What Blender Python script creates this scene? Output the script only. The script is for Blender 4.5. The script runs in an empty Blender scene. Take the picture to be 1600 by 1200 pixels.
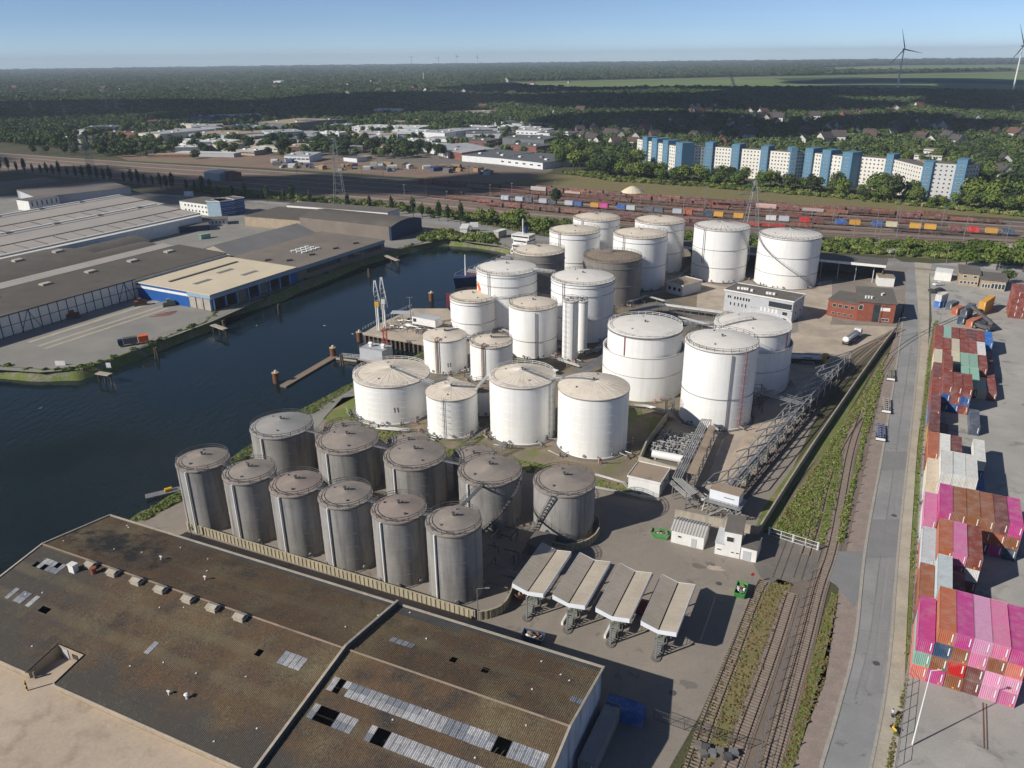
import bpy, bmesh, math, random
from mathutils import Vector, Matrix
from mathutils.geometry import tessellate_polygon
random.seed(7)
R = math.radians
sc = bpy.context.scene
C = sc.collection

# ------------------------------------------------------------------ camera, sky, sun, exposure
CAM_H, FPX, PITCH, ROLL = 96.0, 1210.0, math.atan((600 - 91) / 1210.0), R(0.65)
cam_d = bpy.data.cameras.new('camera')
cam = bpy.data.objects.new('camera', cam_d); C.objects.link(cam)
cam_d.sensor_width = 36.0; cam_d.lens = FPX / 1600 * 36; cam_d.clip_start = 1; cam_d.clip_end = 60000
_up0 = Vector((0, math.sin(PITCH), math.cos(PITCH))); _rt0 = Vector((1, 0, 0))
FW = Vector((0, math.cos(PITCH), -math.sin(PITCH)))
RT = _rt0 * math.cos(ROLL) - _up0 * math.sin(ROLL); UP = _up0 * math.cos(ROLL) + _rt0 * math.sin(ROLL)
cam.matrix_world = Matrix(((RT.x, UP.x, -FW.x, 0), (RT.y, UP.y, -FW.y, 0), (RT.z, UP.z, -FW.z, CAM_H), (0, 0, 0, 1)))
sc.camera = cam
SUN_EL, SUN_AZ = R(31.5), R(65)          # shadows run towards azimuth 65 degrees (from +Y to +X)
world = bpy.data.worlds.new('World'); sc.world = world; world.use_nodes = True
_nt = world.node_tree; _bg = _nt.nodes['Background']
_sky = _nt.nodes.new('ShaderNodeTexSky'); _sky.sky_type = 'NISHITA'; _sky.sun_disc = False
_sky.sun_elevation = SUN_EL; _sky.sun_rotation = SUN_AZ + math.pi
_sky.altitude = 100; _sky.air_density = 0.4; _sky.dust_density = 0.0; _sky.ozone_density = 2.0
_nt.links.new(_sky.outputs[0], _bg.inputs[0]); _bg.inputs[1].default_value = 0.082
sun_d = bpy.data.lights.new('sun', 'SUN'); sun_d.energy = 4.1; sun_d.angle = R(0.53); sun_d.color = (1.0, 0.95, 0.87)
sun = bpy.data.objects.new('sun', sun_d); C.objects.link(sun)
_ld = Vector((math.sin(SUN_AZ) * math.cos(SUN_EL), math.cos(SUN_AZ) * math.cos(SUN_EL), -math.sin(SUN_EL)))
sun.rotation_euler = _ld.to_track_quat('-Z', 'Y').to_euler(); sun.location = (-300, -200, 400)
sc.view_settings.view_transform = 'Standard'; sc.view_settings.look = 'None'
sc.view_settings.exposure = 0.4; sc.view_settings.gamma = 1; sc.view_settings.use_curve_mapping = False
sc.render.engine = 'CYCLES'
cy = sc.cycles
cy.use_denoising = True; cy.max_bounces = 5; cy.diffuse_bounces = 3; cy.glossy_bounces = 2; cy.transmission_bounces = 2
cy.volume_bounces = 0; cy.transparent_max_bounces = 4; cy.caustics_reflective = False; cy.caustics_refractive = False
cy.use_adaptive_sampling = True; cy.adaptive_threshold = 0.01

# ------------------------------------------------------------------ photograph pixel -> place on the ground
def G(x, y, z=0.0):
    d = FW * FPX + RT * (x - 800) + UP * (600 - y)
    t = (z - CAM_H) / d.z
    return Vector((d.x * t, d.y * t, z))
def PX(v):
    v = Vector(v) - Vector((0, 0, CAM_H)); d = v.dot(FW)
    return 800 + FPX * v.dot(RT) / d, 600 - FPX * v.dot(UP) / d
def HT(g, y):
    lo, hi = -30.0, 300.0
    for _ in range(40):
        m = (lo + hi) / 2
        if PX((g[0], g[1], m))[1] > y: lo = m
        else: hi = m
    return lo
def pxm(p):                                # pixels per metre at a place
    return FPX / (Vector(p) - Vector((0, 0, CAM_H))).dot(FW)
def azv(deg): return Vector((math.sin(R(deg)), math.cos(R(deg)), 0))
U, V = azv(115.0), azv(25.0)               # the terminal's own grid
RZ = math.atan2(U.y, U.x)

# ------------------------------------------------------------------ materials
MATS = {}
BOOST = dict(road_asphalt=2.0, road_patch=1.9, road_wear=1.9, container_yard=1.95, yard_asphalt=1.62, loading_concrete=1.65, apron_concrete=1.4, verge_concrete=1.3, brick_paving=1.25, quay_ground=1.55, turf=1.35, dry_turf=1.3, soil=1.5, tank_roof=1.18, tank_roof_white=1.08, grey_shell=1.15, grey_roof=1.15, grey_roof_cool=1.2, grey_roof_red=1.15,
             ballast=1.3, yard_ballast=2.3, brown_shell=1.55, field_green=1.5, grey_sheet=.9, bank=1.2, canopy_roof=1.15, felt_tan=1.2, track_concrete=1.4, concrete=1.15, yard_dark=1.4, vault_dark=1.15, sleeper=2.1)
def mat(name, c, c2=None, rough=0.85, sc1=0.3, fine=0.0, fsc=8.0, bump=0.0, bsc=4.0, metal=0.0, streak=0.0, scol=(0.05, 0.045, 0.04),
        ssc=(1.2, 1.2, 0.08), corr=None, objcol=False, spec=0.3, contrast=(0.35, 0.65), third=None, tsc=0.05, tcon=(0.48, 0.78), trans=0.0, stain=None):
    """procedural material: two tones in large patches, a third tone in stains, fine grain, streaks, ribs"""
    k = BOOST.get(name, 1.0)
    if k != 1: c, c2, third = [None if q is None else tuple(v * k for v in q) for q in (c, c2, third)]
    m = bpy.data.materials.new(name); m.use_nodes = True; nt = m.node_tree; N = nt.nodes; L = nt.links
    b = N['Principled BSDF']; b.inputs['Roughness'].default_value = rough; b.inputs['Metallic'].default_value = metal
    b.inputs['Specular IOR Level'].default_value = spec
    geo = N.new('ShaderNodeNewGeometry'); tc = N.new('ShaderNodeTexCoord')
    def noise(scale, vec=None, det=8, dist=0.0):
        n = N.new('ShaderNodeTexNoise'); n.inputs['Scale'].default_value = scale; n.inputs['Detail'].default_value = det
        n.inputs['Distortion'].default_value = dist; n.inputs['Roughness'].default_value = 0.62
        L.new(vec or geo.outputs['Position'], n.inputs['Vector']); return n.outputs['Fac']
    def ramp(f, a, bb):
        r = N.new('ShaderNodeMapRange'); r.inputs[1].default_value = a; r.inputs[2].default_value = bb; r.clamp = True
        L.new(f, r.inputs[0]); return r.outputs[0]
    def mix(f, a, bcol, mode='MIX'):
        x = N.new('ShaderNodeMix'); x.data_type = 'RGBA'; x.blend_type = mode
        for s, v in ((0, f), (6, a), (7, bcol)):
            if isinstance(v, (int, float)): x.inputs[s].default_value = v
            elif isinstance(v, tuple): x.inputs[s].default_value = (v[0], v[1], v[2], 1)
            else: L.new(v, x.inputs[s])
        return x.outputs[2]
    if objcol:
        oi = N.new('ShaderNodeObjectInfo'); col = oi.outputs['Color']
        if c2: col = mix(ramp(noise(sc1), *contrast), col, mix(c2[0], col, tuple(c2[1:4])))
    else:
        col = mix(ramp(noise(sc1), *contrast), tuple(c), tuple(c2)) if c2 else None
    if third: col = mix(ramp(noise(tsc, dist=0.25), *tcon), col if col is not None else tuple(c), tuple(third))
    if stain: col = mix(ramp(noise(stain[1], dist=0.4), stain[2], stain[3]), col if col is not None else tuple(c), tuple(stain[0]))
    if fine:
        f = ramp(noise(fsc, det=3), 0.25, 0.75)
        g = N.new('ShaderNodeMapRange'); g.inputs[3].default_value = 1 - fine; g.inputs[4].default_value = 1 + fine; L.new(f, g.inputs[0])
        col = mix(1.0, col if col is not None else tuple(c), g.outputs[0], 'MULTIPLY')
    if streak:
        mp = N.new('ShaderNodeMapping'); mp.inputs['Scale'].default_value = ssc; L.new(geo.outputs['Position'], mp.inputs['Vector'])
        f = ramp(noise(1.0, mp.outputs[0], 5), 0.48, 0.75)
        mm = N.new('ShaderNodeMath'); mm.operation = 'MULTIPLY'; mm.inputs[1].default_value = streak; L.new(f, mm.inputs[0])
        col = mix(mm.outputs[0], col if col is not None else tuple(c), tuple(scol))
    if col is None: b.inputs['Base Color'].default_value = (c[0], c[1], c[2], 1)
    else: L.new(col, b.inputs['Base Color'])
    if bump or corr:
        h = None
        if corr:                            # (axis, ribs per metre, depth)
            sx = N.new('ShaderNodeSeparateXYZ'); L.new(tc.outputs['Object'], sx.inputs[0])
            mu = N.new('ShaderNodeMath'); mu.operation = 'MULTIPLY'; mu.inputs[1].default_value = corr[1] * 2 * math.pi
            L.new(sx.outputs[corr[0]], mu.inputs[0])
            sn = N.new('ShaderNodeMath'); sn.operation = 'SINE'; L.new(mu.outputs[0], sn.inputs[0])
            bp = N.new('ShaderNodeBump'); bp.inputs['Strength'].default_value = 1.0; bp.inputs['Distance'].default_value = corr[2]
            L.new(sn.outputs[0], bp.inputs['Height']); h = bp
        if bump:
            bp = N.new('ShaderNodeBump'); bp.inputs['Strength'].default_value = 0.7; bp.inputs['Distance'].default_value = bump
            L.new(noise(bsc, det=4), bp.inputs['Height'])
            if h: L.new(h.outputs[0], bp.inputs['Normal'])
            h = bp
        L.new(h.outputs[0], b.inputs['Normal'])
    if trans: b.inputs['Transmission Weight'].default_value = trans
    MATS[name] = m
    return m
def M(n): return MATS[n]

# ------------------------------------------------------------------ mesh collecting
class MB:
    def __init__(s): s.v = []; s.f = []; s.m = []
    def add(s, vs, fs, m=0):
        o = len(s.v); s.v += [tuple(p) for p in vs]; s.f += [tuple(i + o for i in f) for f in fs]; s.m += [m] * len(fs); return s
    def box(s, x0, x1, y0, y1, z0, z1, m=0):
        return s.add([(x0, y0, z0), (x1, y0, z0), (x1, y1, z0), (x0, y1, z0), (x0, y0, z1), (x1, y0, z1), (x1, y1, z1), (x0, y1, z1)],
                     [(0, 3, 2, 1), (4, 5, 6, 7), (0, 1, 5, 4), (1, 2, 6, 5), (2, 3, 7, 6), (3, 0, 4, 7)], m)
    def bar(s, a, b, w=0.1, h=None, m=0):
        a, b = Vector(a), Vector(b); d = (b - a)
        if d.length < 1e-6: return s
        d.normalize(); h = h or w
        side = d.cross(Vector((0, 0, 1)))
        side = Vector((1, 0, 0)) if side.length < 1e-3 else side.normalized()
        up = side.cross(d).normalized(); x, y = side * w / 2, up * h / 2
        return s.add([a - x - y, a + x - y, a + x + y, a - x + y, b - x - y, b + x - y, b + x + y, b - x + y],
                     [(0, 1, 2, 3), (7, 6, 5, 4), (4, 5, 1, 0), (5, 6, 2, 1), (6, 7, 3, 2), (7, 4, 0, 3)], m)
    def path(s, pts, w=0.1, h=None, m=0):
        for a, b in zip(pts, pts[1:]): s.bar(a, b, w, h, m)
        return s
    def tube(s, pts, r=0.1, n=6, m=0):
        pts = [Vector(p) for p in pts]
        rings = []
        for i, p in enumerate(pts):
            d = (pts[min(i + 1, len(pts) - 1)] - pts[max(i - 1, 0)]).normalized()
            side = d.cross(Vector((0, 0, 1))); side = Vector((1, 0, 0)) if side.length < 1e-3 else side.normalized()
            up = side.cross(d)
            rings.append([p + side * (r * math.cos(2 * math.pi * k / n)) + up * (r * math.sin(2 * math.pi * k / n)) for k in range(n)])
        vs = [q for rg in rings for q in rg]; fs = []
        for i in range(len(pts) - 1):
            for k in range(n):
                k2 = (k + 1) % n; fs.append((i * n + k, i * n + k2, (i + 1) * n + k2, (i + 1) * n + k))
        fs.append(tuple(range(n))); fs.append(tuple(reversed(range((len(pts) - 1) * n, len(pts) * n))))
        return s.add(vs, fs, m)
    def lathe(s, prof, n=32, m=0, c=(0, 0), a0=0, a1=2 * math.pi):
        full = abs(a1 - a0 - 2 * math.pi) < 1e-6; k = n if full else n + 1
        vs = [(c[0] + r * math.cos(a0 + (a1 - a0) * i / n), c[1] + r * math.sin(a0 + (a1 - a0) * i / n), z) for r, z in prof for i in range(k)]
        fs = []
        for j in range(len(prof) - 1):
            for i in range(n):
                i2 = (i + 1) % k; fs.append((j * k + i, j * k + i2, (j + 1) * k + i2, (j + 1) * k + i))
        return s.add(vs, fs, m)
    def cyl(s, x, y, z0, z1, r, n=10, m=0, r1=None):
        r1 = r if r1 is None else r1
        s.lathe([(r, z0), (r1, z1)], n, m, (x, y)); o = len(s.v) - 2 * n
        s.f += [tuple(o + n + i for i in range(n)), tuple(o + n - 1 - i for i in range(n))]; s.m += [m, m]
        return s
    def prism(s, poly, z0, z1, m=0, mt=None):
        n = len(poly); tri = tessellate_polygon([[Vector((p[0], p[1], 0)) for p in poly]])
        vs = [(p[0], p[1], z0) for p in poly] + [(p[0], p[1], z1) for p in poly]
        s.add(vs, [(i, (i + 1) % n, n + (i + 1) % n, n + i) for i in range(n)], m)
        o = len(s.v) - 2 * n
        for t in tri:
            s.f.append(tuple(o + n + i for i in t)); s.m.append(m if mt is None else mt)
        return s
    def gable(s, x0, x1, y0, y1, z0, z1, m=0, over=0.0, th=0.18):
        """ridge along x; a roof with thickness"""
        yc = (y0 + y1) / 2; k = (z1 - z0) / (y1 - yc)
        a0, a1, b0, b1 = x0 - over, x1 + over, y0 - over, y1 + over; ze = z0 - over * k
        for yy in (b0, b1):
            s.add([(a0, yy, ze), (a1, yy, ze), (a1, yc, z1), (a0, yc, z1), (a0, yy, ze + th), (a1, yy, ze + th), (a1, yc, z1 + th), (a0, yc, z1 + th)],
                  [(0, 1, 2, 3), (4, 5, 6, 7), (0, 1, 5, 4), (1, 2, 6, 5), (2, 3, 7, 6), (3, 0, 4, 7)], m)
        return s
    def mesh(s, name, mats, smooth=False):
        me = bpy.data.meshes.new(name); me.from_pydata(s.v, [], s.f)
        for mm in (mats if isinstance(mats, (list, tuple)) else [mats]): me.materials.append(M(mm) if isinstance(mm, str) else mm)
        if any(s.m): me.polygons.foreach_set('material_index', s.m)
        bm = bmesh.new(); bm.from_mesh(me); bmesh.ops.recalc_face_normals(bm, faces=bm.faces); bm.to_mesh(me); bm.free()
        if smooth:
            me.polygons.foreach_set('use_smooth', [True] * len(me.polygons))
            try: me.set_sharp_from_angle(angle=R(40))
            except Exception: pass
        me.update(); return me
    def build(s, name, mats, parent=None, loc=None, rz=0.0, smooth=False):
        return link(name, s.mesh(name, mats, smooth), parent, loc, rz)
def link(name, me, parent=None, loc=None, rz=0.0, color=None, scale=None):
    o = bpy.data.objects.new(name, me); C.objects.link(o)
    if parent: o.parent = parent
    if loc is not None: o.location = loc
    if rz: o.rotation_euler = (0, 0, rz)
    if color: o.color = (*color, 1)
    if scale: o.scale = scale if isinstance(scale, (tuple, list)) else (scale,) * 3
    return o
def tag(o, label, cat=None, group=None, kind=None):
    o['label'] = label
    if cat: o['category'] = cat
    if group: o['group'] = group
    if kind: o['kind'] = kind
    return o
def thing(name, label, cat, loc=(0, 0, 0), rz=0.0, group=None):
    o = bpy.data.objects.new(name, None); C.objects.link(o); o.location = loc; o.rotation_euler = (0, 0, rz); o.empty_display_size = 0.5
    return tag(o, label, cat, group)
def dup(root, loc, rz=0.0, label=None, group=None, color=None, scale=None):
    def rec(o, par):
        c = o.copy(); C.objects.link(c); c.parent = par
        for ch in [x for x in KIDS.get(o.name, [])]: rec(ch, c)
        return c
    r = rec(root, None); r.location = loc; r.rotation_euler = (0, 0, rz)
    if label: r['label'] = label
    if group: r['group'] = group
    return r
KIDS = {}
def remember(root):
    for o in list(C.objects):
        if o.parent and (o.parent is root or (o.parent.parent is root)):
            KIDS.setdefault(o.parent.name, []).append(o)
ORD = ['first', 'second', 'third', 'fourth', 'fifth', 'sixth', 'seventh', 'eighth', 'ninth', 'tenth', 'eleventh', 'twelfth', 'thirteenth',
       'fourteenth', 'fifteenth', 'sixteenth', 'seventeenth', 'eighteenth', 'nineteenth', 'twentieth']
def ordn(i):                               # 0 -> first
    if i < 20: return ORD[i]
    t = {2: 'twenty', 3: 'thirty', 4: 'forty', 5: 'fifty', 6: 'sixty', 7: 'seventy', 8: 'eighty', 9: 'ninety'}
    n = i + 1
    if n >= 100: return 'hundred and ' + ordn(n - 101) if n > 100 else 'hundredth'
    return t[n // 10] + '-' + ORD[n % 10 - 1] if n % 10 else t[n // 10][:-1] + 'ieth'
def sheet(name, pts, z, m, label, px=True, kind='structure', cat=None):
    P = [G(*p) if px else Vector((p[0], p[1], 0)) for p in pts]
    P = [Vector((p.x, p.y, z)) for p in P]
    tri = tessellate_polygon([P])
    me = bpy.data.meshes.new(name); me.from_pydata(P, [], [tuple(t) for t in tri]); me.materials.append(M(m))
    bm = bmesh.new(); bm.from_mesh(me)
    for f in bm.faces:
        if f.normal.z < 0: f.normal_flip()
    bm.to_mesh(me); bm.free()
    o = link(name, me); tag(o, label, cat, None, kind); return o
def offset_line(pts, d):
    """move a polyline sideways by d (left of travel positive)"""
    out = []
    for i, p in enumerate(pts):
        a, b = pts[max(i - 1, 0)], pts[min(i + 1, len(pts) - 1)]
        t = (b - a); t.z = 0; t.normalize(); out.append(Vector((p.x - t.y * d, p.y + t.x * d, p.z)))
    return out
def resample(pts, step):
    out = [pts[0].copy()]; acc = 0.0
    for a, b in zip(pts, pts[1:]):
        L = (b - a).length; t = step - acc
        while t <= L: out.append(a.lerp(b, t / L)); t += step
        acc = (acc + L) % step
    return out
def smoothline(pts, n=8):
    """Catmull-Rom through the points"""
    P = [pts[0] * 2 - pts[1]] + list(pts) + [pts[-1] * 2 - pts[-2]]; out = []
    for i in range(1, len(P) - 2):
        for k in range(n):
            t = k / n
            out.append(0.5 * ((2 * P[i]) + (P[i + 1] - P[i - 1]) * t + (2 * P[i - 1] - 5 * P[i] + 4 * P[i + 1] - P[i + 2]) * t * t
                              + (3 * P[i] - P[i - 1] - 3 * P[i + 1] + P[i + 2]) * t ** 3))
    out.append(pts[-1].copy()); return out
def strip(name, line, w, z, m, label, kind='structure', thick=0.0):
    a, b = offset_line(line, w / 2), offset_line(line, -w / 2); n = len(line); mb = MB()
    vs = [(p.x, p.y, z) for p in a] + [(p.x, p.y, z) for p in b]
    if thick:
        vs += [(p.x, p.y, z - thick) for p in a] + [(p.x, p.y, z - thick) for p in b]
    fs = [(i, n + i, n + i + 1, i + 1) for i in range(n - 1)]
    if thick: fs += [(i, i + 1, 2 * n + i + 1, 2 * n + i) for i in range(n - 1)] + [(n + i + 1, n + i, 3 * n + i, 3 * n + i + 1) for i in range(n - 1)] \
        + [(0, 2 * n, 3 * n, n), (n - 1, 2 * n - 1, 4 * n - 1, 3 * n - 1)]
    mb.add(vs, fs); o = mb.build(name, m); 
    return tag(o, label, None, None, kind) if label else o
# ------------------------------------------------------------------ the palette
mat('land', (0.06, 0.07, 0.03), (0.09, 0.085, 0.045), sc1=0.02, fine=0.3, fsc=1.5, third=(0.10, 0.085, 0.06), tsc=0.01)
mat('yard_asphalt', (0.172, 0.148, 0.124), (0.134, 0.117, 0.1), sc1=0.06, fine=0.12, fsc=3, third=(0.2, 0.172, 0.142), tsc=0.12, rough=0.92, bump=0.01, stain=((0.1, 0.085, 0.075), .22, .6, .74))
mat('yard_dark', (0.11, 0.1, 0.09), (0.15, 0.13, 0.11), sc1=0.15, fine=0.15, fsc=3, rough=0.92)
mat('apron_concrete', (0.36, 0.29, 0.22), (0.29, 0.235, 0.18), sc1=0.09, fine=0.1, fsc=2.5, third=(0.22, 0.175, 0.135), tsc=0.16, tcon=(0.56, 0.7), rough=0.9)
mat('loading_concrete', (0.31, 0.26, 0.2), (0.24, 0.2, 0.16), sc1=0.12, fine=0.12, fsc=2.5, third=(0.17, 0.145, 0.12), tsc=0.1, rough=0.9)
mat('road_asphalt', (0.145, 0.145, 0.142), (0.115, 0.115, 0.115), sc1=0.09, fine=0.1, fsc=4, third=(0.17, 0.165, 0.16), tsc=0.06, rough=0.88, stain=((0.1, 0.1, 0.1), .5, .6, .75))
mat('road_patch', (0.108, 0.108, 0.108), (0.122, 0.121, 0.12), sc1=0.2, fine=0.1, fsc=4, rough=0.9)
mat('road_wear', (0.125, 0.124, 0.122), (0.14, 0.14, 0.138), sc1=0.3, fine=0.12, fsc=4, rough=0.85)
mat('verge_concrete', (0.36, 0.325, 0.26), (0.3, 0.27, 0.215), sc1=0.2, fine=0.14, fsc=3, third=(0.24, 0.215, 0.165), tsc=0.15, rough=0.92)
mat('brick_paving', (0.25, 0.2, 0.17), (0.2, 0.165, 0.14), sc1=0.5, fine=0.22, fsc=5, rough=0.92, bump=0.01, bsc=6)
mat('kerb', (0.4, 0.37, 0.32), (0.32, 0.3, 0.26), sc1=1.0, fine=0.1)
mat('container_yard', (0.2, 0.19, 0.172), (0.165, 0.158, 0.146), sc1=0.05, fine=0.09, fsc=3, third=(0.235, 0.222, 0.2), tsc=0.07, rough=0.9, stain=((0.17, 0.16, 0.15), .16, .56, .72))
mat('quay_ground', (0.172, 0.164, 0.148), (0.142, 0.136, 0.124), sc1=0.06, fine=0.12, fsc=2, third=(0.2, 0.187, 0.163), tsc=0.04, rough=0.92)
mat('track_concrete', (0.33, 0.29, 0.23), (0.27, 0.24, 0.19), sc1=0.2, fine=0.12, fsc=2)
mat('soil', (0.17, 0.135, 0.095), (0.12, 0.1, 0.07), sc1=0.12, fine=0.2, fsc=2.5, third=(0.1, 0.11, 0.04), tsc=0.07, tcon=(0.52, 0.62), rough=0.95, bump=0.04, bsc=1.5)
mat('turf', (0.085, 0.12, 0.025), (0.13, 0.13, 0.045), sc1=0.18, fine=0.3, fsc=3, third=(0.17, 0.145, 0.075), tsc=0.1, tcon=(0.53, 0.66), rough=0.95, bump=0.06, bsc=3)
mat('dry_turf', (0.16, 0.135, 0.06), (0.12, 0.115, 0.045), sc1=0.35, fine=0.3, fsc=3, third=(0.2, 0.135, 0.075), tsc=0.2, rough=0.95, bump=0.06, bsc=3)
mat('bank', (0.1, 0.13, 0.03), (0.13, 0.135, 0.05), sc1=0.25, fine=0.35, fsc=2, third=(0.16, 0.145, 0.115), tsc=0.3, tcon=(0.52, 0.6), rough=0.95, bump=0.2, bsc=1.5)
mat('ballast', (0.16, 0.125, 0.1), (0.125, 0.1, 0.082), sc1=0.1, fine=0.25, fsc=5, rough=0.95, bump=0.03, bsc=6)
mat('yard_ballast', (0.088, 0.06, 0.046), (0.112, 0.078, 0.058), sc1=0.03, fine=0.2, fsc=1.5, third=(0.08, 0.08, 0.045), tsc=0.015, rough=0.95)
mat('field_green', (0.1, 0.15, 0.045), (0.13, 0.17, 0.06), sc1=0.004, fine=0.1, fsc=0.05, third=(0.17, 0.18, 0.075), tsc=0.0025)
mat('white_paint', (0.82, 0.81, 0.785), (0.78, 0.77, 0.74), rough=0.45, sc1=0.25, streak=0.2, scol=(0.4, 0.34, 0.26), ssc=(0.9, 0.9, 0.05), fine=0.02, fsc=1.0, spec=0.35)
mat('white_paint_old', (0.76, 0.72, 0.64), (0.7, 0.65, 0.56), rough=0.55, sc1=0.25, streak=0.22, scol=(0.36, 0.28, 0.19), ssc=(0.9, 0.9, 0.04), fine=0.03, fsc=1.0)
mat('tank_roof', (0.6, 0.53, 0.44), (0.52, 0.45, 0.36), rough=0.7, sc1=0.25, fine=0.06, fsc=2, third=(0.42, 0.35, 0.27), tsc=0.3, tcon=(0.56, 0.75))
mat('tank_roof_white', (0.7, 0.67, 0.62), (0.64, 0.6, 0.54), rough=0.6, sc1=0.25, fine=0.03, fsc=2, third=(0.56, 0.49, 0.41), tsc=0.3, tcon=(0.58, 0.75))
mat('tank_roof_brown', (0.27, 0.215, 0.165), (0.21, 0.17, 0.13), rough=0.75, sc1=0.3, fine=0.08, fsc=2)
mat('grey_shell', (0.268, 0.256, 0.24), (0.21, 0.2, 0.187), rough=0.8, sc1=0.16, streak=0.75, scol=(0.09, 0.08, 0.072), ssc=(0.85, 0.85, 0.06), fine=0.07, fsc=2)
mat('brown_shell', (0.165, 0.15, 0.135), (0.12, 0.112, 0.102), rough=0.6, sc1=0.16, streak=0.5, scol=(0.33, 0.29, 0.24), ssc=(0.7, 0.7, 0.05), fine=0.06, fsc=2)
mat('grey_roof', (0.245, 0.212, 0.185), (0.205, 0.18, 0.158), rough=0.85, sc1=0.3, fine=0.08, fsc=3, third=(0.3, 0.25, 0.21), tsc=0.4)
mat('grey_roof_cool', (0.27, 0.262, 0.25), (0.23, 0.222, 0.21), rough=0.85, sc1=0.3, fine=0.06, fsc=3)
mat('grey_roof_red', (0.25, 0.2, 0.172), (0.215, 0.178, 0.155), rough=0.85, sc1=0.3, fine=0.08, fsc=3, third=(0.3, 0.24, 0.2), tsc=0.4)
mat('steel', (0.36, 0.36, 0.36), (0.28, 0.28, 0.28), rough=0.5, sc1=0.8, metal=0.5)
mat('steel_dark', (0.1, 0.1, 0.105), (0.14, 0.13, 0.125), rough=0.6, sc1=0.8, metal=0.3)
mat('steel_white', (0.72, 0.71, 0.69), rough=0.5)
mat('pipe', (0.42, 0.415, 0.405), (0.32, 0.315, 0.31), rough=0.45, sc1=0.5, metal=0.3)
mat('felt_works', (0.205, 0.172, 0.145), (0.17, 0.146, 0.125), rough=0.95, sc1=0.08, fine=0.1, fsc=3, third=(0.25, 0.205, 0.165), tsc=0.06)
mat('rust', (0.19, 0.085, 0.045), (0.13, 0.065, 0.04), rough=0.85, sc1=1.2, fine=0.2, fsc=6)
mat('red_paint', (0.5, 0.045, 0.035), (0.4, 0.04, 0.03), rough=0.5, sc1=1)
mat('orange_sign', (0.8, 0.12, 0.02), rough=0.5)
mat('yellow_paint', (0.75, 0.42, 0.03), rough=0.5)
mat('black', (0.012, 0.012, 0.014), rough=0.7)
mat('lettering', (0.03, 0.03, 0.035), rough=0.6)
mat('rubber', (0.02, 0.02, 0.02), rough=0.9)
mat('glass', (0.03, 0.038, 0.048), rough=0.08, spec=0.7)
mat('concrete', (0.38, 0.335, 0.27), (0.3, 0.265, 0.215), rough=0.9, sc1=0.4, streak=0.35, scol=(0.13, 0.11, 0.09), ssc=(1.0, 1.0, 0.15), fine=0.1, fsc=4)
mat('concrete_dark', (0.2, 0.18, 0.155), (0.15, 0.135, 0.12), rough=0.92, sc1=0.4, fine=0.12, fsc=3)
mat('flood_panel', (0.42, 0.37, 0.26), (0.35, 0.31, 0.22), rough=0.75, sc1=0.3, streak=0.4, scol=(0.14, 0.11, 0.07), ssc=(1.5, 1.5, 0.3), fine=0.06)
mat('felt_roof', (0.15, 0.135, 0.12), (0.115, 0.105, 0.095), rough=0.95, sc1=0.2, fine=0.12, fsc=3, third=(0.2, 0.18, 0.155), tsc=0.2)
mat('felt_tan', (0.29, 0.225, 0.165), (0.23, 0.18, 0.135), rough=0.95, sc1=0.12, fine=0.1, fsc=3, third=(0.17, 0.135, 0.105), tsc=0.15, tcon=(0.56, 0.66))
mat('house_white', (0.74, 0.73, 0.7), (0.66, 0.65, 0.61), rough=0.8, sc1=0.5, streak=0.15, scol=(0.35, 0.32, 0.28), ssc=(1, 1, 0.2))
mat('house_grey', (0.45, 0.46, 0.48), (0.4, 0.41, 0.43), rough=0.8, sc1=0.5)
mat('red_brick', (0.27, 0.085, 0.052), (0.21, 0.068, 0.044), rough=0.9, sc1=0.8, fine=0.2, fsc=6)
mat('paint', (0.5, 0.5, 0.5), (0.45, 0.42, 0.37, 0.33), rough=0.55, objcol=True, sc1=0.55, streak=0.22, scol=(0.16, 0.08, 0.05), ssc=(1.6, 1.6, 0.3), fine=0.05, fsc=3, contrast=(0.45, 0.75))
mat('paint_clean', (0.5, 0.5, 0.5), (0.25, 0.3, 0.28, 0.25), rough=0.6, objcol=True, sc1=0.3, fine=0.05, fsc=3, contrast=(0.4, 0.75))
mat('paint_roof', (0.5, 0.5, 0.5), (0.4, 0.12, 0.1, 0.09), rough=0.85, objcol=True, sc1=0.12, fine=0.14, fsc=2, contrast=(0.35, 0.7))
mat('sleeper', (0.16, 0.125, 0.1), (0.1, 0.082, 0.068), rough=0.9, sc1=1.5, fine=0.15)
mat('rail', (0.12, 0.085, 0.07), (0.17, 0.13, 0.11), rough=0.5, sc1=0.5, metal=0.4)
mat('bark', (0.07, 0.055, 0.04), rough=0.95)
mat('plank', (0.26, 0.2, 0.145), (0.2, 0.155, 0.115), rough=0.9, sc1=1.0, fine=0.15)
mat('pile', (0.13, 0.1, 0.075), (0.08, 0.065, 0.05), rough=0.95, sc1=1.0, fine=0.2)

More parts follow.
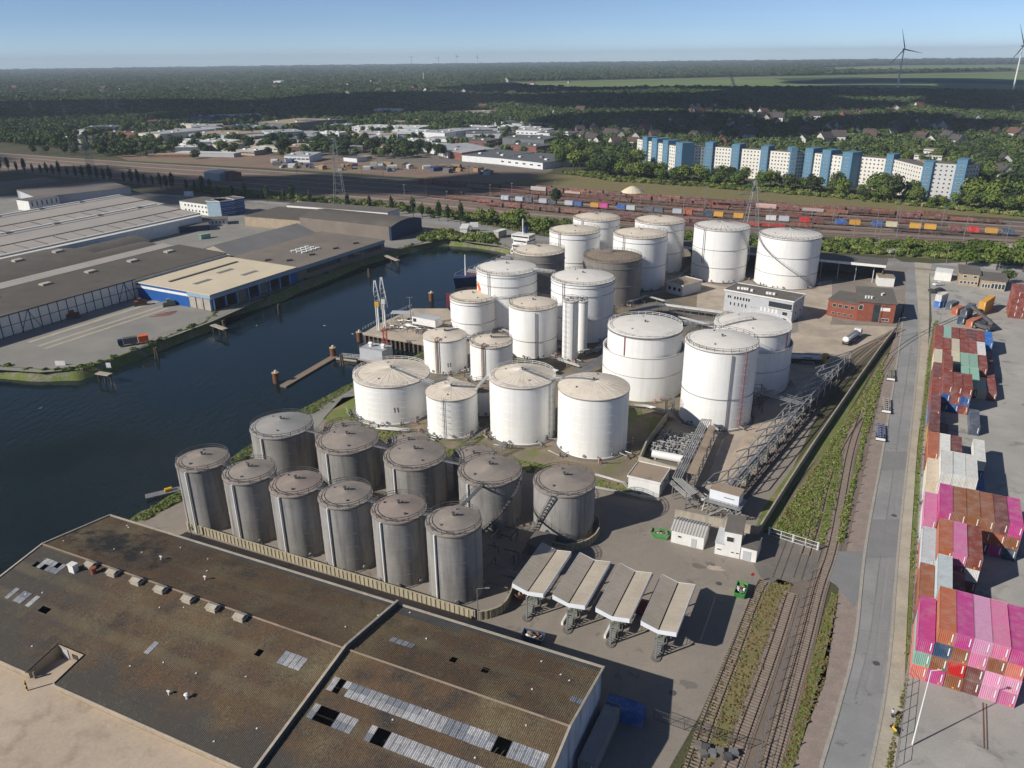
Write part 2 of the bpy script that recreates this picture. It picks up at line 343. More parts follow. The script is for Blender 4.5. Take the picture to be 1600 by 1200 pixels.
def water_material():
    m = bpy.data.materials.new('harbour_water'); m.use_nodes = True; nt = m.node_tree; N = nt.nodes; L = nt.links
    b = N['Principled BSDF']; b.inputs['Base Color'].default_value = (0.009, 0.018, 0.023, 1); b.inputs['Roughness'].default_value = 0.09
    b.inputs['IOR'].default_value = 1.333; b.inputs['Specular IOR Level'].default_value = 0.5
    geo = N.new('ShaderNodeNewGeometry'); mp = N.new('ShaderNodeMapping'); mp.inputs['Rotation'].default_value = (0, 0, R(28)); mp.inputs['Scale'].default_value = (1.0, 0.42, 1)
    L.new(geo.outputs['Position'], mp.inputs['Vector'])
    n1 = N.new('ShaderNodeTexNoise'); n1.inputs['Scale'].default_value = 0.55; n1.inputs['Detail'].default_value = 5; n1.inputs['Roughness'].default_value = 0.62
    n2 = N.new('ShaderNodeTexNoise'); n2.inputs['Scale'].default_value = 0.03; n2.inputs['Detail'].default_value = 3
    L.new(mp.outputs[0], n1.inputs['Vector']); L.new(geo.outputs['Position'], n2.inputs['Vector'])
    r = N.new('ShaderNodeMapRange'); r.inputs[1].default_value = 0.35; r.inputs[2].default_value = 0.7; r.inputs[3].default_value = 0.12; r.inputs[4].default_value = 1.0
    L.new(n2.outputs['Fac'], r.inputs[0])
    bp = N.new('ShaderNodeBump'); bp.inputs['Distance'].default_value = 0.22; L.new(n1.outputs['Fac'], bp.inputs['Height']); L.new(r.outputs[0], bp.inputs['Strength'])
    L.new(bp.outputs[0], b.inputs['Normal']); MATS['water'] = m
water_material()

# ------------------------------------------------------------------ water, land, banks
WZ = -3.0
SHORE = [(-420, 640), (-150, 600), (0, 591), (60, 596), (125, 594), (172, 580), (212, 565), (280, 536), (332, 516), (352, 497), (402, 483), (442, 470), (472, 455),
         (522, 435), (562, 417), (602, 405), (642, 395), (670, 387), (702, 384), (742, 387), (778, 393), (800, 399),
         (806, 405), (790, 430), (760, 470), (722, 508), (712, 524), (690, 540), (655, 560), (600, 590), (560, 606), (507, 640), (480, 655), (397, 706), (372, 728), (290, 771),
         (232, 806), (200, 822), (130, 880), (40, 950), (-60, 1030), (-260, 1180), (-600, 1350)]
SH = [G(x, y, WZ) for x, y in SHORE]
SH = [p for p in SH]
def shore_side(i):                                      # how far the bank top lies behind the waterline
    return 0.6 if 21 <= i <= 25 else (3.6 if i < 21 else 3.0)
_n = len(SH); _top = []
for i, p in enumerate(SH):
    a, b = SH[max(i - 1, 0)], SH[min(i + 1, _n - 1)]; t = (b - a); t.z = 0; t.normalize()
    _top.append(Vector((p.x - t.y * shore_side(i), p.y + t.x * shore_side(i), 0)))
far = 14000
ring = [Vector((-far, -800, 0)), Vector((-far, far, 0)), Vector((far, far, 0)), Vector((far, -800, 0)), Vector((_top[-1].x + 30, -800, 0))]
# land: everything but the basin, which opens to the west outside the picture
landring = [Vector((-far, _top[0].y, 0))] + [Vector((-far, far, 0)), Vector((far, far, 0)), Vector((far, -800, 0)), Vector((_top[-1].x, -800, 0))] + list(reversed(_top))
_tri = tessellate_polygon([landring])
_me = bpy.data.meshes.new('ground'); _me.from_pydata(landring, [], [tuple(t) for t in _tri]); _me.materials.append(M('land'))
_bm = bmesh.new(); _bm.from_mesh(_me)
for f in _bm.faces:
    if f.normal.z < 0: f.normal_flip()
_bm.to_mesh(_me); _bm.free()
tag(link('ground', _me), 'flat land of the port district reaching to the horizon', None, None, 'structure')
mb = MB(); mb.add([(-far, -800, WZ), (60, -800, WZ), (60, 620, WZ), (-far, 620, WZ)], [(0, 1, 2, 3)])
tag(mb.build('water', 'water'), 'dark rippled water of the harbour basin', None, None, 'structure')
# bank: rough slope subdivided and jittered
rb = random.Random(3)
def bank(name, i0, i1, m, label):
    a, b = resample(SH[i0:i1 + 1], 2.0), None
    tp = _top[i0:i1 + 1]
    mbk = MB(); rows = 5; pts = []
    # walk both lines by the same parameter
    for i in range(i0, i1):
        n = max(1, int((SH[i + 1] - SH[i]).length / 2.2))
        for k in range(n + (1 if i == i1 - 1 else 0)):
            t = k / n; w, q = SH[i].lerp(SH[i + 1], t), _top[i].lerp(_top[i + 1], t)
            pts.append([Vector((*w.lerp(q, r / (rows - 1) * 1.25 - 0.2).xy, (WZ - 0.5) + (3.5 + 0.05) * min(1, r / (rows - 2)))) for r in range(rows)])
    vs = []
    for col in pts:
        for r, p in enumerate(col):
            j = 0.0 if r in (0, rows - 1) else 0.35
            vs.append((p.x + rb.uniform(-j, j), p.y + rb.uniform(-j, j), p.z + (rb.uniform(0, 0.3) if j else (0.02 if r else 0))))
    fs = [(i * rows + r, i * rows + r + 1, (i + 1) * rows + r + 1, (i + 1) * rows + r) for i in range(len(pts) - 1) for r in range(rows - 1)]
    mbk.add(vs, fs); tag(mbk.build(name, m, smooth=True), label, None, None, 'structure')
bank('embankment', 0, 21, 'bank', 'grassy stone bank on the warehouse side of the basin')
bank('embankment', 25, len(SH) - 1, 'bank', 'green grassy bank below the tank farm')
# quay wall beside the moored ship
mb = MB(); q = [_top[i] for i in range(20, 27)]
for a, b in zip(q, q[1:]): mb.add([(a.x, a.y, 0.25), (b.x, b.y, 0.25), (b.x, b.y, WZ - 1), (a.x, a.y, WZ - 1)], [(0, 1, 2, 3)])
mb.path([p + Vector((0, 0, 0.15)) for p in q], 0.9, 0.35)
tag(mb.build('quay_wall', 'concrete_dark'), 'dark quay wall where the blue ship is moored', 'wall')

# ------------------------------------------------------------------ surfaces of the place
sheet('terminal_yard', [(190, 826), (300, 778), (480, 662), (570, 612), (705, 540), (760, 480), (812, 402), (900, 385), (1080, 398), (1400, 404), (1420, 415), (1414, 470), (1400, 512),
      (1330, 560), (1290, 620), (1235, 740), (1192, 832), (1282, 860), (1225, 905), (1185, 905), (1095, 1115), (1040, 1210), (1000, 1330), (870, 1330), (-40, 1000)], 0.03, 'yard_asphalt', 'brown asphalt yard of the tank terminal')
sheet('tank_farm_ground', [(500, 660), (560, 612), (640, 590), (800, 545), (960, 470), (1090, 450), (1085, 540), (1060, 640), (1030, 690), (1000, 745), (960, 772), (880, 740), (760, 720), (640, 690), (560, 668)],
      0.06, 'soil', 'bare brown soil and weeds around the white tanks')
sheet('bund_lawn', [(505, 655), (535, 622), (560, 618), (556, 640), (580, 662), (640, 680), (700, 700), (745, 712), (800, 716), (860, 728), (930, 748), (985, 762), (1000, 748), (1040, 655), (1020, 650), (1005, 700), (985, 745),
      (1000, 778), (925, 762), (860, 745), (780, 725), (700, 712), (600, 690), (540, 672)], 0.09, 'turf', 'strip of grass along the bund below the white tanks')
sheet('bund_path', [(372, 712), (400, 690), (470, 645), (545, 606), (566, 602), (560, 618), (520, 640), (498, 665), (480, 690), (440, 720)], 0.09, 'quay_ground', 'grey path between the basin bank and the tanks')
sheet('bank_lawn', [(205, 812), (300, 757), (395, 694), (470, 641), (545, 601), (566, 596), (566, 603), (545, 609), (478, 649), (400, 704), (300, 772), (225, 815)], 0.12, 'turf', 'bright green grass verge along the basin')
sheet('loading_apron', [(1228, 524), (1290, 507), (1402, 511), (1345, 541), (1312, 558), (1264, 612), (1228, 600)], 0.06, 'loading_concrete', 'pale concrete apron beside the tanker lorries')
sheet('loading_apron', [(1128, 688), (1180, 640), (1227, 601), (1263, 613), (1190, 702), (1128, 792), (1090, 792)], 0.065, 'loading_concrete', 'pale concrete ground between the red-ladder tank and the gantry')
sheet('pipe_trench', [(985, 490), (1010, 470), (1045, 466), (1082, 480), (1130, 490), (1132, 512), (1060, 520), (1000, 508)], 0.075, 'yard_dark', 'dark paved pipe court beside the brown tank')
sheet('office_forecourt', [(1040, 450), (1090, 440), (1140, 450), (1135, 505), (1085, 500), (1050, 480)], 0.055, 'loading_concrete', 'pale concrete forecourt beside the white office')
sheet('apron_north', [(1165, 455), (1300, 438), (1300, 500), (1290, 520), (1248, 520), (1245, 470)], 0.065, 'loading_concrete', 'concrete ground between the office and the brick building')
sheet('rail_siding_lawn', [(1205, 830), (1180, 825), (1195, 790), (1270, 690), (1330, 610), (1372, 545), (1392, 523), (1352, 600), (1300, 690), (1240, 760)], 0.08, 'turf', 'grass beside the loading gantry sidings')
_ap = [Vector((-85, 139.6, 0)) + azv(114.86) * x + azv(24.86) * y for x, y in ((-6, -36.05), (24.5, -36.05), (24.5, -30.45), (30.5, -30.45), (30.5, -36.05), (108.8, -36.05), (108.8, -130), (-6, -130))]
tag(MB().prism([(p.x, p.y) for p in _ap], 0, 5.0).build('terrace', 'apron_concrete'), 'sunlit beige concrete terrace in front of the old warehouse', None, None, 'structure')
sheet('siding_bed', [(1192, 905), (1290, 905), (1255, 1010), (1215, 1130), (1175, 1260), (1080, 1260), (1100, 1112), (1150, 1000)], 0.05, 'ballast', 'brown ballast under the overgrown sidings')
sheet('weeds', [(1215, 905), (1238, 912), (1210, 985), (1178, 1085), (1150, 1160), (1105, 1200), (1105, 1140), (1130, 1080), (1160, 1000), (1190, 925)], 0.10, 'dry_turf', 'dry weeds between the overgrown sidings')
sheet('weeds', [(1300, 925), (1310, 930), (1302, 985), (1290, 1060), (1260, 1140), (1240, 1200), (1215, 1210), (1240, 1130), (1265, 1040), (1288, 960)], 0.10, 'turf', 'strip of weeds beside the brick footpath')
sheet('siding_meadow', [(1200, 838), (1240, 770), (1330, 640), (1396, 545), (1408, 540), (1400, 600), (1374, 680), (1352, 760), (1335, 845), (1325, 862), (1290, 858)], 0.05, 'ballast', 'stony ground under the curved sidings')
sheet('meadow', [(1203, 836), (1250, 762), (1305, 682), (1350, 612), (1392, 545), (1385, 560), (1350, 640), (1325, 672), (1300, 740), (1282, 800), (1268, 850)], 0.10, 'turf', 'rank green grass beside the concrete wall')
sheet('meadow', [(1290, 850), (1310, 770), (1318, 720), (1310, 700), (1296, 760), (1276, 850)], 0.11, 'turf', 'grass between the two curved tracks')
sheet('meadow', [(1318, 850), (1335, 760), (1352, 690), (1368, 630), (1380, 590), (1376, 570), (1352, 640), (1345, 690), (1330, 760), (1316, 800), (1308, 850)], 0.11, 'turf', 'weedy strip beside the parked trailer frames')
# road corridor
ROADL = [(1228, 1330), (1282, 1200), (1312, 1100), (1337, 996), (1353, 850), (1380, 700), (1404, 550), (1412, 490), (1417, 430), (1419, 410)]
ROADR = [(1330, 1330), (1360, 1200), (1380, 1100), (1393, 996), (1404, 850), (1420, 700), (1436, 550), (1436, 490), (1431, 430), (1430, 410)]
VERGER = [(1385, 1330), (1398, 1200), (1412, 1100), (1416, 996), (1423, 850), (1433, 700), (1450, 550), (1452, 490), (1452, 430), (1456, 412)]
PAVEL = [(1180, 1330), (1240, 1200), (1270, 1100), (1296, 996), (1325, 850), (1358, 700), (1390, 550), (1400, 520)]
def between(a, b): return a + list(reversed(b))
sheet('pavement', between(PAVEL, [(x + 1, y) for x, y in ROADL[:8]]), 0.10, 'brick_paving', 'reddish brick footpath along the harbour road')
sheet('road', between(ROADL, ROADR), 0.06, 'road_asphalt', 'grey asphalt harbour road')
sheet('verge', between([(x - 1, y) for x, y in ROADR], VERGER), 0.09, 'verge_concrete', 'pale concrete strip beside the container yard fence')
strip('kerb', smoothline([G(*p) for p in ROADL[1:8]], 6), 0.55, 0.16, 'kerb', 'stone kerb along the harbour road', thick=0.15)
strip('kerb', smoothline([G(*p) for p in ROADR[1:8]], 6), 0.45, 0.15, 'kerb', 'kerb along the pale concrete strip', thick=0.14)
def along(line, y):
    for (x0, y0), (x1, y1) in zip(line, line[1:]):
        if y1 <= y <= y0: return x0 + (x1 - x0) * (y - y0) / (y1 - y0)
for ya, yb, f in ((1010, 850, 0.97), (735, 705, 0.97)):
    pass
for ya, yb, fa, fb, lb in ((735, 706, 0.03, 0.97, 'darker asphalt patch crossing the road by the white containers'), (872, 812, 0.03, 0.97, 'darker asphalt patch in the road near the sliding gate')):
    q = [(along(ROADL, y) * (1 - f) + along(ROADR, y) * f, y) for y, f in ((ya, fa), (yb, fa), (yb, fb), (ya, fb))]
    sheet('road_patch', q, 0.09, 'road_patch', lb)
sheet('road_entry', [(1290, 905), (1304, 862), (1352, 862), (1345, 925), (1334, 950), (1306, 915)], 0.13, 'road_patch', 'asphalt driveway across the footpath to the sliding gate')
sheet('gate_apron', [(1160, 850), (1186, 830), (1284, 858), (1270, 905), (1225, 915), (1190, 905)], 0.10, 'yard_dark', 'asphalt with sunken rails inside the sliding gate')
sheet('container_yard', [(1452, 412), (1456, 500), (1440, 620), (1428, 850), (1420, 1000), (1408, 1100), (1380, 1330), (2300, 1330), (2600, 700), (1900, 420), (1640, 405)], 0.03, 'container_yard', 'grey asphalt of the container yard')
sheet('container_verge', [(1424, 850), (1434, 700), (1451, 550), (1459, 505), (1466, 500), (1460, 540), (1446, 640), (1438, 740), (1430, 880), (1421, 1010), (1414, 1060), (1417, 990)], 0.12, 'turf', 'weedy grass strip along the container yard fence')
# road that crosses behind the terminal
XR = smoothline([G(*p) for p in [(-250, 285), (0, 290), (200, 302), (400, 315), (560, 330), (680, 347), (800, 366), (950, 385), (1100, 398), (1250, 406), (1400, 412), (1500, 420), (1620, 432), (1800, 448)]], 4)
strip('road', XR, 9.5, 0.07, 'road_asphalt', 'asphalt road between the rail yard and the port')
strip('pavement', offset_line(XR, -8.0), 4.0, 0.10, 'brick_paving', 'footpath along the road beside the rail yard')
sheet('rail_bank', [(640, 326), (760, 352), (900, 372), (1000, 378), (1200, 390), (1400, 400), (1600, 416), (1800, 430), (1800, 402), (1600, 388), (1400, 380), (1200, 373), (1000, 364), (880, 352), (760, 338)],
      0.05, 'turf', 'green embankment between the road and the rail yard')
# left bank
sheet('quay_yard', [(-400, 590), (0, 578), (60, 582), (120, 578), (210, 548), (330, 503), (400, 472), (470, 444), (560, 407), (640, 385), (700, 374), (780, 385), (815, 395), (900, 380), (760, 352), (640, 330), (400, 318), (200, 306), (0, 292), (-400, 282)],
      0.035, 'quay_ground', 'grey ground around the warehouses across the basin')
for k, (p0, p1, w, lb) in enumerate([((45, 535), (255, 468), 2.2, 'nearest the white wall'), ((60, 541), (268, 474), 1.6, 'second from the white wall'), ((70, 545), (262, 482), 1.6, 'third from the white wall')]):
    strip('crane_track', [G(*p0), G(*p1)], w, 0.07, 'track_concrete', 'pale concrete crane track ' + lb)
sheet('basin_head_lawn', [(655, 376), (675, 366), (700, 363), (770, 372), (778, 382), (742, 378), (702, 375), (672, 378)], 0.12, 'turf', 'green grass at the head of the basin')
# ------------------------------------------------------------------ storage tanks
def solve_tank(x, yb, w, yt, h=None):
    """front foot pixel (x, yb), width and rim-front row -> centre, radius, height; with h given, yb is the row of the rim front"""
    F = G(x, yb, 0) if h is None else G(x, yb, h); F.z = 0
    hh = HT(F, yt) if h is None else h
    d = Vector((F.x, F.y, 0)).normalized(); r = 8.0
    for _ in range(8):
        c = F + d * r; r = w / 2 / pxm((c.x, c.y, hh))
    return F + d * r, r, hh
def ring_rail(r, z, n=None, hgt=1.05, m=0, a0=0.0, a1=2 * math.pi, mb=None, t=0.09):
    mb = mb or MB(); n = n or max(20, int((a1 - a0) * r / 1.1)); P = [(r * math.cos(a0 + (a1 - a0) * i / n), r * math.sin(a0 + (a1 - a0) * i / n)) for i in range(n + 1)]
    for zz in (hgt, hgt * 0.52): mb.path([(x, y, z + zz) for x, y in P], t, t, m)
    for i, (x, y) in enumerate(P):
        if i % 2 == 0: mb.bar((x, y, z), (x, y, z + hgt), t, t, m)
    return mb
TANKS = {}
mat('faded_red', (.5, .2, .17), (.55, .3, .26), rough=.6, sc1=1)
MANHOLE = [MB().cyl(0, 0, -.1, .32, .22, 8).mesh('manhole', m_) for m_ in ('steel', 'steel_dark')]
MANWAY = MB().tube([(-.1, 0, 0), (.35, 0, 0)], .38, 10).mesh('manway', 'steel')
def tank(key, name, label, x, yb, w, yt, h=None, shell='white_paint', roof='tank_roof', rise=0.13, dome=True, girders=(), rail=True, seams=0, seam_mat='tank_roof',
         pipes=(), ladder=None, stair=None, vent=True, roofladder=None, group='white storage tanks', inner=None, bridge=None, extras=None, z0=0.0, railmat='steel_dark', rimdark=True, roof_rise_flat=None):
    c, r, h = solve_tank(x, yb, w, yt, h)
    TANKS[key] = (c, r, h); front = math.atan2(-c.y, -c.x)
    t = thing(name, label, 'tank', (c.x, c.y, z0), 0, group)
    A = lambda deg: front + R(deg)
    pt = lambda deg, rr, z: Vector((rr * math.cos(A(deg)), rr * math.sin(A(deg)), z))
    if inner:                                             # cup tank: open outer wall round the inner tank
        ro, ho = r, inner['outer_h']
        mb = MB().lathe([(ro, 0), (ro, ho), (ro - 0.12, ho), (ro - 0.12, 0.2)], 64); mb.build('outer_wall', shell, t, smooth=True)
        mb = MB()
        for z in (ho * 0.55, ho - 0.25): mb.lathe([(ro + 0.01, z - 0.09), (ro + 0.14, z), (ro + 0.01, z + 0.09)], 64)
        mb.build('stiffening_ring', 'steel', t, smooth=True)
        MB().lathe([(ro - 0.15, 0.25), (0.01, 0.25)], 48).build('gap_floor', 'concrete_dark', t)
        r = inner['r'] * ro
    sh = MB().lathe([(r + 0.25, 0.0), (r + 0.25, 0.22), (r, 0.22), (r, h)], 72); sh.build('shell', shell, t, smooth=True)
    pr = []; k = 10
    for i in range(k + 1):
        q = 1 - i / k
        pr.append((max(q * (r + 0.12), 0.02), h + 0.02 + (rise * r * (1 - q * q) if dome else rise * r * (1 - q))))
    rf = MB().lathe([(r + 0.12, h - 0.12)] + pr, 72).build('roof', roof, t, smooth=True)
    zr = lambda q: h + 0.02 + (rise * r * (1 - q * q) if dome else rise * r * (1 - q))
    if seams:
        mb = MB()
        for i in range(seams):
            a = 2 * math.pi * i / seams; qs = [0.08, 0.36, 0.68, 0.99]
            mb.path([(r * q * math.cos(a), r * q * math.sin(a), zr(q) + 0.03) for q in qs], 0.11, 0.07)
        mb.build('seam', seam_mat, rf)
    if girders:
        mb = MB()
        for g in girders: mb.lathe([(r + 0.005, g * h - 0.12), (r + 0.22, g * h - 0.02), (r + 0.22, g * h + 0.04), (r + 0.005, g * h + 0.1)], 72)
        mb.build('wind_girder', 'steel', t, smooth=True)
    if rimdark:
        MB().lathe([(r + 0.01, h - 0.5), (r + 0.16, h - 0.34), (r + 0.16, h - 0.14), (r + 0.01, h - 0.1)], 72).build('rim', 'concrete_dark' if shell in ('grey_shell', 'brown_shell') else 'steel', t, smooth=True)
    if rail: ring_rail(r - 0.1, h).build('railing', railmat, t)
    if vent:
        mb = MB().cyl(0, 0, zr(0) - 0.1, zr(0) + 0.5, 0.22, 10).cyl(0, 0, zr(0) + 0.5, zr(0) + 0.65, 0.36, 10); mb.bar((0.4, 0, zr(0)), (0.9, 0.2, zr(0) + 0.3), 0.16, 0.16); mb.build('vent', 'steel_dark', rf)
    for i, (a, q) in enumerate(((-50, 0.62), (170, 0.6))):
        p = pt(a + 17 * (len(TANKS) % 5), r * q, zr(q)); link('manhole', MANHOLE[len(TANKS) % 2], rf, p)
    for d, z1, m_ in pipes:                                # vertical pipes down the shell
        mb = MB(); p0, p1 = pt(d, r + 0.25, 0.3), pt(d, r + 0.25, z1 * h); mb.tube([p0, p1, pt(d, r - 0.8, z1 * h + 0.6)] if z1 > 0.97 else [p0, p1], 0.13, 6); mb.build('pipe', m_, t)
    if ladder is not None:
        mb = MB(); d = ladder; e = 28 / r
        for s_ in (-e, e): mb.bar(pt(d + s_ / 2, r + 0.25, 0.2), pt(d + s_ / 2, r + 0.25, h + 1), 0.08)
        for i in range(int(h / 0.6)): mb.bar(pt(d - e / 2, r + 0.25, 0.4 + i * 0.6), pt(d + e / 2, r + 0.25, 0.4 + i * 0.6), 0.05)
        for i in range(int(h / 1.8)):
            z = 2.2 + i * 1.8
            mb.path([pt(d - e, r + 0.25, z), pt(d - e, r + 0.95, z), pt(d + e, r + 0.95, z), pt(d + e, r + 0.25, z)], 0.05)
        mb.build('ladder', 'faded_red' if key in ('T7',) else 'pipe', t)
    if stair:                                             # spiral stair (start angle, end angle)
        a0, a1 = stair; n = max(12, int(abs(a1 - a0) * R(1) * r / 0.5)); mb = MB()
        P = [(a0 + (a1 - a0) * i / n, 0.3 + (h - 0.3) * i / n) for i in range(n + 1)]
        for (d, z) in P: mb.bar(pt(d, r + 0.15, z), pt(d, r + 0.95, z), 0.5, 0.07)
        mb.path([pt(d, r + 0.98, z + 0.05) for d, z in P], 0.06, 0.3); mb.path([pt(d, r + 0.98, z + 1.0) for d, z in P], 0.06)
        for i in range(0, n + 1, 4): mb.bar(pt(P[i][0], r + 0.98, P[i][1]), pt(P[i][0], r + 0.98, P[i][1] + 1), 0.05)
        mb.build('stair', 'steel_dark' if shell != 'white_paint' else 'steel', t)
    if roofladder is not None:                            # radial walkway over the roof
        d = roofladder; mb = MB(); qs = [1.0, 0.8, 0.6, 0.4, 0.2, 0.03]
        for s_ in (-0.45, 0.45):
            o = Vector((-math.sin(A(d)), math.cos(A(d)), 0)) * s_
            mb.path([pt(d, r * q, zr(q) + 0.12) + o for q in qs], 0.1, 0.12)
            mb.path([pt(d, r * q, zr(q) + 1.05) + o for q in qs], 0.06)
            for q in qs: mb.bar(pt(d, r * q, zr(q) + 0.1) + o, pt(d, r * q, zr(q) + 1.05) + o, 0.05)
        mb.path([pt(d, r * q, zr(q) + 0.12) for q in qs], 0.8, 0.06); mb.build('roof_walkway', 'steel', t)
    for i in range(4):                                    # shell manways near the foot
        d = -70 + 47 * i + 11 * (len(TANKS) % 4); link('manway', MANWAY, t, pt(d, r, 0.9), A(d))
    if group != 'grey storage tanks':
        for i in range(1, 7): MB().lathe([(r + .003, h * i / 7 - .05), (r + .035, h * i / 7), (r + .003, h * i / 7 + .05)], 72).build('weld_seam', shell, t, smooth=True)
        if key in ('T11', 'T13', 'T14', 'T17', 'T18', 'T9'):
            for dd in (-37, -33): MB().tube([pt(dd, r + .22, h * .35), pt(dd, r + .22, h + .3)], .09, 6).build('riser', 'steel_dark', t)
        MB().lathe([(r + .3, .02), (r + .3, .3), (r + 1.1, .3), (r + 1.1, .02)], 56).build('foundation', 'concrete_dark', t)
        rq = random.Random(len(TANKS) * 7)
        for i in range(7):
            d = rq.uniform(-95, 95); p, q = pt(d, r, .8), pt(d, r + rq.uniform(1.6, 3.2), .8); s_ = Vector((-math.sin(A(d)), math.cos(A(d)), 0)) * rq.choice([-1, 1]) * rq.uniform(2, 5)
            MB().tube([p, q, q + s_], .14, 6).build('foot_pipe', 'pipe' if i % 2 else 'steel', t)
            MB().cyl(q.x, q.y, .5, 1.7, .2, 8).build('foot_valve', 'steel_dark' if i % 4 else 'faded_red', t)
    if extras: extras(t, c, r, h, pt, A, zr)
    return t
def digits(t, pt, r, deg, z, size, txt='11', m='lettering'):
    for i, ch in enumerate(txt):
        d0 = deg + math.degrees((i - (len(txt) - 1) / 2) * size * 0.6 / r); mb = MB(); w = math.degrees(size * 0.16 / r)
        if ch == '1':
            mb.add([pt(d0 - w / 2, r + 0.03, z), pt(d0 + w / 2, r + 0.03, z), pt(d0 + w / 2, r + 0.03, z + size), pt(d0 - w / 2, r + 0.03, z + size)], [(0, 1, 2, 3)])
            mb.add([pt(d0 - w * 1.6, r + 0.03, z + size * 0.72), pt(d0 - w / 2, r + 0.03, z + size * 0.8), pt(d0 - w / 2, r + 0.03, z + size), pt(d0 - w * 0.9, r + 0.03, z + size * 0.9)], [(0, 1, 2, 3)])
        mb.build('numeral', m, t)
def ex_t1(t, c, r, h, pt, A, zr): digits(t, pt, r, 3, h * 0.33, 1.5)
def ex_t22(t, c, r, h, pt, A, zr): digits(t, pt, r, 8, h * 0.22, 1.4)
def ex_t17(t, c, r, h, pt, A, zr):
    n = 14; vs = [pt(-68, r + 0.04, h * 0.66)]
    for i in range(n + 1):
        a = math.pi * 2 * i / n; vs.append(pt(-70 + 13 * math.cos(a), r + 0.04, h * 0.64 + 2.9 * math.sin(a) * (1.0 if math.sin(a) > 0 else 0.8)))
    MB().add(vs, [(0, i, i + 1) for i in range(1, n + 1)]).build('emblem', 'orange_sign', t)
def ex_ladderpipes(t, c, r, h, pt, A, zr):
    mb = MB()
    for d in (-26, -23, -19): mb.tube([pt(d, r + 0.3, 0.3), pt(d, r + 0.3, h + 0.9), pt(d, r - 1.5, h + 1.0)], 0.12, 6)
    mb.build('pipe', 'rust', t)
W = 'white cylindrical storage tank '
tank('T1', 'storage_tank', 'low wide white tank numbered 11 nearest the basin bank', 618, 664, 119, 605, roofladder=48, rail=True, railmat='steel_white', extras=ex_t1, roof='tank_roof', seams=28, seam_mat='tank_roof_white', rise=0.14, dome=False)
tank('T2', 'storage_tank', 'small squat white tank with a caged ladder beside the low wide tank', 709, 686, 80, 626, ladder=-20, roofladder=100, rail=False, seams=24, seam_mat='tank_roof_white', dome=False, rise=0.17)
tank('T3', 'storage_tank', 'smallest white tank half hidden behind the caged-ladder tank', 755, 651, 48, 612, roof='tank_roof_brown', rail=True)
tank('T4', 'storage_tank', 'white tank with a railed catwalk curving over its cream roof', 817, 696, 104, 607, ladder=52, rail=True, roofladder=62, seams=32, seam_mat='tank_roof_white', railmat='steel_white', dome=False, rise=0.19)
tank('T5', 'storage_tank', 'plain white tank standing closest to the brown yard', 924, 718, 111, 625, rail=False, roofladder=-115, seams=24, seam_mat='tank_roof_white', rise=0.16, roof='tank_roof')
tank('T6', 'storage_tank', 'white double-wall tank with a red standpipe beside the catwalk tank', 1001, 628, 128, 530, inner=dict(outer_h=14.0, r=0.9), roof='tank_roof_white', railmat='steel_white', rail=True, pipes=((-30, 0.98, 'red_paint'),), girders=(0.97,), rise=0.1)
tank('T7', 'storage_tank', 'tall white tank with a red ladder beside the pump manifold', 1114, 672, 112, 551, girders=(0.4,), ladder=42, pipes=((18, 0.97, 'steel_dark'),), roof='tank_roof_white', rise=0.12)
tank('T8', 'storage_tank', 'white double-wall tank between the red-ladder tank and the office', 1163, 620, 126, 526, inner=dict(outer_h=14.5, r=0.92), roof='tank_roof_white', railmat='steel_white', roofladder=-55, pipes=((62, 0.98, 'red_paint'),), rise=0.11)
tank('T9', 'storage_tank', 'tall white tank with radial roof ribs beside the bare concrete forecourt', 1120, 442, 85, 361, girders=(0.62, 0.28), seams=30, seam_mat='steel', roof='tank_roof_white', dome=False, rise=0.17, stair=(125, 40))
tank('T10', 'storage_tank', 'tall white tank with a dark spiral stair behind the office', 1224, 452, 94, 375, girders=(0.62, 0.28), seams=30, seam_mat='steel', roof='tank_roof_white', dome=False, rise=0.17, stair=(62, -75))
tank('T11', 'storage_tank', 'white banded tank in front of the low white hut', 996, 455, 84, 373, girders=(0.9, 0.45), stair=(75, 140), roof='tank_roof')
_c11 = TANKS['T11'][2]
tank('T12', 'storage_tank', 'white tank with a roof walkway behind the banded tank by the hut', 1026, 428, 77, 351, girders=(0.85, 0.4), roofladder=-150, roof='tank_roof', stair=(100, 20))
tank('T13', 'storage_tank', 'white banded tank between the two brown tanks and the rail yard', 898, 367, 79, 0, h=_c11, girders=(0.9, 0.45), roof='tank_roof')
tank('T14', 'storage_tank', 'white tank with a roof walkway closest to the rail yard hedge', 932, 346, 73, 0, h=_c11, girders=(0.85, 0.4), roof='tank_roof', roofladder=-150)
tank('T15', 'storage_tank', 'brown weathered tank with a cream roof beside the ship', 842, 400, 81, 0, h=_c11 * 0.95, shell='brown_shell', girders=(0.85, 0.4), roof='tank_roof', roofladder=-155, group='brown storage tanks')
tank('T16', 'storage_tank', 'brown weathered tank with a brown roof', 954, 480, 91, 411, shell='brown_shell', roof='tank_roof_brown', girders=(0.85, 0.45), roofladder=-140, seams=28, seam_mat='tank_roof_brown', group='brown storage tanks')
tank('T18', 'storage_tank', 'broad white tank with a ringed roof behind the slender column tank', 908, 537, 99, 446, girders=(0.94, 0.8, 0.4), roof='tank_roof_white', rise=0.13)
tank('T17', 'storage_tank', 'broad white tank with an orange emblem beside the ship', 792, 430, 95, 0, h=TANKS['T18'][2], girders=(0.94, 0.78, 0.6), roof='tank_roof_white', extras=ex_t17)
tank('T19', 'storage_tank', 'white tank with a cream roof beside the jetty cabin', 741, 525, 72, 473, girders=(0.9, 0.35))
tank('T20', 'storage_tank', 'white tank with a cream roof beside the slender column tank', 833, 561, 76, 485, girders=(0.35,), pipes=((5, 0.95, 'steel_dark'),))
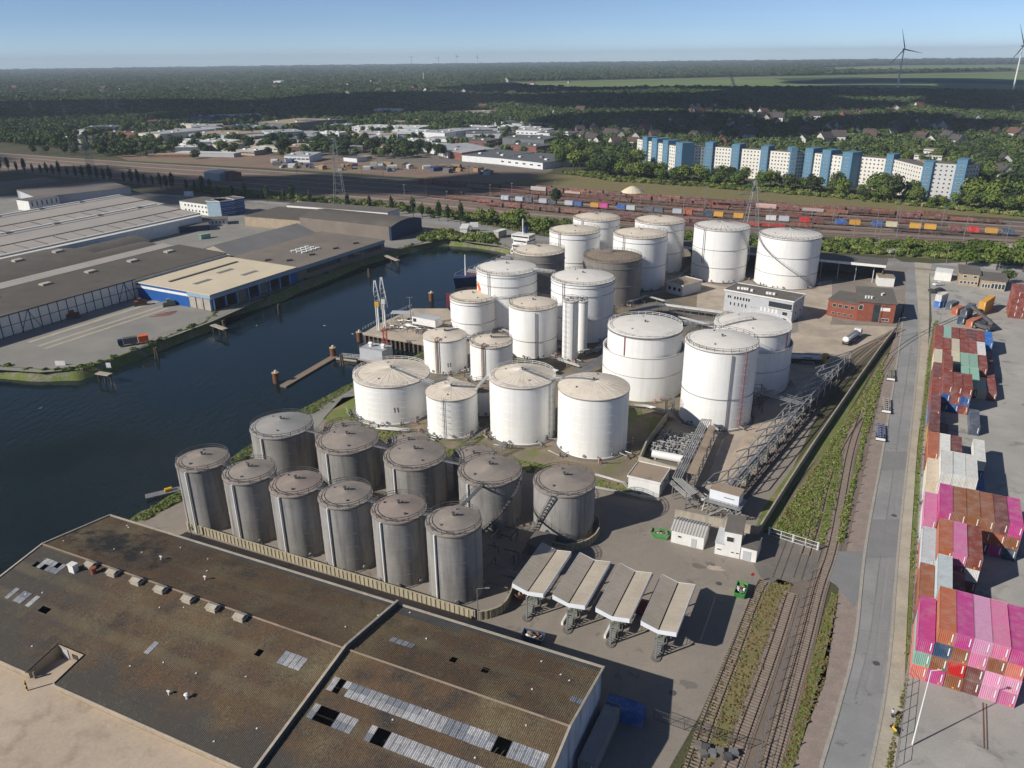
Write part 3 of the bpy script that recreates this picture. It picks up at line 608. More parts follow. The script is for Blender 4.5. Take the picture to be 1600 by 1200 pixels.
tank('T21', 'column_tank', 'slender tall white column tank with ladders', 890, 566, 25, 472, ladder=-35, rail=True, rise=0.1, roof='tank_roof_white', pipes=((20, 0.98, 'steel_dark'),), group='white storage tanks')
tank('T21b', 'column_tank', 'narrow white column tank tucked behind the slender one', 908, 552, 18, 472, rail=True, rise=0.1, roof='tank_roof_white')
tank('T22', 'storage_tank', 'white tank numbered 11 with rusty pipes beside the jetty', 698, 585, 68, 534, rail=False, extras=lambda *a: (ex_t22(*a), ex_ladderpipes(*a)), roofladder=140, roof='tank_roof', dome=False, rise=0.17)
tank('T23', 'storage_tank', 'white tank with rusty pipes between the numbered tank and the column tank', 769, 600, 67, 544, rail=True, extras=ex_ladderpipes, roofladder=120, roof='tank_roof', dome=False, rise=0.17)
GK = dict(shell='grey_shell', roof='grey_roof', dome=False, rise=0.22, railmat='steel_dark', group='grey storage tanks')
def ex_grey(t, c, r, h, pt, A, zr):
    mb = MB(); mb.tube([pt(-42, r + 0.3, 0.1), pt(-42, r + 0.3, h - 0.2)], 0.2, 8); mb.build('downpipe', 'steel_white', t)
    mb = MB()
    for i in range(1, 5): mb.lathe([(r + 0.004, h * i / 5 - 0.03), (r + 0.03, h * i / 5), (r + 0.004, h * i / 5 + 0.03)], 72)
    mb.build('weld_seam', 'grey_shell', t, smooth=True)
pos = ['at the basin end of the front row', 'second from the basin in the front row', 'third from the basin in the front row', 'fourth from the basin in the front row', 'fifth from the basin in the front row', 'at the yard end of the front row']
for i, (x, yb, w, yt) in enumerate([(338, 831, 79, 735), (408, 850, 80, 755), (479, 873, 81, 775), (553, 895, 83, 794), (633, 919, 85, 817), (715, 946, 87, 838)]):
    tank('F%d' % i, 'grey_tank', 'tall slim grey tank ' + pos[i], x, yb, w, yt, extras=ex_grey, **{**GK, 'roof': ('grey_roof', 'grey_roof', 'grey_roof_red', 'grey_roof', 'grey_roof_red', 'grey_roof')[i]})
_hg = None
for i, (x, yt, w, lb) in enumerate([(443, 684, 95, 'with the pale roof beside the basin path'), (545, 709, 96, 'second from the basin in the back row'), (650, 734, 97, 'third from the basin in the back row'),
                                    (766, 760, 99, 'with a dark stair crossing its front')]):
    if _hg is None:
        tank('G4', 'grey_tank', 'wide grey tank at the yard end of the back row inside the curved wall', 880, 848, 96, 776, stair=(-60, -20), extras=None, **GK); _hg = TANKS['G4'][2]
    tank('G%d' % i, 'grey_tank', 'wide grey tank ' + lb, x, yt, w, 0, h=_hg, extras=ex_grey, stair=((-15, 62) if i == 3 else None), **{**GK, 'roof': 'grey_roof_cool' if i == 0 else 'grey_roof'})
for i, (x, y, w, lb) in enumerate([(538, 683, 60, 'behind the second wide tank'), (640, 706, 66, 'behind the third wide tank'), (741, 728, 66, 'behind the dark-stair tank')]):
    tank('H%d' % i, 'grey_tank', 'smaller grey tank ' + lb, x, y, w, 0, h=_hg * 0.82, **{**GK, 'rise': 0.12})

# catwalks from tank to tank
def catwalk(name, label, a, b, w=0.9, m='steel', zo=0.0, legs=False):
    a, b = Vector(a), Vector(b); t = thing(name, label, 'walkway', (a.x, a.y, 0), 0, 'tank catwalks')
    a2, b2 = Vector((0, 0, a.z)), b - Vector((a.x, a.y, 0)); d = (b2 - a2); n = max(2, int(d.length / 1.6)); d.normalize(); s = Vector((-d.y, d.x, 0)).normalized() * w / 2
    MB().bar(a2, b2, w, 0.12).build('deck', 'steel', t); mb = MB()
    for sg in (-1, 1):
        for z in (0.55, 1.05): mb.bar(a2 + s * sg + Vector((0, 0, z)), b2 + s * sg + Vector((0, 0, z)), 0.06)
        for i in range(n + 1):
            p = a2.lerp(b2, i / n) + s * sg; mb.bar(p, p + Vector((0, 0, 1.05)), 0.05)
    mb.build('railing', m, t)
    if legs:
        mb = MB(); k = max(2, int((b2 - a2).length / 9))
        for i in range(1, k):
            p = a2.lerp(b2, i / k); mb.bar((p.x, p.y, 0), p, 0.25)
        mb.build('post', 'steel', t)
    return t
def tank_link(k0, k1, label, m='steel_dark', dz=0.05):
    (c0, r0, h0), (c1, r1, h1) = TANKS[k0], TANKS[k1]; d = (c1 - c0).normalized()
    a, b = c0 + d * (r0 - 0.3), c1 - d * (r1 - 0.3); catwalk('catwalk', label, (a.x, a.y, h0 + dz), (b.x, b.y, h1 + dz), m=m)
for i in range(5): tank_link('F%d' % i, 'F%d' % (i + 1), 'short railed catwalk between the %s and %s slim grey tanks' % (ORD[i], ORD[i + 1]))
for i in range(3): tank_link('G%d' % i, 'G%d' % (i + 1), 'dark catwalk between the %s and %s wide grey tanks' % (ORD[i], ORD[i + 1]))
tank_link('G3', 'F5', 'brown sloping catwalk from the dark-stair tank down to the slim tank')
tank_link('T1', 'T2', 'white catwalk between the low wide tank and the caged-ladder tank', 'steel_white')
tank_link('T2', 'T4', 'white catwalk between the caged-ladder tank and the curved-catwalk tank', 'steel_white')
tank_link('T4', 'T5', 'short white catwalk between the two front white tanks', 'steel_white')
tank_link('T17', 'T18', 'long white catwalk between the two broad white tanks', 'steel_white')
tank_link('T22', 'T23', 'catwalk between the two tanks with rusty pipes', 'steel')
tank_link('T19', 'T20', 'catwalk between the two cream-roofed tanks', 'steel')
tank_link('T6', 'T8', 'white catwalk between the two double-wall tanks', 'steel_white')
# ------------------------------------------------------------------ old warehouse with the mossy corrugated roof
mat('moss_roof', (0.112, 0.076, 0.047), (0.07, 0.055, 0.042), sc1=0.11, fine=0.62, fsc=3.6, third=(0.17, 0.14, 0.08), tsc=0.06, tcon=(0.48, 0.68), stain=((0.045, 0.04, 0.036), .075, .56, .66), corr=(0, 3.4, 0.025), rough=0.97, bump=0.05, bsc=7)
mat('grey_sheet', (0.11, 0.105, 0.098), (0.085, 0.08, 0.075), sc1=0.2, fine=0.25, fsc=5, corr=(0, 3.4, 0.035), rough=0.95, bump=0.03, bsc=7)
mat('skylight', (0.4, 0.4, 0.41), (.6, 0.14, 0.13, 0.12), objcol=True, contrast=(.4, .7), sc1=0.9, fine=0.35, fsc=5, corr=(0, 3.4, 0.03), rough=0.6)
mat('end_wall', (0.62, 0.64, 0.68), (0.5, 0.53, 0.58), rough=0.8, sc1=0.3, streak=0.75, scol=(0.1, 0.1, 0.11), ssc=(1.3, 1.3, 0.06), fine=0.06)
mat('sand_wall', (0.4, 0.32, 0.23), (0.33, 0.265, 0.19), rough=0.9, sc1=0.4, streak=0.3, ssc=(1, 1, 0.2))
def roof_material():
    m = M('moss_roof'); nt = m.node_tree; N = nt.nodes; L = nt.links; b = N['Principled BSDF']; old = b.inputs['Base Color'].links[0].from_socket; tc = N.new('ShaderNodeTexCoord'); sx = N.new('ShaderNodeSeparateXYZ'); L.new(tc.outputs['Object'], sx.inputs[0])
    def math_(op, a, b_=None, cl=False):
        q = N.new('ShaderNodeMath'); q.operation = op; q.use_clamp = cl
        for i, v in enumerate((a, b_)):
            if v is None: continue
            if isinstance(v, (int, float)): q.inputs[i].default_value = v
            else: L.new(v, q.inputs[i])
        return q.outputs[0]
    def nz(sc_, sy=1.0):
        mp = N.new('ShaderNodeMapping'); mp.inputs['Scale'].default_value = (1, sy, 1); L.new(tc.outputs['Object'], mp.inputs[0]); n = N.new('ShaderNodeTexNoise'); n.inputs['Scale'].default_value = sc_; n.inputs['Detail'].default_value = 9; n.inputs['Roughness'].default_value = .68; L.new(mp.outputs[0], n.inputs['Vector']); return math_('SUBTRACT', n.outputs['Fac'], .5)
    def blend(f, base, c):
        x = N.new('ShaderNodeMix'); x.data_type = 'RGBA'; L.new(f, x.inputs[0]); L.new(base, x.inputs[6]); x.inputs[7].default_value = (*c, 1); return x.outputs[2]
    X, Y = sx.outputs[0], sx.outputs[1]; n1, n2, n3 = nz(.12), nz(.3), nz(1.6)
    col = blend(math_('MULTIPLY', math_('ADD', math_('MULTIPLY', n2, 5.0), .45, True), .55), old, (.13, .075, .036))                                # rusty moss
    g1 = math_('ADD', math_('MULTIPLY', math_('ADD', Y, 28.5), -.2), math_('MULTIPLY', n1, 5.0), True); g2 = math_('MULTIPLY', math_('ADD', math_('MULTIPLY', math_('SUBTRACT', 27, X), .06), math_('MULTIPLY', n2, 4.5), True), math_('LESS_THAN', Y, -15))
    col = blend(math_('MULTIPLY', math_('MAXIMUM', g1, g2), .85), col, (.062, .058, .053))                                                         # bare dark sheets
    for yc, w_ in ((-20.2, 1.3), (-26.0, 1.3), (-7.5, 1.4)):
        f = math_('SUBTRACT', 1.0, math_('DIVIDE', math_('ABSOLUTE', math_('SUBTRACT', Y, yc)), w_), True); f = math_('MULTIPLY', math_('MULTIPLY', f, 2.0, True), math_('ADD', math_('MULTIPLY', n1, 2.5), .45, True)); col = blend(math_('MULTIPLY', f, .6), col, (.17, .145, .085))   # overgrown light strips
    dx, dy = math_('DIVIDE', math_('SUBTRACT', X, 14), 13), math_('DIVIDE', math_('ADD', Y, 7.5), 5.5); e = math_('SUBTRACT', 1.0, math_('ADD', math_('MULTIPLY', dx, dx), math_('MULTIPLY', dy, dy)))
    col = blend(math_('ADD', math_('MULTIPLY', e, .9), math_('MULTIPLY', n2, 7.0), True), col, (.028, .027, .027))                                 # black repair
    col = blend(math_('MULTIPLY', math_('ADD', math_('MULTIPLY', n3, 6.0), -.35, True), .5), col, (.2, .165, .12))
    L.new(col, b.inputs['Base Color'])
roof_material()
WA = Vector((-85, 139.6, 0)); WAZ = 114.86; WRZ = math.atan2(azv(WAZ).y, azv(WAZ).x)
wh = thing('warehouse', 'old warehouse with a mossy brown corrugated roof filling the near corner', 'warehouse', WA, WRZ)
def wz(y): return 10.4 - (2.1 / 14.6 if y > -14.6 else 0.185) * abs(y + 14.6)
HOLES = {(58.5, -19.6): (1, 1), (87.5, -9.0): (1, 1), (93.0, -9.0): (1, 1), (73.8, -20.4): (1, 2), (75.5, -25.2): (3, 2), (84.4, -25.2): (2, 2), (101.2, -20.6): (2, 2), (3.7, -19.1): (1, 1), (6.2, -19.4): (1, 1), (8.0, -18.2): (1, 1), (15.7, -26.4): (1.6, 1)}
cw, ch = 1.1, 1.22
def is_hole(x, y):
    for (hx, hy), (w, h) in HOLES.items():
        if abs(x - hx) < w * cw / 2 and abs(y - hy) < h * ch / 2: return True
    return 24.5 < x < 30.5 and y < -30.4
def is_light(x, y):
    if 72.2 < x < 107.5 and -22.2 < y < -19.7 and not 82 < x < 82.2: return True
    if 72.6 < x < 107.5 and -27.0 < y < -24.4 and not 80.6 < x < 81.8: return True
    for lx, ly, w, h in ((64.0, -19.0, 4.4, 2.4), (59.4, -8.4, 2.3, 1.2), (77.7, -8.8, 4.4, 1.2), (7.0, -18.8, 5.0, 2.4), (107.2, -9.4, 2.2, 1.2), (40, -25.8, 1.1, 2.4), (12, -25.3, 1.1, 2.4), (9, -25.3, 2.2, 2.4), (6.2, -25.4, 1.1, 2.4)):
        if abs(x - lx) < w / 2 and abs(y - ly) < h / 2: return True
    return False
lights = []
for sx0, sx1 in ((0, 70.9), (71.3, 108.8)):
    for sy0, sy1 in ((-14.6, 0.25), (-36.3, -14.6)):
        mb = MB(); nx = round((sx1 - sx0) / cw); ny = round((sy1 - sy0) / ch); dx, dy = (sx1 - sx0) / nx, (sy1 - sy0) / ny
        for j in range(ny):
            for i in range(nx):
                x0, y0 = sx0 + i * dx, sy0 + j * dy; xm, ym = x0 + dx / 2, y0 + dy / 2
                if is_hole(xm, ym): continue
                if is_light(xm, ym) and (i * 13 + j * 7) % 41: lights.append((xm, ym, dx, dy)); continue
                lift = 0.02 * ((j // 2) % 2) + 0.004 * ((i * 7 + (j // 2) * 3) % 3); y1 = y0 + dy
                g = 1 if (ym > -1.2 and xm > 20) or (ym > -2.4 and 84 > xm > 71) else 0
                mb.add([(x0, y0, wz(y0) + lift), (x0 + dx, y0, wz(y0) + lift), (x0 + dx, y1, wz(y1) + lift), (x0, y1, wz(y1) + lift)], [(0, 1, 2, 3)], g)
        mb.build('roof_slope', ['moss_roof', 'grey_sheet'], wh)
sk = {}
for i, (xm, ym, dx, dy) in enumerate(lights):
    s = 1 if ym > -14.6 else -1; key = (s, round(dx, 3), round(dy, 3))
    if key not in sk:
        k = -2.1 / 14.6 if s > 0 else 0.185; sk[key] = MB().add([(-dx / 2 + .02, -dy / 2, -k * dy / 2 + .05), (dx / 2 - .02, -dy / 2, -k * dy / 2 + .05), (dx / 2 - .02, dy / 2, k * dy / 2 + .05), (-dx / 2 + .02, dy / 2, k * dy / 2 + .05)], [(0, 1, 2, 3)]).mesh('skylight_sheet', 'skylight')
    o = link('skylight_sheet', sk[key], wh, (xm, ym, wz(ym) + 0.012 * (i % 3)), 0, random.Random(int(xm / 3.3) * 31 + int(ym)).choice([(.42, .42, .43), (.36, .36, .37), (.3, .31, .34), (.2, .215, .25)]))
mb = MB(); e = 0.3                                                    # outer walls with the loading notch
outl = [(e, 0), (108.8 - e, 0), (108.8 - e, -36), (30.5, -36), (30.5, -30.4), (24.5, -30.4), (24.5, -36), (e, -36)]
def wall_run(a, b, name, m):
    n = max(1, int(math.hypot(b[0] - a[0], b[1] - a[1]) / 4)); mbw = MB(); P = [(a[0] + (b[0] - a[0]) * i / n, a[1] + (b[1] - a[1]) * i / n) for i in range(n + 1)]
    if min(a[1], b[1]) < -14.6 < max(a[1], b[1]): P = sorted(P + [(a[0], -14.6)], key=lambda p: -p[1])
    for p, q in zip(P, P[1:]): mbw.add([(p[0], p[1], 0), (q[0], q[1], 0), (q[0], q[1], wz(q[1]) - 0.06), (p[0], p[1], wz(p[1]) - 0.06)], [(0, 1, 2, 3)])
    mbw.build(name, m, wh)
for i in range(8): wall_run(outl[i], outl[(i + 1) % 8], 'wall', 'end_wall' if i == 1 else ('sand_wall' if i in (2, 3, 4, 5, 6) else 'concrete'))
fwall = MB()
for y0, y1 in ((0.35, -14.6), (-14.6, -36.4)):
    fwall.add([(70.85, y0, wz(y0) - 1), (71.35, y0, wz(y0) - 1), (71.35, y1, wz(y1) - 1), (70.85, y1, wz(y1) - 1), (70.85, y0, wz(y0) + .75), (71.35, y0, wz(y0) + .75), (71.35, y1, wz(y1) + .75), (70.85, y1, wz(y1) + .75)],
              [(0, 1, 2, 3), (4, 5, 6, 7), (0, 1, 5, 4), (1, 2, 6, 5), (2, 3, 7, 6), (3, 0, 4, 7)])
fwall.build('fire_wall', 'steel_dark', wh)  # shade on the wall's right side is put into this dark colour
MB().bar((71.1, .35, wz(.35) + .8), (71.1, -14.6, wz(-14.6) + .8), .42, .12).bar((71.1, -14.6, wz(-14.6) + .8), (71.1, -36.4, wz(-36.4) + .8), .42, .12).build('coping', 'concrete', wh)
for a, b in (((0, -14.6), (70.8, -14.6)), ((71.4, -14.6), (108.8, -14.6))): MB().bar((a[0], a[1], wz(a[1]) + .08), (b[0], b[1], wz(b[1]) + .08), 0.3, 0.1).build('ridge_cap', 'felt_tan', wh)
for x0, x1 in ((0, 70.8), (71.4, 108.9)):
    MB().bar((x0, 0.2, 8.36), (x1, 0.2, 8.36), 0.4, 0.22).build('gutter', 'concrete', wh)
for x0, x1 in ((0, 24.4), (30.6, 70.8), (71.4, 108.9)): MB().bar((x0, -36.3, wz(-36.3) + .05), (x1, -36.3, wz(-36.3) + .05), 0.16, 0.2).build('gutter', 'concrete', wh)
for x in (0.05, 108.75):
    MB().bar((x, 0.2, wz(0.2) + .1), (x, -14.6, wz(-14.6) + .1), 0.35, 0.22).bar((x, -14.6, wz(-14.6) + .1), (x, -36.3, wz(-36.3) + .1), 0.35, 0.22).build('verge_board', 'concrete', wh)
vent_me = MB().box(-1.0, 1.0, -0.7, 0.7, -0.25, 0.45).box(-1.15, 1.15, -0.85, 0.85, 0.45, 0.6)
vent_me.gable(-1.0, 1.0, -0.7, 0.7, 0.6, 0.85); vent_me = vent_me.mesh('roof_vent', 'concrete')
for x in (14.8, 20.6, 26.6, 32.4, 38.9, 44.5, 50.5): link('roof_vent', vent_me, wh, (x, -15.6, wz(-15.6)))
MB().box(-.7, .7, -.5, .5, -.3, 1.5).box(-.8, .8, -.6, .6, 1.5, 1.65).build('vent_box', 'house_white', wh, (12.6, -17.6, wz(-17.6)))
MB().cyl(0, 0, -.3, 1.1, .45, 12).cyl(0, 0, 1.1, 1.25, .6, 12).build('chimney', 'red_brick', wh, (16.8, -16.7, wz(-16.7)))
MB().cyl(0, 0, -.3, .8, .22, 10).cyl(0, 0, .8, 1.0, .42, 10, r1=.2).build('vent_cowl', 'steel_white', wh, (53.2, -30.5, wz(-30.5)))
for i, (x, y) in enumerate(((56, -31), (42.5, -9.5), (30, -8.0))): MB().cyl(0, 0, -.2, .6, .15, 8).box(-.3, .3, -.12, .12, .6, .75).build('vent_pipe', 'steel_white', wh, (x - 6, y, wz(y)))
MB().box(25.4, 26.6, -30.52, -30.44, 5.0, 7.0).build('loading_door', 'house_grey', wh)
MB().box(27.6, 28.8, -30.52, -30.44, 5.6, 6.6).build('window', 'glass', wh)
mb = MB().bar((25.2, -35.6, 4.9), (25.2, -35.6, 6.3), .3); mb.build('post', 'concrete_dark', wh)
rngw = random.Random(5); pm = MB().box(-.13, .13, -.1, .1, 0, .1).mesh('pebble', 'steel_white')
for i in range(36):
    x, y = rngw.uniform(2, 107), rngw.uniform(-35, -1)
    if not is_hole(x, y): link('pebble', pm, wh, (x, y, wz(y) + .04), rngw.uniform(0, 3))
# striped guard post in the beige yard
g = G(43, 1079, 5.0); t = thing('guard_post', 'short striped post standing in the beige concrete yard', 'post', g)
for i in range(5): MB().cyl(0, 0, i * .42, (i + 1) * .42, .13, 10).build('band', 'black' if i % 2 else 'yellow_paint', t)

# ------------------------------------------------------------------ flood wall of ribbed panels round the grey tanks
panel_me = MB().box(-.5, .5, -.05, .05, 0, 1.9).box(-.2, .2, -.2, -.05, 0, 1.9).mesh('panel', 'flood_panel')
def panel_wall(label, pts, name='flood_wall', group=None):
    P = resample([G(*p) for p in pts], 1.02); t = thing(name, label, 'wall', P[0], 0, group); n = 0
    for a, b in zip(P, P[1:]):
        d = b - a; o = link('panel', panel_me, t, (a + b) / 2 - P[0], math.atan2(d.y, d.x)); n += 1
    cp = MB().path([p - P[0] + Vector((0, 0, 1.93)) for p in P], .3, .08); cp.build('coping', 'flood_panel', t)
    return t
panel_wall('ribbed beige flood wall along the slim grey tanks', [(293, 827), (747, 969)])
panel_wall('curved end of the ribbed beige wall beside the canopies', [(747, 969), (766, 966), (782, 960), (792, 950), (799, 935), (803, 920)])
panel_wall('ribbed wall curving round the last wide grey tank', [(850, 852), (868, 860), (886, 863), (902, 860), (918, 855), (930, 846), (936, 836), (936, 824), (931, 812)])
# ------------------------------------------------------------------ loading canopies
CAN = [((5.45, 122.5), 'nearest the grey tanks'), ((12.7, 119.05), 'second from the grey tanks'), ((20.1, 115.4), 'third from the grey tanks'), ((27.5, 111.8), 'nearest the skip and sidings')]
mat('canopy_roof', (0.41, 0.355, 0.285), (0.35, 0.305, 0.245), rough=0.9, sc1=0.25, fine=0.1, fsc=3, third=(0.3, 0.255, 0.2), tsc=0.18, corr=(1, 0.9, 0.004))
mat('canopy_white', (0.72, 0.74, 0.77), (0.66, 0.68, 0.72), rough=0.6, sc1=0.5)
mat('green_grey', (0.22, 0.24, 0.19), (0.15, 0.165, 0.13), rough=0.7, sc1=0.8)
def wing(x0, x1, z0, z1, y0=-7.1, y1=7.1, th=.12):
    return MB().add([(x0, y0, z0), (x1, y0, z1), (x1, y1, z1), (x0, y1, z0), (x0, y0, z0 + th), (x1, y0, z1 + th), (x1, y1, z1 + th), (x0, y1, z0 + th)], [(0, 1, 2, 3), (4, 5, 6, 7), (0, 1, 5, 4), (1, 2, 6, 5), (2, 3, 7, 6), (3, 0, 4, 7)])
rc = random.Random(11)
for i, ((cx, cy), lb) in enumerate(CAN):
    t = thing('loading_canopy', 'butterfly-roofed loading canopy ' + lb, 'canopy', (cx, cy, 0), RZ, 'lorry loading canopies')
    wing(-3.1, -.12, 6.65, 5.75).build('roof_wing', 'canopy_roof', t); wing(.12, 3.1, 5.75, 6.25).build('roof_wing', 'canopy_roof', t)
    MB().box(-.13, .13, -7.1, 7.1, 5.6, 5.72).build('valley_gutter', 'black', t)
    for y in (-7.16, 7.1):
        MB().add([(-3.1, y, 5.85), (0, y, 5.05), (3.1, y, 5.5), (3.1, y, 6.4), (0, y, 5.9), (-3.1, y, 6.8), (-3.1, y + .06, 5.85), (0, y + .06, 5.05), (3.1, y + .06, 5.5), (3.1, y + .06, 6.4), (0, y + .06, 5.9), (-3.1, y + .06, 6.8)],
                 [(0, 1, 4, 5), (1, 2, 3, 4), (6, 7, 10, 11), (7, 8, 9, 10), (0, 1, 7, 6), (1, 2, 8, 7), (2, 3, 9, 8), (3, 4, 10, 9), (4, 5, 11, 10), (5, 0, 6, 11)]).build('fascia', 'canopy_white', t)
    for x, z0, z1 in ((-3.14, 5.85, 6.8), (3.1, 5.5, 6.4)): MB().box(x, x + .05, -7.1, 7.1, z0, z1).build('fascia', 'canopy_white', t)
    for y in (-7.6, 6.2): MB().bar((0, y, 0.2), (0, y, 5.1), .25).bar((0, y, 4.4), (0, y + (1 if y < 0 else -1), 5.3), .12).build('post', 'steel', t)
    isl = [(-.85, -7.6), (-.8, 8), (.8, 8), (.85, -7.6)] + [(.85 * math.cos(a), -7.6 - .95 * math.sin(a)) for a in [k * math.pi / 8 for k in range(1, 8)]]
    MB().prism(isl, 0.03, .22).build('island', 'concrete_dark', t)
    MB().box(-.75, .75, -5.8, 2.5, 2.5, 2.62).build('platform', 'green_grey', t)
    mb = MB()
    for x in (-.75, .75):
        for z in (3.1, 3.6): mb.bar((x, -5.8, z), (x, 2.5, z), .05)
        for y in (-5.8, -3, 0, 2.5): mb.bar((x, y, .2), (x, y, 3.6), .08)
    mb.build('platform_railing', 'steel', t)
    mb = MB()
    for k in range(7): mb.bar((-.6, -7.0 + k * .2, .3 + k * .35), (.6, -7.0 + k * .2, .3 + k * .35), .05, .25)
    mb.build('stair', 'steel', t)
    for k in range(4):
        y = -4.8 + k * 1.9; mb = MB(); mb.tube([(rc.uniform(-.4, .4), y, .2), (rc.uniform(-.5, .5), y, 2.3), (.3, y + .2, 4.2), (1.4, y + .1, 4.4), (1.9, y - .3, 3.0)], .08, 6); mb.build('loading_arm', 'pipe', t)
    for k in range(3): MB().box(-.45, .35, -.4, .4, .2, 1.3 + .3 * (k % 2)).build('meter_box', ('green_grey', 'steel', 'house_white')[k], t, (0, -5.4 + k * 2.4, 0))
    if i in (1, 2):
        MB().box(-1.6, -1.2, -6.5, 1.0, .0, .8).build('barrier', 'house_white', t)

# ------------------------------------------------------------------ general builders for buildings
_win = {}
def window_mesh(w, h, frame='house_white', glass='glass', bars=1):
    k = (round(w, 2), round(h, 2), frame, glass, bars)
    if k not in _win:
        b = MB().box(-w / 2, w / 2, -.07, 0.02, -h / 2, h / 2, 0); f = min(.12, w * .12)
        n = bars; ww = (w - f * (n + 1)) / n
        for i in range(n):
            x0 = -w / 2 + f + i * (ww + f); b.box(x0, x0 + ww, -.09, -.06, -h / 2 + f, h / 2 - f, 1)
        _win[k] = b.mesh('window', [frame, glass])
    return _win[k]
def bldg(name, label, cat, p0, p1, depth, h, roof='flat', wall='house_white', rm='felt_roof', rise=2.0, over=0.3, wins=(), doors=(), group=None, wc=None, rc_=None, z0=0.0, px=True, front=None, plinth=None, parapet=0.0):
    """box building; local x runs p0 -> p1 along the side facing the camera, y away from it"""
    a, b = (G(*p0), G(*p1)) if px else (Vector((*p0, 0)), Vector((*p1, 0)))
    d = b - a; w = d.length; d.normalize(); n = Vector((-d.y, d.x, 0)); rz = math.atan2(d.y, d.x)
    t = thing(name, label, cat, (a.x, a.y, z0), rz, group)
    def P(mbx, nm, m, col=None, par=None):
        o = mbx.build(nm, m, par or t)
        if col: o.color = (*col, 1)
        return o
    mb = MB()
    if roof == 'gable':
        mb.add([(0, 0, 0), (w, 0, 0), (w, depth, 0), (0, depth, 0), (0, 0, h), (w, 0, h), (w, depth, h), (0, depth, h), (0, depth / 2, h + rise), (w, depth / 2, h + rise)],
               [(0, 1, 5, 4), (1, 2, 6, 9, 5), (2, 3, 7, 6), (3, 0, 4, 8, 7)]); P(mb, 'wall', wall, wc)
        P(MB().gable(0, w, 0, depth, h, h + rise, over=over), 'roof', rm, rc_)
    elif roof == 'gabley':                                            # ridge runs away from the camera
        mb.add([(0, 0, 0), (w, 0, 0), (w, depth, 0), (0, depth, 0), (0, 0, h), (w, 0, h), (w, depth, h), (0, depth, h), (w / 2, 0, h + rise), (w / 2, depth, h + rise)],
               [(0, 1, 5, 8, 4), (1, 2, 6, 5), (2, 3, 7, 9, 6), (3, 0, 4, 7)]); P(mb, 'wall', wall, wc)
        g = MB().gable(0, depth, 0, w, h, h + rise, over=over); g.v = [(y, x, z) for x, y, z in g.v]; P(g, 'roof', rm, rc_)
    elif roof == 'mono':
        mb.add([(0, 0, 0), (w, 0, 0), (w, depth, 0), (0, depth, 0), (0, 0, h), (w, 0, h), (w, depth, h + rise), (0, depth, h + rise)], [(0, 1, 5, 4), (1, 2, 6, 5), (2, 3, 7, 6), (3, 0, 4, 7)]); P(mb, 'wall', wall, wc)
        o, k = over, rise / depth
        P(MB().add([(-o, -o, h - o * k), (w + o, -o, h - o * k), (w + o, depth + o, h + rise + o * k), (-o, depth + o, h + rise + o * k), (-o, -o, h - o * k + .25), (w + o, -o, h - o * k + .25), (w + o, depth + o, h + rise + o * k + .25), (-o, depth + o, h + rise + o * k + .25)],
                   [(0, 1, 2, 3), (4, 5, 6, 7), (0, 1, 5, 4), (1, 2, 6, 5), (2, 3, 7, 6), (3, 0, 4, 7)]), 'roof', rm, rc_)
    elif roof == 'vault':                                            # arch along x
        n_ = 10; prof = [(depth * i / n_, h + rise * (1 - (2 * i / n_ - 1) ** 2)) for i in range(n_ + 1)]
        mb.add([(0, 0, 0), (w, 0, 0), (w, depth, 0), (0, depth, 0), (0, 0, h), (w, 0, h), (w, depth, h), (0, depth, h)], [(0, 1, 5, 4), (2, 3, 7, 6)])
        mb.add([(0, y, z) for y, z in prof] + [(0, depth, 0), (0, 0, 0)], [tuple(range(n_ + 3))]); mb.add([(w, y, z) for y, z in prof] + [(w, depth, 0), (w, 0, 0)], [tuple(range(n_ + 3))]); P(mb, 'wall', wall, wc)
        v = [(-over, y, z + .05) for y, z in prof] + [(w + over, y, z + .05) for y, z in prof]; P(MB().add(v, [(i, i + 1, n_ + 2 + i, n_ + 1 + i) for i in range(n_)]), 'roof', rm, rc_)
    else:
        mb.add([(0, 0, 0), (w, 0, 0), (w, depth, 0), (0, depth, 0), (0, 0, h), (w, 0, h), (w, depth, h), (0, depth, h)], [(0, 1, 5, 4), (1, 2, 6, 5), (2, 3, 7, 6), (3, 0, 4, 7)]); P(mb, 'wall', wall, wc)
        P(MB().box(-over, w + over, -over, depth + over, h, h + .22), 'roof', rm, rc_)
        if parapet:
            q = MB(); e = over
            for x0, x1, y0, y1 in ((-e - .15, w + e + .15, -e - .15, -e), (-e - .15, w + e + .15, depth + e, depth + e + .15), (-e - .15, -e, -e, depth + e), (w + e, w + e + .15, -e, depth + e)): q.box(x0, x1, y0, y1, h - .1, h + .25 + parapet)
            P(q, 'parapet', 'house_white' if wall != 'red_brick' else 'concrete')
    for face, xs, zs, ww, hh, *opt in wins:
        fr = opt[0] if opt else 'house_white'; bars = opt[1] if len(opt) > 1 else 1; gl = opt[2] if len(opt) > 2 else 'glass'
        me = window_mesh(ww, hh, fr, gl, bars)
        for z in zs:
            for x in xs:
                if face == 'f': link('window', me, t, (x * w, 0, z))
                elif face == 'r': link('window', me, t, (w, x * depth, z), math.pi / 2)
                elif face == 'l': link('window', me, t, (0, x * depth, z), -math.pi / 2)
    for face, x, ww, hh, m_ in doors:
        q = MB().box(-ww / 2, ww / 2, -.08, .02, 0.02, hh); o = q.build('door', m_, t, (x * w, 0, 0) if face == 'f' else ((w, x * depth, 0) if face == 'r' else (0, x * depth, 0)), 0 if face == 'f' else (math.pi / 2 if face == 'r' else -math.pi / 2))
    t['_w'] = w
    return t
def lin(a, b, n): return [a + (b - a) * i / max(1, n - 1) for i in range(n)]

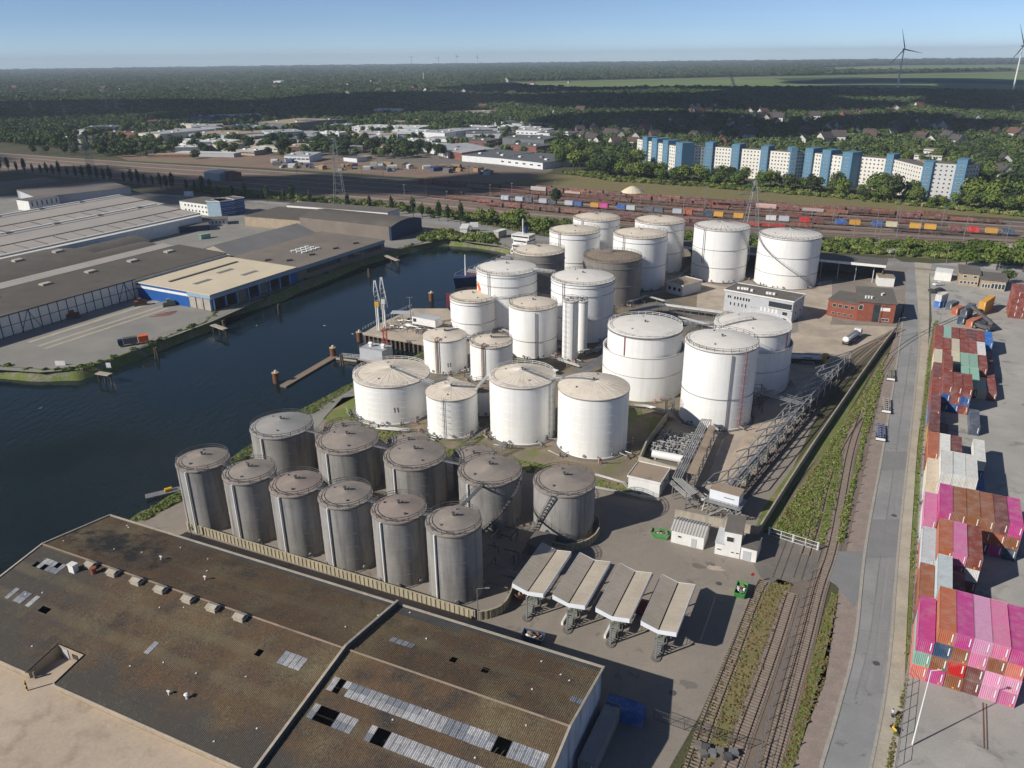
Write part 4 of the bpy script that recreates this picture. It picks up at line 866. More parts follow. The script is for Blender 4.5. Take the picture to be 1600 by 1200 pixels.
# ------------------------------------------------------------------ buildings of the terminal
mat('ribbed_light', (0.42, 0.4, 0.38), (0.36, 0.345, 0.325), sc1=0.3, corr=(0, 1.6, .06), rough=0.8, fine=.06)
bldg('hut', 'white hut with a ribbed grey gable roof near the green skip', 'hut', (1048, 847), (1098.5, 859.5), 5.2, 3.2, 'gable', 'house_white', 'ribbed_light', rise=.9, over=.25, wins=(('f', [.26], [1.9], .9, .6),), doors=(('f', .7, 1.1, 2.2, 'house_grey'),))
t = bldg('brick_cabin', 'white two-storey weigh cabin with a brown roof beside the sliding gate', 'cabin', (1129, 868), (1155, 873.5), 5.6, 6.0, 'mono', 'house_white', 'felt_roof', rise=.6, over=.15, wins=(('f', [.35], [4.3], 1.6, 1.3), ('f', [.55, .85], [1.3], .7, .4)))
bldg('annex', 'low white annex on the gate side of the weigh cabin', 'cabin', (1156, 873.5), (1180.5, 880), 5.0, 3.0, 'flat', 'house_white', 'felt_roof', over=.1, doors=(('f', .4, 1.6, 2.3, 'house_grey'),))
bldg('annex', 'low white lean-to on the hut side of the weigh cabin', 'cabin', (1116, 865), (1129, 868), 4.4, 2.7, 'mono', 'house_white', 'house_grey', rise=.9, over=.1, wins=(('f', [.5], [1.4], 1.0, .5),))
bldg('pump_house', 'white pump house with a brown felt roof', 'building', (981, 766), (1029.5, 777.5), 7.6, 3.8, 'flat', 'house_white', 'felt_tan', over=.15, parapet=.15, doors=(('r', .3, 1.2, 2.2, 'house_grey'), ('r', .7, 1.2, 2.2, 'house_grey')))
bldg('hut', 'low white hut with a tan roof beside the banded tank', 'hut', (1041, 457), (1066, 463.5), 13, 4.6, 'flat', 'house_white', 'felt_tan', over=.2, parapet=.2, wins=(('f', [.2, .5, .8], [2.6], 1.6, 1.6),))
off = bldg('office', 'white office block with a dark flat roof behind the double-wall tanks', 'office', (1130, 485), (1235.5, 505.5), 12, 8.6, 'flat', 'house_grey', 'felt_roof', over=.25, parapet=.2,
     wins=(('f', [.16, .2, .245, .29, .335, .37], [6.2], 1.0, 1.5), ('f', [.06, .09], [6.3], .9, 1.3), ('f', [.1, .16, .22, .275, .33], [3.6], .75, 1.6), ('f', [.42, .47], [3.7], .5, .5), ('f', [.56, .615, .67, .725, .78], [3.6], .75, 1.6, 'house_white', 1, 'house_white'),
           ('f', [.9], [3.4, .9], 2.2, 1.6), ('r', [.3, .7], [3.4, 6.2], 1.2, 1.3)))
MB().box(.66 * off['_w'], .985 * off['_w'], -.12, -.05, 5.3, 7.4).build('terrace_window', 'glass', off)
MB().box(.655 * off['_w'], .99 * off['_w'], -.5, -.05, 5.0, 5.25).build('balcony', 'house_white', off)
for i, (x, y) in enumerate(((.14, 4), (.19, 4.4), (.23, 4.6), (.26, 4.8), (.34, 4), (.57, 4), (.61, 4.2), (.66, 4.4))): MB().box(-.5, .5, -.4, .4, .2, 1.1).build('roof_unit', 'house_white', off, (x * off['_w'], y, 8.6))
br = bldg('brick_office', 'red brick office with a grey felt roof by the harbour road', 'office', (1291, 493), (1337, 501), 15, 6.6, 'flat', 'red_brick', 'felt_roof', over=.3,
     wins=(('f', [.22, .42, .62, .82], [4.8], 1.5, 1.4, 'concrete'), ('f', [.22, .42, .62, .82], [1.6], 1.5, .9, 'concrete')))
br2 = bldg('brick_office', 'taller red brick wing of the brick office', 'office', (1337, 501), (1395, 506), 19, 7.8, 'mono', 'red_brick', 'felt_roof', rise=.8, over=.4,
     wins=(('f', [.08], [5.6], 1.6, 2.0), ('f', [.74], [5.4], 3.4, 1.3, 'house_white', 1, 'house_white'), ('f', [.72, .82], [1.3], 1.4, 1.1), ('r', [.3, .6], [5, 2], 1.4, 1.4)))
MB().box(.42 * br2['_w'], .6 * br2['_w'], -.15, -.02, .3, 7.2).build('stair_window', 'glass', br2)
for i, (x, y) in enumerate(((.2, 4), (.28, 4.2), (.36, 4), (.66, 9), (.7, 10))): MB().cyl(0, 0, 0, .9, .35, 10).cyl(0, 0, .9, 1.0, .5, 10).build('roof_vent', 'steel_white', br2, (x * br2['_w'], y, 8.2))
bldg('shed', 'small white shed with a pale roof behind the brick office', 'shed', (1371, 447), (1396, 448.5), 8, 4.0, 'flat', 'house_white', 'felt_tan', over=.2)
# open vehicle shed behind the tanks
a, b = G(1050, 409), G(1376, 443); d = (b - a).normalized(); sw = (b - a).length
os_ = thing('open_shed', 'long open vehicle shed with a grey roof behind the tall ribbed tanks', 'shed', a, math.atan2(d.y, d.x))
mb = MB().add([(-1, -2.5, 8.6), (sw + 1, -2.5, 8.6), (sw + 1, 17, 7.4), (-1, 17, 7.4), (-1, -2.5, 9.0), (sw + 1, -2.5, 9.0), (sw + 1, 17, 7.8), (-1, 17, 7.8)], [(0, 1, 2, 3), (4, 5, 6, 7), (0, 1, 5, 4), (1, 2, 6, 5), (2, 3, 7, 6), (3, 0, 4, 7)])
mb.build('roof', 'felt_roof', os_); MB().box(-1, sw + 1, -2.62, -2.5, 7.9, 9.05).build('fascia', 'house_white', os_)
MB().box(0, sw, 15.6, 16, 0, 7.4).box(sw - .3, sw, 0, 15.6, 0, 7.6).build('wall', 'concrete_dark', os_)
for i in range(13): MB().bar((sw * (i + .5) / 13, .2, 0), (sw * (i + .5) / 13, .2, 8.6), .35).build('post', 'house_grey', os_)
# gatehouse group by the container yard
bldg('gatehouse', 'brown-roofed gatehouse nearest the crossroads', 'gatehouse', (1496, 445), (1527, 448), 13, 5.6, 'mono', 'sand_wall', 'felt_roof', rise=.5, over=.5, wins=(('f', [.3, .8], [4.2], 1.5, 1.2), ('f', lin(.15, .9, 5), [1.5], 1.1, 1.3)))
bldg('gatehouse', 'brown-roofed glazed wing of the gatehouse', 'gatehouse', (1530, 452), (1569, 456), 12, 4.6, 'mono', 'sand_wall', 'felt_roof', rise=.4, over=.5, wins=(('f', lin(.12, .35, 3), [1.8], 1.0, 1.8), ('f', lin(.5, .92, 4), [2.0], 1.3, 2.4)))
bldg('shed', 'plain white shed beside the crossroads', 'shed', (1459, 437), (1485, 440), 7, 3.6, 'mono', 'house_white', 'house_white', rise=.4, over=.1)
# ------------------------------------------------------------------ shipping containers
CL, CW, CH = 12.19, 2.44, 2.72
COL = dict(r=(0.25, 0.062, 0.045), k=(0.17, 0.06, 0.055), o=(0.46, 0.14, 0.07), b=(0.03, 0.11, 0.33), n=(0.035, 0.075, 0.14), w=(0.68, 0.68, 0.65), c=(0.6, 0.54, 0.4), g=(0.27, 0.46, 0.37), p=(0.64, 0.19, 0.36), P=(0.54, 0.07, 0.265),
           l=(0.7, 0.33, 0.5), t=(0.29, 0.115, 0.055), y=(0.6, 0.32, 0.04), G=(0.48, 0.53, 0.57), B=(0.5, 0.02, 0.02), S=(0.66, 0.2, 0.15), v=(0.02, 0.17, 0.55), d=(0.08, 0.11, 0.15), a=(.3, .28, .25))
NAMEC = dict(r='rust red', k='dark maroon', o='orange', b='blue', n='navy', w='white', c='cream', g='mint green', p='pink', P='magenta', l='pale pink', t='brown', y='yellow', G='light grey', B='bright red', S='salmon', v='vivid blue', d='slate grey', a='weathered grey')
def ribs(x0, x1, n, d):
    out = []; s = (x1 - x0) / n
    for i in range(n): out += [(x0 + s * i, 0), (x0 + s * (i + .3), 0), (x0 + s * (i + .42), d), (x0 + s * (i + .88), d)]
    return out + [(x1, 0)]
def container_mesh(L, H=CH):
    mb = MB(); w = CW / 2
    for sgn in (-1, 1):
        P = ribs(.12, L - .12, int(L * 2.0), .07); n = len(P)
        vs = [(sgn * (w - .012 - d), y, .16) for y, d in P] + [(sgn * (w - .012 - d), y, H - .1) for y, d in P]; mb.add(vs, [(i, i + 1, n + i + 1, n + i) for i in range(n - 1)])
        mb.box(sgn * w - .06, sgn * w + .0 if sgn > 0 else sgn * w + .06, 0.02, L - .02, 0, .16) if sgn > 0 else mb.box(-w, -w + .06, .02, L - .02, 0, .16)
        mb.box(w - .06, w, .02, L - .02, H - .1, H) if sgn > 0 else mb.box(-w, -w + .06, .02, L - .02, H - .1, H)
        for y in (0, L - .15): mb.box(w - .16, w + .01, y, y + .15, 0, H + .02) if sgn > 0 else mb.box(-w - .01, -w + .16, y, y + .15, 0, H + .02)
    P = ribs(.12, L - .12, int(L * 1.6), .02); n = len(P); mb.add([(-w + .05, y, H - .03 - d) for y, d in P] + [(w - .05, y, H - .03 - d) for y, d in P], [(i, i + 1, n + i + 1, n + i) for i in range(n - 1)])
    mb.box(-w + .05, w - .05, .05, L - .05, .02, .12)
    return mb.mesh('container', 'paint')
def end_mesh(H=CH):
    mb = MB(); w = CW / 2; P = ribs(-w + .14, w - .14, 8, .1); n = len(P)
    mb.add([(x, .02 + d, .16) for x, d in P] + [(x, .02 + d, H - .1) for x, d in P], [(i, i + 1, n + i + 1, n + i) for i in range(n - 1)])
    mb.box(-w + .14, w - .14, .0, .08, 0.02, .16); mb.box(-w + .14, w - .14, .0, .08, H - .12, H); return mb.mesh('end_panel', 'paint')
CM40, CM20, CEND = container_mesh(CL), container_mesh(6.06), end_mesh()
CPLAC = MB().box(-.09, .09, -.03, .02, -.75, .75).mesh('marking', 'steel_white'); CDOT = MB().box(-.13, .13, -.03, .02, -.12, .12).mesh('warning_label', 'yellow_paint')
rk = random.Random(21)
def container(loc, rz, k, label, group=None, L=CL, marks=True, cat='container', flip=False):
    f = rk.uniform(.88, 1.1); col = tuple(min(1, c * f * rk.uniform(.96, 1.04)) for c in COL[k])
    o = link('container', CM40 if L > 8 else CM20, None, loc, rz, col); tag(o, label, cat, group)
    e = link('end_panel', CEND, o, (0, 0, 0), 0, col); e2 = link('end_panel', CEND, o, (0, L, 0), math.pi, col)
    if marks and k not in 'wc':
        link('marking', CPLAC, o, (.85, 0, 1.55)); 
        if rk.random() < .5: link('warning_label', CDOT, o, (rk.uniform(.1, .7), 0, .35))
    return o
P0 = G(1420, 1057); CAZ = 27.9; CV, CU = azv(CAZ), azv(CAZ + 90); CRZ = math.atan2(CU.y, CU.x)
BAYS = [  # distance along the yard, then one column after another: colours from the ground up ('' = empty)
    (0.0, ['SgP', 'PtnO', 'tBtP', 'kkpl', 'lltp', 'plSP']), (15.0, ['rt', 'rwG', 'rk', '', '']), (29.0, ['oG', 'rwo', 'PPp', 'twr']), (44.7, ['wp', 'PrP', 'tnt', 'oPt', 'kot', 'Pok', 'ntP']),
    (62.6, ['wc', 'www', 'www', 'www', 'b']), (78.6, ['ro', 'ww', 'rk', '', 'bw']), (91.9, ['yk', 'k']), (106.0, ['bk', '', '', '', 'd']), (119.6, ['rr', 'nbr', 'brr', 'rbr', '']),
    (134.0, ['rk', 'rrr', 'b', 'gg', 'rg', 'c', 'r']), (147.6, ['cc', 'rr', 'cc', 'gg', 'gg', 'rr', 'k']), (161.4, ['rr', 'rr', 'cc', 'kr', 'rr', 'rw', 'k']), (175.2, ['rr', 'rg', 'rr', 'kr', 'rk', 'or', 'bv'])]
LV = ['ground level', 'second tier', 'third tier', 'top tier']
BN = ['front bay', 'second bay', 'third bay', 'fourth bay', 'white reefer bay', 'sixth bay', 'seventh bay', 'eighth bay', 'ninth bay', 'tenth bay', 'eleventh bay', 'twelfth bay', 'last bay']
for bi, (v, cols) in enumerate(BAYS):
    for ci, stack in enumerate(cols):
        for li, k in enumerate(stack):
            k = 'o' if k == 'O' else k
            p = P0 + CU * (ci * 2.52 + CW / 2 + rk.uniform(-.04, .04)) + CV * (v + rk.uniform(-.12, .12)) + Vector((0, 0, .06 + li * (CH + .03)))
            container(p, CRZ, k, '%s container on %s, %s column from the road, %s of the yard' % (NAMEC[k], LV[li], ORD[ci], BN[bi]), 'containers stacked in the yard')
# loose containers near the crossroads
def cont_px(p0, p1, k, label, z=0.0, L=CL):
    a, b = G(*p0), G(*p1); d = (b - a).normalized(); rz = math.atan2(d.y, d.x) - math.pi / 2
    s = Vector((d.y, -d.x, 0)) * (CW / 2); return container(Vector((a.x, a.y, z + .05)) - s * 0, rz, k, label, 'containers near the crossroads', L)
for z, lb in ((0, 'lower'), (CH, 'upper')): cont_px((1531, 492), (1561, 471), 'y', lb + ' of the two stacked yellow containers by the gatehouse', z)
for i in range(5):
    for z in range(4):
        p = G(1580, 497) + CU * (i * 2.52) + Vector((0, 0, z * CH + .05)); container(p, CRZ, 'r', 'rust red container on %s, %s column of the tall red block by the gatehouse' % (LV[z], ORD[i]), 'tall red container block')
cont_px((1500, 507), (1522, 487), 'n', 'navy container lying askew behind the long stack'); cont_px((1513, 512), (1545, 496), 'o', 'orange container lying askew beside the grey crane boom'); cont_px((1502, 506), (1522, 489), 'd', 'slate grey container resting on the askew navy one', CH)
cont_px((1463, 481), (1480, 474), 'v', 'vivid blue half-length container under the white one', 0, 6.06); cont_px((1463, 481), (1480, 474), 'w', 'white half-length container on the blue one', CH, 6.06)
cont_px((1481, 484), (1498, 477), 'd', 'slate half-length container beside the white and blue pair', 0, 6.06); cont_px((1490, 492), (1510, 483), 'o', 'orange half-length container behind the weedy track', 0, 6.06)
# site containers in the shade of the warehouse
container(G(948, 1112) + Vector((0, 0, .05)), math.atan2(-.42, .9) - math.pi / 2 + .02, 'b', 'dirty blue site container in the shade of the old warehouse', None, 6.06); 
container(G(915, 1212) + Vector((0, 0, .05)), RZ - .02, 'a', 'weathered grey site container against the old warehouse wall', None, 8.0 if False else 12.19)

# ------------------------------------------------------------------ vehicles
wheel_me = MB().lathe([(.02, -.14), (.5, -.14), (.5, .14), (.02, .14)], 14, 0); wheel_me.lathe([(.02, -.15), (.27, -.15), (.27, .15), (.02, .15)], 12, 1)
wheel_me.v = [(z, y, x + .0) for x, y, z in wheel_me.v]; wheel_me = wheel_me.mesh('wheel', ['rubber', 'steel'])
def axle(t, y, w=2.3, s=1.0):
    for sx in (-1, 1): link('wheel', wheel_me, t, (sx * (w / 2 - .15), y, .5 * s), 0, None, s)
def tanker(label, p0, p1, cab, lettering=False, tractor=True):
    a, b = G(*p0), G(*p1); d = (b - a).normalized(); t = thing('tanker_lorry', label, 'lorry', a, math.atan2(d.y, d.x) - math.pi / 2, 'tanker lorries')
    mb = MB(); n = 16; prof = []
    for y, k in ((.3, .55), (.5, .9), (.8, 1), (10.6, 1), (10.9, .9), (11.1, .55)):
        prof.append([(1.22 * k * math.cos(2 * math.pi * i / n) * 1.0, y, 2.35 + .98 * k * math.sin(2 * math.pi * i / n)) for i in range(n)])
    vs = [v for r_ in prof for v in r_]; fs = [(j * n + i, j * n + (i + 1) % n, (j + 1) * n + (i + 1) % n, (j + 1) * n + i) for j in range(5) for i in range(n)] + [tuple(range(n)), tuple(range(5 * n, 6 * n))]
    mb.add(vs, fs).build('tank_barrel', 'steel_white', t, smooth=True)
    MB().box(-1.15, 1.15, .2, 11.0, 1.0, 1.4).build('chassis', 'steel_dark', t)
    for y in (1.5, 2.9, 4.2): axle(t, y)
    for y in (2, 4, 6, 8, 10): MB().cyl(0, y, 3.3, 3.5, .3, 10).build('hatch', 'steel', t)
    MB().box(-1.2, -1.1, 4.8, 9.0, .5, 1.0).box(1.1, 1.2, 4.8, 9, .5, 1.0).build('side_guard', 'steel', t)
    MB().box(-.5, .5, 1.0, 10.4, 3.33, 3.38).build('roof_walkway', 'steel', t)
    if lettering:
        mb = MB()
        for i in range(6): mb.box(1.235, 1.25, 5.0 + i * .52, 5.36 + i * .52, 2.15, 2.6); mb.box(-1.25, -1.235, 5.0 + i * .52, 5.36 + i * .52, 2.15, 2.6)
        mb.build('lettering', 'lettering', t)
    if tractor:
        c = MB().add([(-1.2, 11.9, .9), (1.2, 11.9, .9), (1.2, 13.9, .9), (-1.2, 13.9, .9), (-1.2, 11.9, 3.5), (1.2, 11.9, 3.5), (1.2, 13.5, 3.4), (-1.2, 13.5, 3.4), (1.2, 13.95, 2.1), (-1.2, 13.95, 2.1)], [(0, 1, 5, 4), (1, 2, 8, 6, 5), (2, 3, 9, 8), (3, 0, 4, 7, 9), (4, 5, 6, 7), (6, 8, 9, 7), (0, 1, 2, 3)]).build('cab', 'paint', t); c.color = (*cab, 1)
        MB().add([(-1.05, 13.98, 2.2), (1.05, 13.98, 2.2), (1.05, 13.58, 3.2), (-1.05, 13.58, 3.2)], [(0, 1, 2, 3)]).build('windscreen', 'glass', t)
        for sx in (-1.215, 1.215): MB().box(sx - .01, sx + .01, 12.7, 13.6, 2.2, 3.0).build('side_window', 'glass', t)
        MB().box(-1.1, 1.1, 9.0, 13.6, .7, 1.0).build('tractor_frame', 'steel_dark', t); MB().box(-1.2, 1.2, 13.9, 14.05, .5, 1.0).build('bumper', 'steel_dark', t)
        axle(t, 9.9); axle(t, 13.0)
    return t
tanker('white tanker lorry with a yellow cab and dark lettering beside the double-wall tank', (1228, 566), (1275, 568), (0.62, 0.34, 0.02), True)
tanker('plain white tank trailer parked on the pale apron', (1319, 541), (1349, 520), (.7, .7, .7), False, True)
def car(label, p, az, col, name='car', cat='car', pick=False):
    t = thing(name, label, cat, G(*p), -R(az), 'parked cars'); s = [(-2.1, .35), (-2.1, .95), (-1.9, 1.05), (-1.35, 1.12), (-.75, 1.55), (.75, 1.55), (1.25, 1.1), (2.0, .9), (2.15, .6), (2.15, .35)]
    if pick: s = [(-2.5, .4), (-2.5, 1.05), (-.4, 1.05), (-.3, 1.7), (.8, 1.7), (1.4, 1.12), (2.3, 1.0), (2.4, .4)]
    n = len(s); w = .88; mb = MB().add([(-w * (.84 if z > 1.3 else 1), y, z) for y, z in s] + [(w * (.84 if z > 1.3 else 1), y, z) for y, z in s], [tuple(range(n)), tuple(range(n, 2 * n))] + [(i, (i + 1) % n, n + (i + 1) % n, n + i) for i in range(n)])
    o = mb.build('body', 'paint_clean', t, smooth=True); o.color = (*col, 1)
    MB().box(-.78, .78, -.7, .72, 1.15, 1.5).build('window', 'glass', t)
    for y in (-1.35, 1.35): axle(t, y, 1.75, .64)
    for sx in (-.6, .6): MB().box(sx - .15, sx + .15, 2.1, 2.17, .65, .8).build('headlight', 'steel_white', t)
    return t
car('white pickup parked between the gatehouse and the harbour road', (1466, 446), 75, (.7, .7, .7), 'pickup', 'pickup', True)
car('dark car nearest the kerb below the white pickup', (1455, 457), 10, (.03, .035, .045)); car('black car beside the white pickup', (1468, 455), 80, (.02, .02, .024))
car('dark red car under the last canopies', (1002, 952), 25, (.16, .02, .02))
for i, p in enumerate([(1400, 405), (1440, 412)]): pass
# loose trailer frames along the road
def trailer(label, p, az, cols):
    t = thing('trailer_frame', label, 'trailer', G(*p), -R(az), 'trailer frames parked by the road'); k = 0
    for sx in (-.55, .55): MB().box(sx - .09, sx + .09, -5, 5, .95, 1.25).build('beam', cols, t)
    for y in lin(-4.8, 4.8, 7): MB().box(-1.2, 1.2, y - .08, y + .08, 1.0, 1.15).build('crossbeam', cols, t)
    for y in (-4.2, -3, -1.8): axle(t, y)
    MB().bar((-.5, 4, 0), (-.5, 4, 1), .15).bar((.5, 4, 0), (.5, 4, 1), .15).build('landing_leg', 'steel_dark', t)
    MB().box(-1.15, 1.15, -5.1, -4.9, .6, 1.2).build('rear_bar', 'steel_white', t)
mat('blue_steel', (0.06, 0.13, 0.3), (0.1, 0.16, 0.3), rough=.6, sc1=.6); mat('pale_steel', (.4, .39, .37), (.3, .28, .26), rough=.6, sc1=.6)
trailer('blue trailer frame beside the road, nearest the sliding gate', (1375, 679), 24, 'blue_steel'); trailer('pale trailer frame in the middle of the three beside the road', (1384, 637), 24, 'pale_steel')
trailer('dark green trailer frame beside the road nearest the track crossing', (1391, 588), 24, 'green_grey')
def skip(label, p, az, col, s=1.0):
    t = thing('skip', label, 'skip', G(*p), -R(az), 'rubbish skips'); a, b = (1.0, 1.6), (1.15, 2.2)
    o = MB().add([(-.9, -1.4, .1), (.9, -1.4, .1), (.9, 1.4, .1), (-.9, 1.4, .1), (-1, -2.0, 1.4), (1, -2.0, 1.4), (1, 2.0, 1.4), (-1, 2.0, 1.4)], [(0, 1, 2, 3), (0, 1, 5, 4), (1, 2, 6, 5), (2, 3, 7, 6), (3, 0, 4, 7)]).build('body', 'paint', t); o.color = (*col, 1)
    MB().bar((-1, -2, 1.4), (1, -2, 1.4), .12).bar((-1, 2, 1.4), (1, 2, 1.4), .12).bar((-1, -2, 1.4), (-1, 2, 1.4), .12).bar((1, -2, 1.4), (1, 2, 1.4), .12).build('rim', 'paint', t).color = (*col, 1)
    rr = random.Random(len(label))
    for i in range(14):
        q = MB().box(-.35, .35, -.2, .2, -.12, .12).build('scrap', ('rust', 'plank', 'house_white', 'steel')[i % 4], t, (rr.uniform(-.6, .6), rr.uniform(-1.4, 1.4), .9 + rr.uniform(0, .45)), rr.uniform(0, 3)); q.rotation_euler = (rr.uniform(-.5, .5), rr.uniform(-.5, .5), rr.uniform(0, 3))
skip('bright green skip full of rusty scrap beside the white hut', (1032, 839), 110, (.05, .25, .06)); skip('open green skip of mixed rubbish beside the sidings', (1157, 928), 25, (.04, .3, .05))
skip('dark skip in the shade by the flood wall', (818, 932), 60, (.2, .09, .05)); skip('dark blue skip beside the old warehouse wall', (833, 1001), 110, (.03, .07, .15))
t = thing('stop_sign', 'small red sign on a pole beside the rubbish skip', 'sign', G(1174, 914)); MB().cyl(0, 0, 0, 2.3, .04, 8).build('pole', 'steel', t); MB().tube([(0, -.03, 2.5), (0, .03, 2.5)], .38, 8).build('plate', 'red_paint', t)
# ------------------------------------------------------------------ railway tracks
slp_me = MB().box(-1.3, 1.3, -.15, .15, 0, .07).mesh('sleeper', 'sleeper')
def track(name, label, line, keep=0, zb=.12, bed=None, rails=True, group='harbour railway tracks', sleepers=True):
    """keep: how many sleepers, from the start of the line, are pieces of their own"""
    L = resample(smoothline(line, 8), .65); t = thing(name, label, 'track', L[0], 0, group); o = L[0]
    if bed: strip('trackbed', [p - o for p in L[::4]], 3.4, zb, bed, None).parent = t
    rest = MB()
    if sleepers:
        for i in range(len(L) - 1):
            d = L[i + 1] - L[i]; a = math.atan2(d.y, d.x) - math.pi / 2; p = (L[i] + L[i + 1]) / 2 - o
            if i < keep: link('sleeper', slp_me, t, (p.x, p.y, zb + .005), a)
            else:
                c, s = math.cos(a), math.sin(a)
                rest.add([(p.x + c * x - s * y, p.y + s * x + c * y, zb + .005 + z) for x, y, z in ((-1.3, -.13, 0), (1.3, -.13, 0), (1.3, .13, 0), (-1.3, .13, 0), (-1.3, -.13, .05), (1.3, -.13, .05), (1.3, .13, .05), (-1.3, .13, .05))],
                         [(4, 5, 6, 7), (0, 1, 5, 4), (1, 2, 6, 5), (2, 3, 7, 6), (3, 0, 4, 7)])
        if rest.v: r_ = rest.build('sleepers', 'sleeper', t); r_['kind'] = 'stuff'
    for s in (-.75, .75):
        MB().path([p - o + Vector((0, 0, zb + .12)) for p in offset_line(L[::3], s)], .09, .15).build('rail', 'rail', t)
    return t
g = lambda *pts: [G(*p) for p in pts]
track('railway_track', 'curving track between the fence and the footpath', g((1188, 1260), (1209, 1180), (1252, 1025), (1279, 920), (1302, 847), (1327, 712), (1344, 657), (1365, 600), (1392, 555)), keep=130, bed='ballast')
for s_, lb in ((-.75, 'nearer'), (.75, 'farther')): tag(MB().path([p + Vector((0, 0, .14)) for p in offset_line(smoothline(g((1392, 555), (1420, 534), (1450, 517), (1480, 503), (1512, 490), (1560, 474)), 8), s_)], .16, .06).build('crossing_rail', 'steel_dark'), 'rail sunk in the road crossing, the one %s the containers' % ('beside' if s_ < 0 else 'away from'), 'rail', 'rails across the road')
track('railway_track', 'straight siding with pale sleepers beside the dry weeds', g((1115, 1262), (1142, 1200), (1163, 1142), (1206, 1022), (1237, 925)), keep=95, bed='ballast')
track('railway_track', 'overgrown siding along the edge of the brown yard', g((1062, 1262), (1083, 1200), (1107, 1127), (1144, 1030), (1181, 932), (1196, 905)), keep=95)
track('railway_track', 'overgrown branch curving to the sliding gate', g((1258, 868), (1275, 815), (1291, 752), (1312, 700), (1334, 664), (1347, 648)), keep=0)
track('railway_track', 'dark track along the loading gantry', g((1148, 794), (1160, 778), (1223, 697), (1264, 648), (1315, 593), (1350, 556), (1388, 527), (1412, 514)), keep=0)
track('railway_track', 'short inner track under the far end of the loading gantry', g((1282, 612), (1302, 586), (1325, 558), (1352, 541), (1396, 523)), keep=0)
for k, (pa, pb) in enumerate((((1213, 905), (1235, 846)), ((1246, 905), (1262, 855)))):
    t = thing('sunken_rail', 'pair of rails sunk in the asphalt %s' % ('by the weigh cabin' if k == 0 else 'behind the sliding gate'), 'rail', (0, 0, 0), 0, 'sunken rails')
    for s in (-.75, .75): MB().path([p + Vector((0, 0, .13)) for p in offset_line(g(pa, pb), s)], .16, .03).build('rail', 'steel_dark', t)

# ------------------------------------------------------------------ fences, gates, walls
post_me = {}
def fence(name, label, pts, hgt=2.0, step=2.5, m='steel', rails_=(1.0, .5, .08), wires=0, outrig=False, group=None, postw=.08, cat='fence'):
    L = resample(g(*pts), step); t = thing(name, label, cat, L[0], 0, group); k = (round(hgt, 2), m, outrig, postw)
    if k not in post_me:
        b = MB().bar((0, 0, 0), (0, 0, hgt), postw)
        if outrig: b.bar((0, 0, hgt), (-.35, .2, hgt + .4), .06)
        post_me[k] = b.mesh('post', m)
    for p in L: link('post', post_me[k], t, p - L[0])
    for r_ in rails_: MB().path([p - L[0] + Vector((0, 0, hgt * r_)) for p in L], .05, .05).build('rail', m, t)
    if wires:
        mb = MB(); F = resample(L, wires)
        for p in F: mb.bar(p - L[0], p - L[0] + Vector((0, 0, hgt)), .025)
        w_ = mb.build('mesh_wire', m, t); w_['kind'] = 'stuff'
    return t
fence('fence', 'tall post fence between the siding and the curving track', [(1265, 896), (1236, 1000), (1203, 1118), (1182, 1200), (1165, 1260)], 2.2, 3.0, 'steel', (1, .66, .33), outrig=True)
fence('fence', 'dark mesh fence closing the brown yard near the blue container', [(1022, 1123), (1060, 1138), (1110, 1153), (1178, 1174)], 2.0, 2.4, 'steel_dark', (1, .5, .05), wires=.35)
fence('fence', 'wire fence between the pale verge and the stacked containers', [(1400, 1200), (1417, 1060), (1424, 985), (1430, 860), (1440, 700), (1452, 600), (1459, 520)], 2.0, 3.0, 'steel', (1, .5), outrig=True)
fence('bollard_row', 'row of short posts along the brick footpath', [(1238, 1200), (1268, 1103), (1294, 1000), (1308, 930)], .9, 4.6, 'concrete_dark', (), cat='bollard', postw=.16)
fence('bollard_row', 'row of short posts along the footpath beside the trailer frames', [(1322, 850), (1342, 770), (1356, 700), (1374, 630)], .9, 4.6, 'concrete_dark', (), cat='bollard', postw=.16)
fence('fence', 'thin fence along the far bank of the basin', [(205, 552), (270, 520), (325, 500), (400, 466), (500, 425), (600, 390)], 1.6, 4.0, 'steel', (1, .5))
fence('fence', 'post fence behind the bank lawn below the path', [(300, 775), (380, 712), (470, 655), (548, 612)], 1.8, 3.5, 'steel', (1, .5))
t = thing('sliding_gate', 'white sliding gate across the sidings beside the weigh cabin', 'gate', G(1200, 835), 0)
a, b = G(1201, 836), G(1277, 860); d = b - a
for i in range(5): MB().bar(a.lerp(b, i / 4) - G(1200, 835), a.lerp(b, i / 4) - G(1200, 835) + Vector((0, 0, 2.0)), .3 if i % 2 == 0 else .12).build('post', 'steel_white', t)
for z in (.2, 1.0, 1.9): MB().bar(a - G(1200, 835) + Vector((0, 0, z)), b - G(1200, 835) + Vector((0, 0, z)), .08).build('rail', 'steel_white', t)
mb = MB(); n = 60
for i in range(n): mb.bar(a.lerp(b, i / n) - G(1200, 835) + Vector((0, 0, .2)), a.lerp(b, i / n) - G(1200, 835) + Vector((0, 0, 1.9)), .03)
mb.build('mesh_wire', 'steel', t)['kind'] = 'stuff'
def concrete_wall(label, pts, h, w=.35, step=4.0, m='concrete', name='concrete_wall', z0=0):
    L = g(*pts); t = thing(name, label, 'wall', L[0], 0)
    for a_, b_ in zip(L, L[1:]):
        n_ = max(1, round((b_ - a_).length / step))
        for i in range(n_):
            p, q = a_.lerp(b_, i / n_) - L[0], a_.lerp(b_, (i + 1) / n_) - L[0]; dd = (q - p).normalized() * .02; p, q = p + dd, q - dd
            MB().bar(p + Vector((0, 0, z0 + h / 2)), q + Vector((0, 0, z0 + h / 2)), w, h).build('panel', m, t)
    return t
concrete_wall('stained concrete wall behind the white huts', [(1054, 808), (1184, 836)], 2.1)
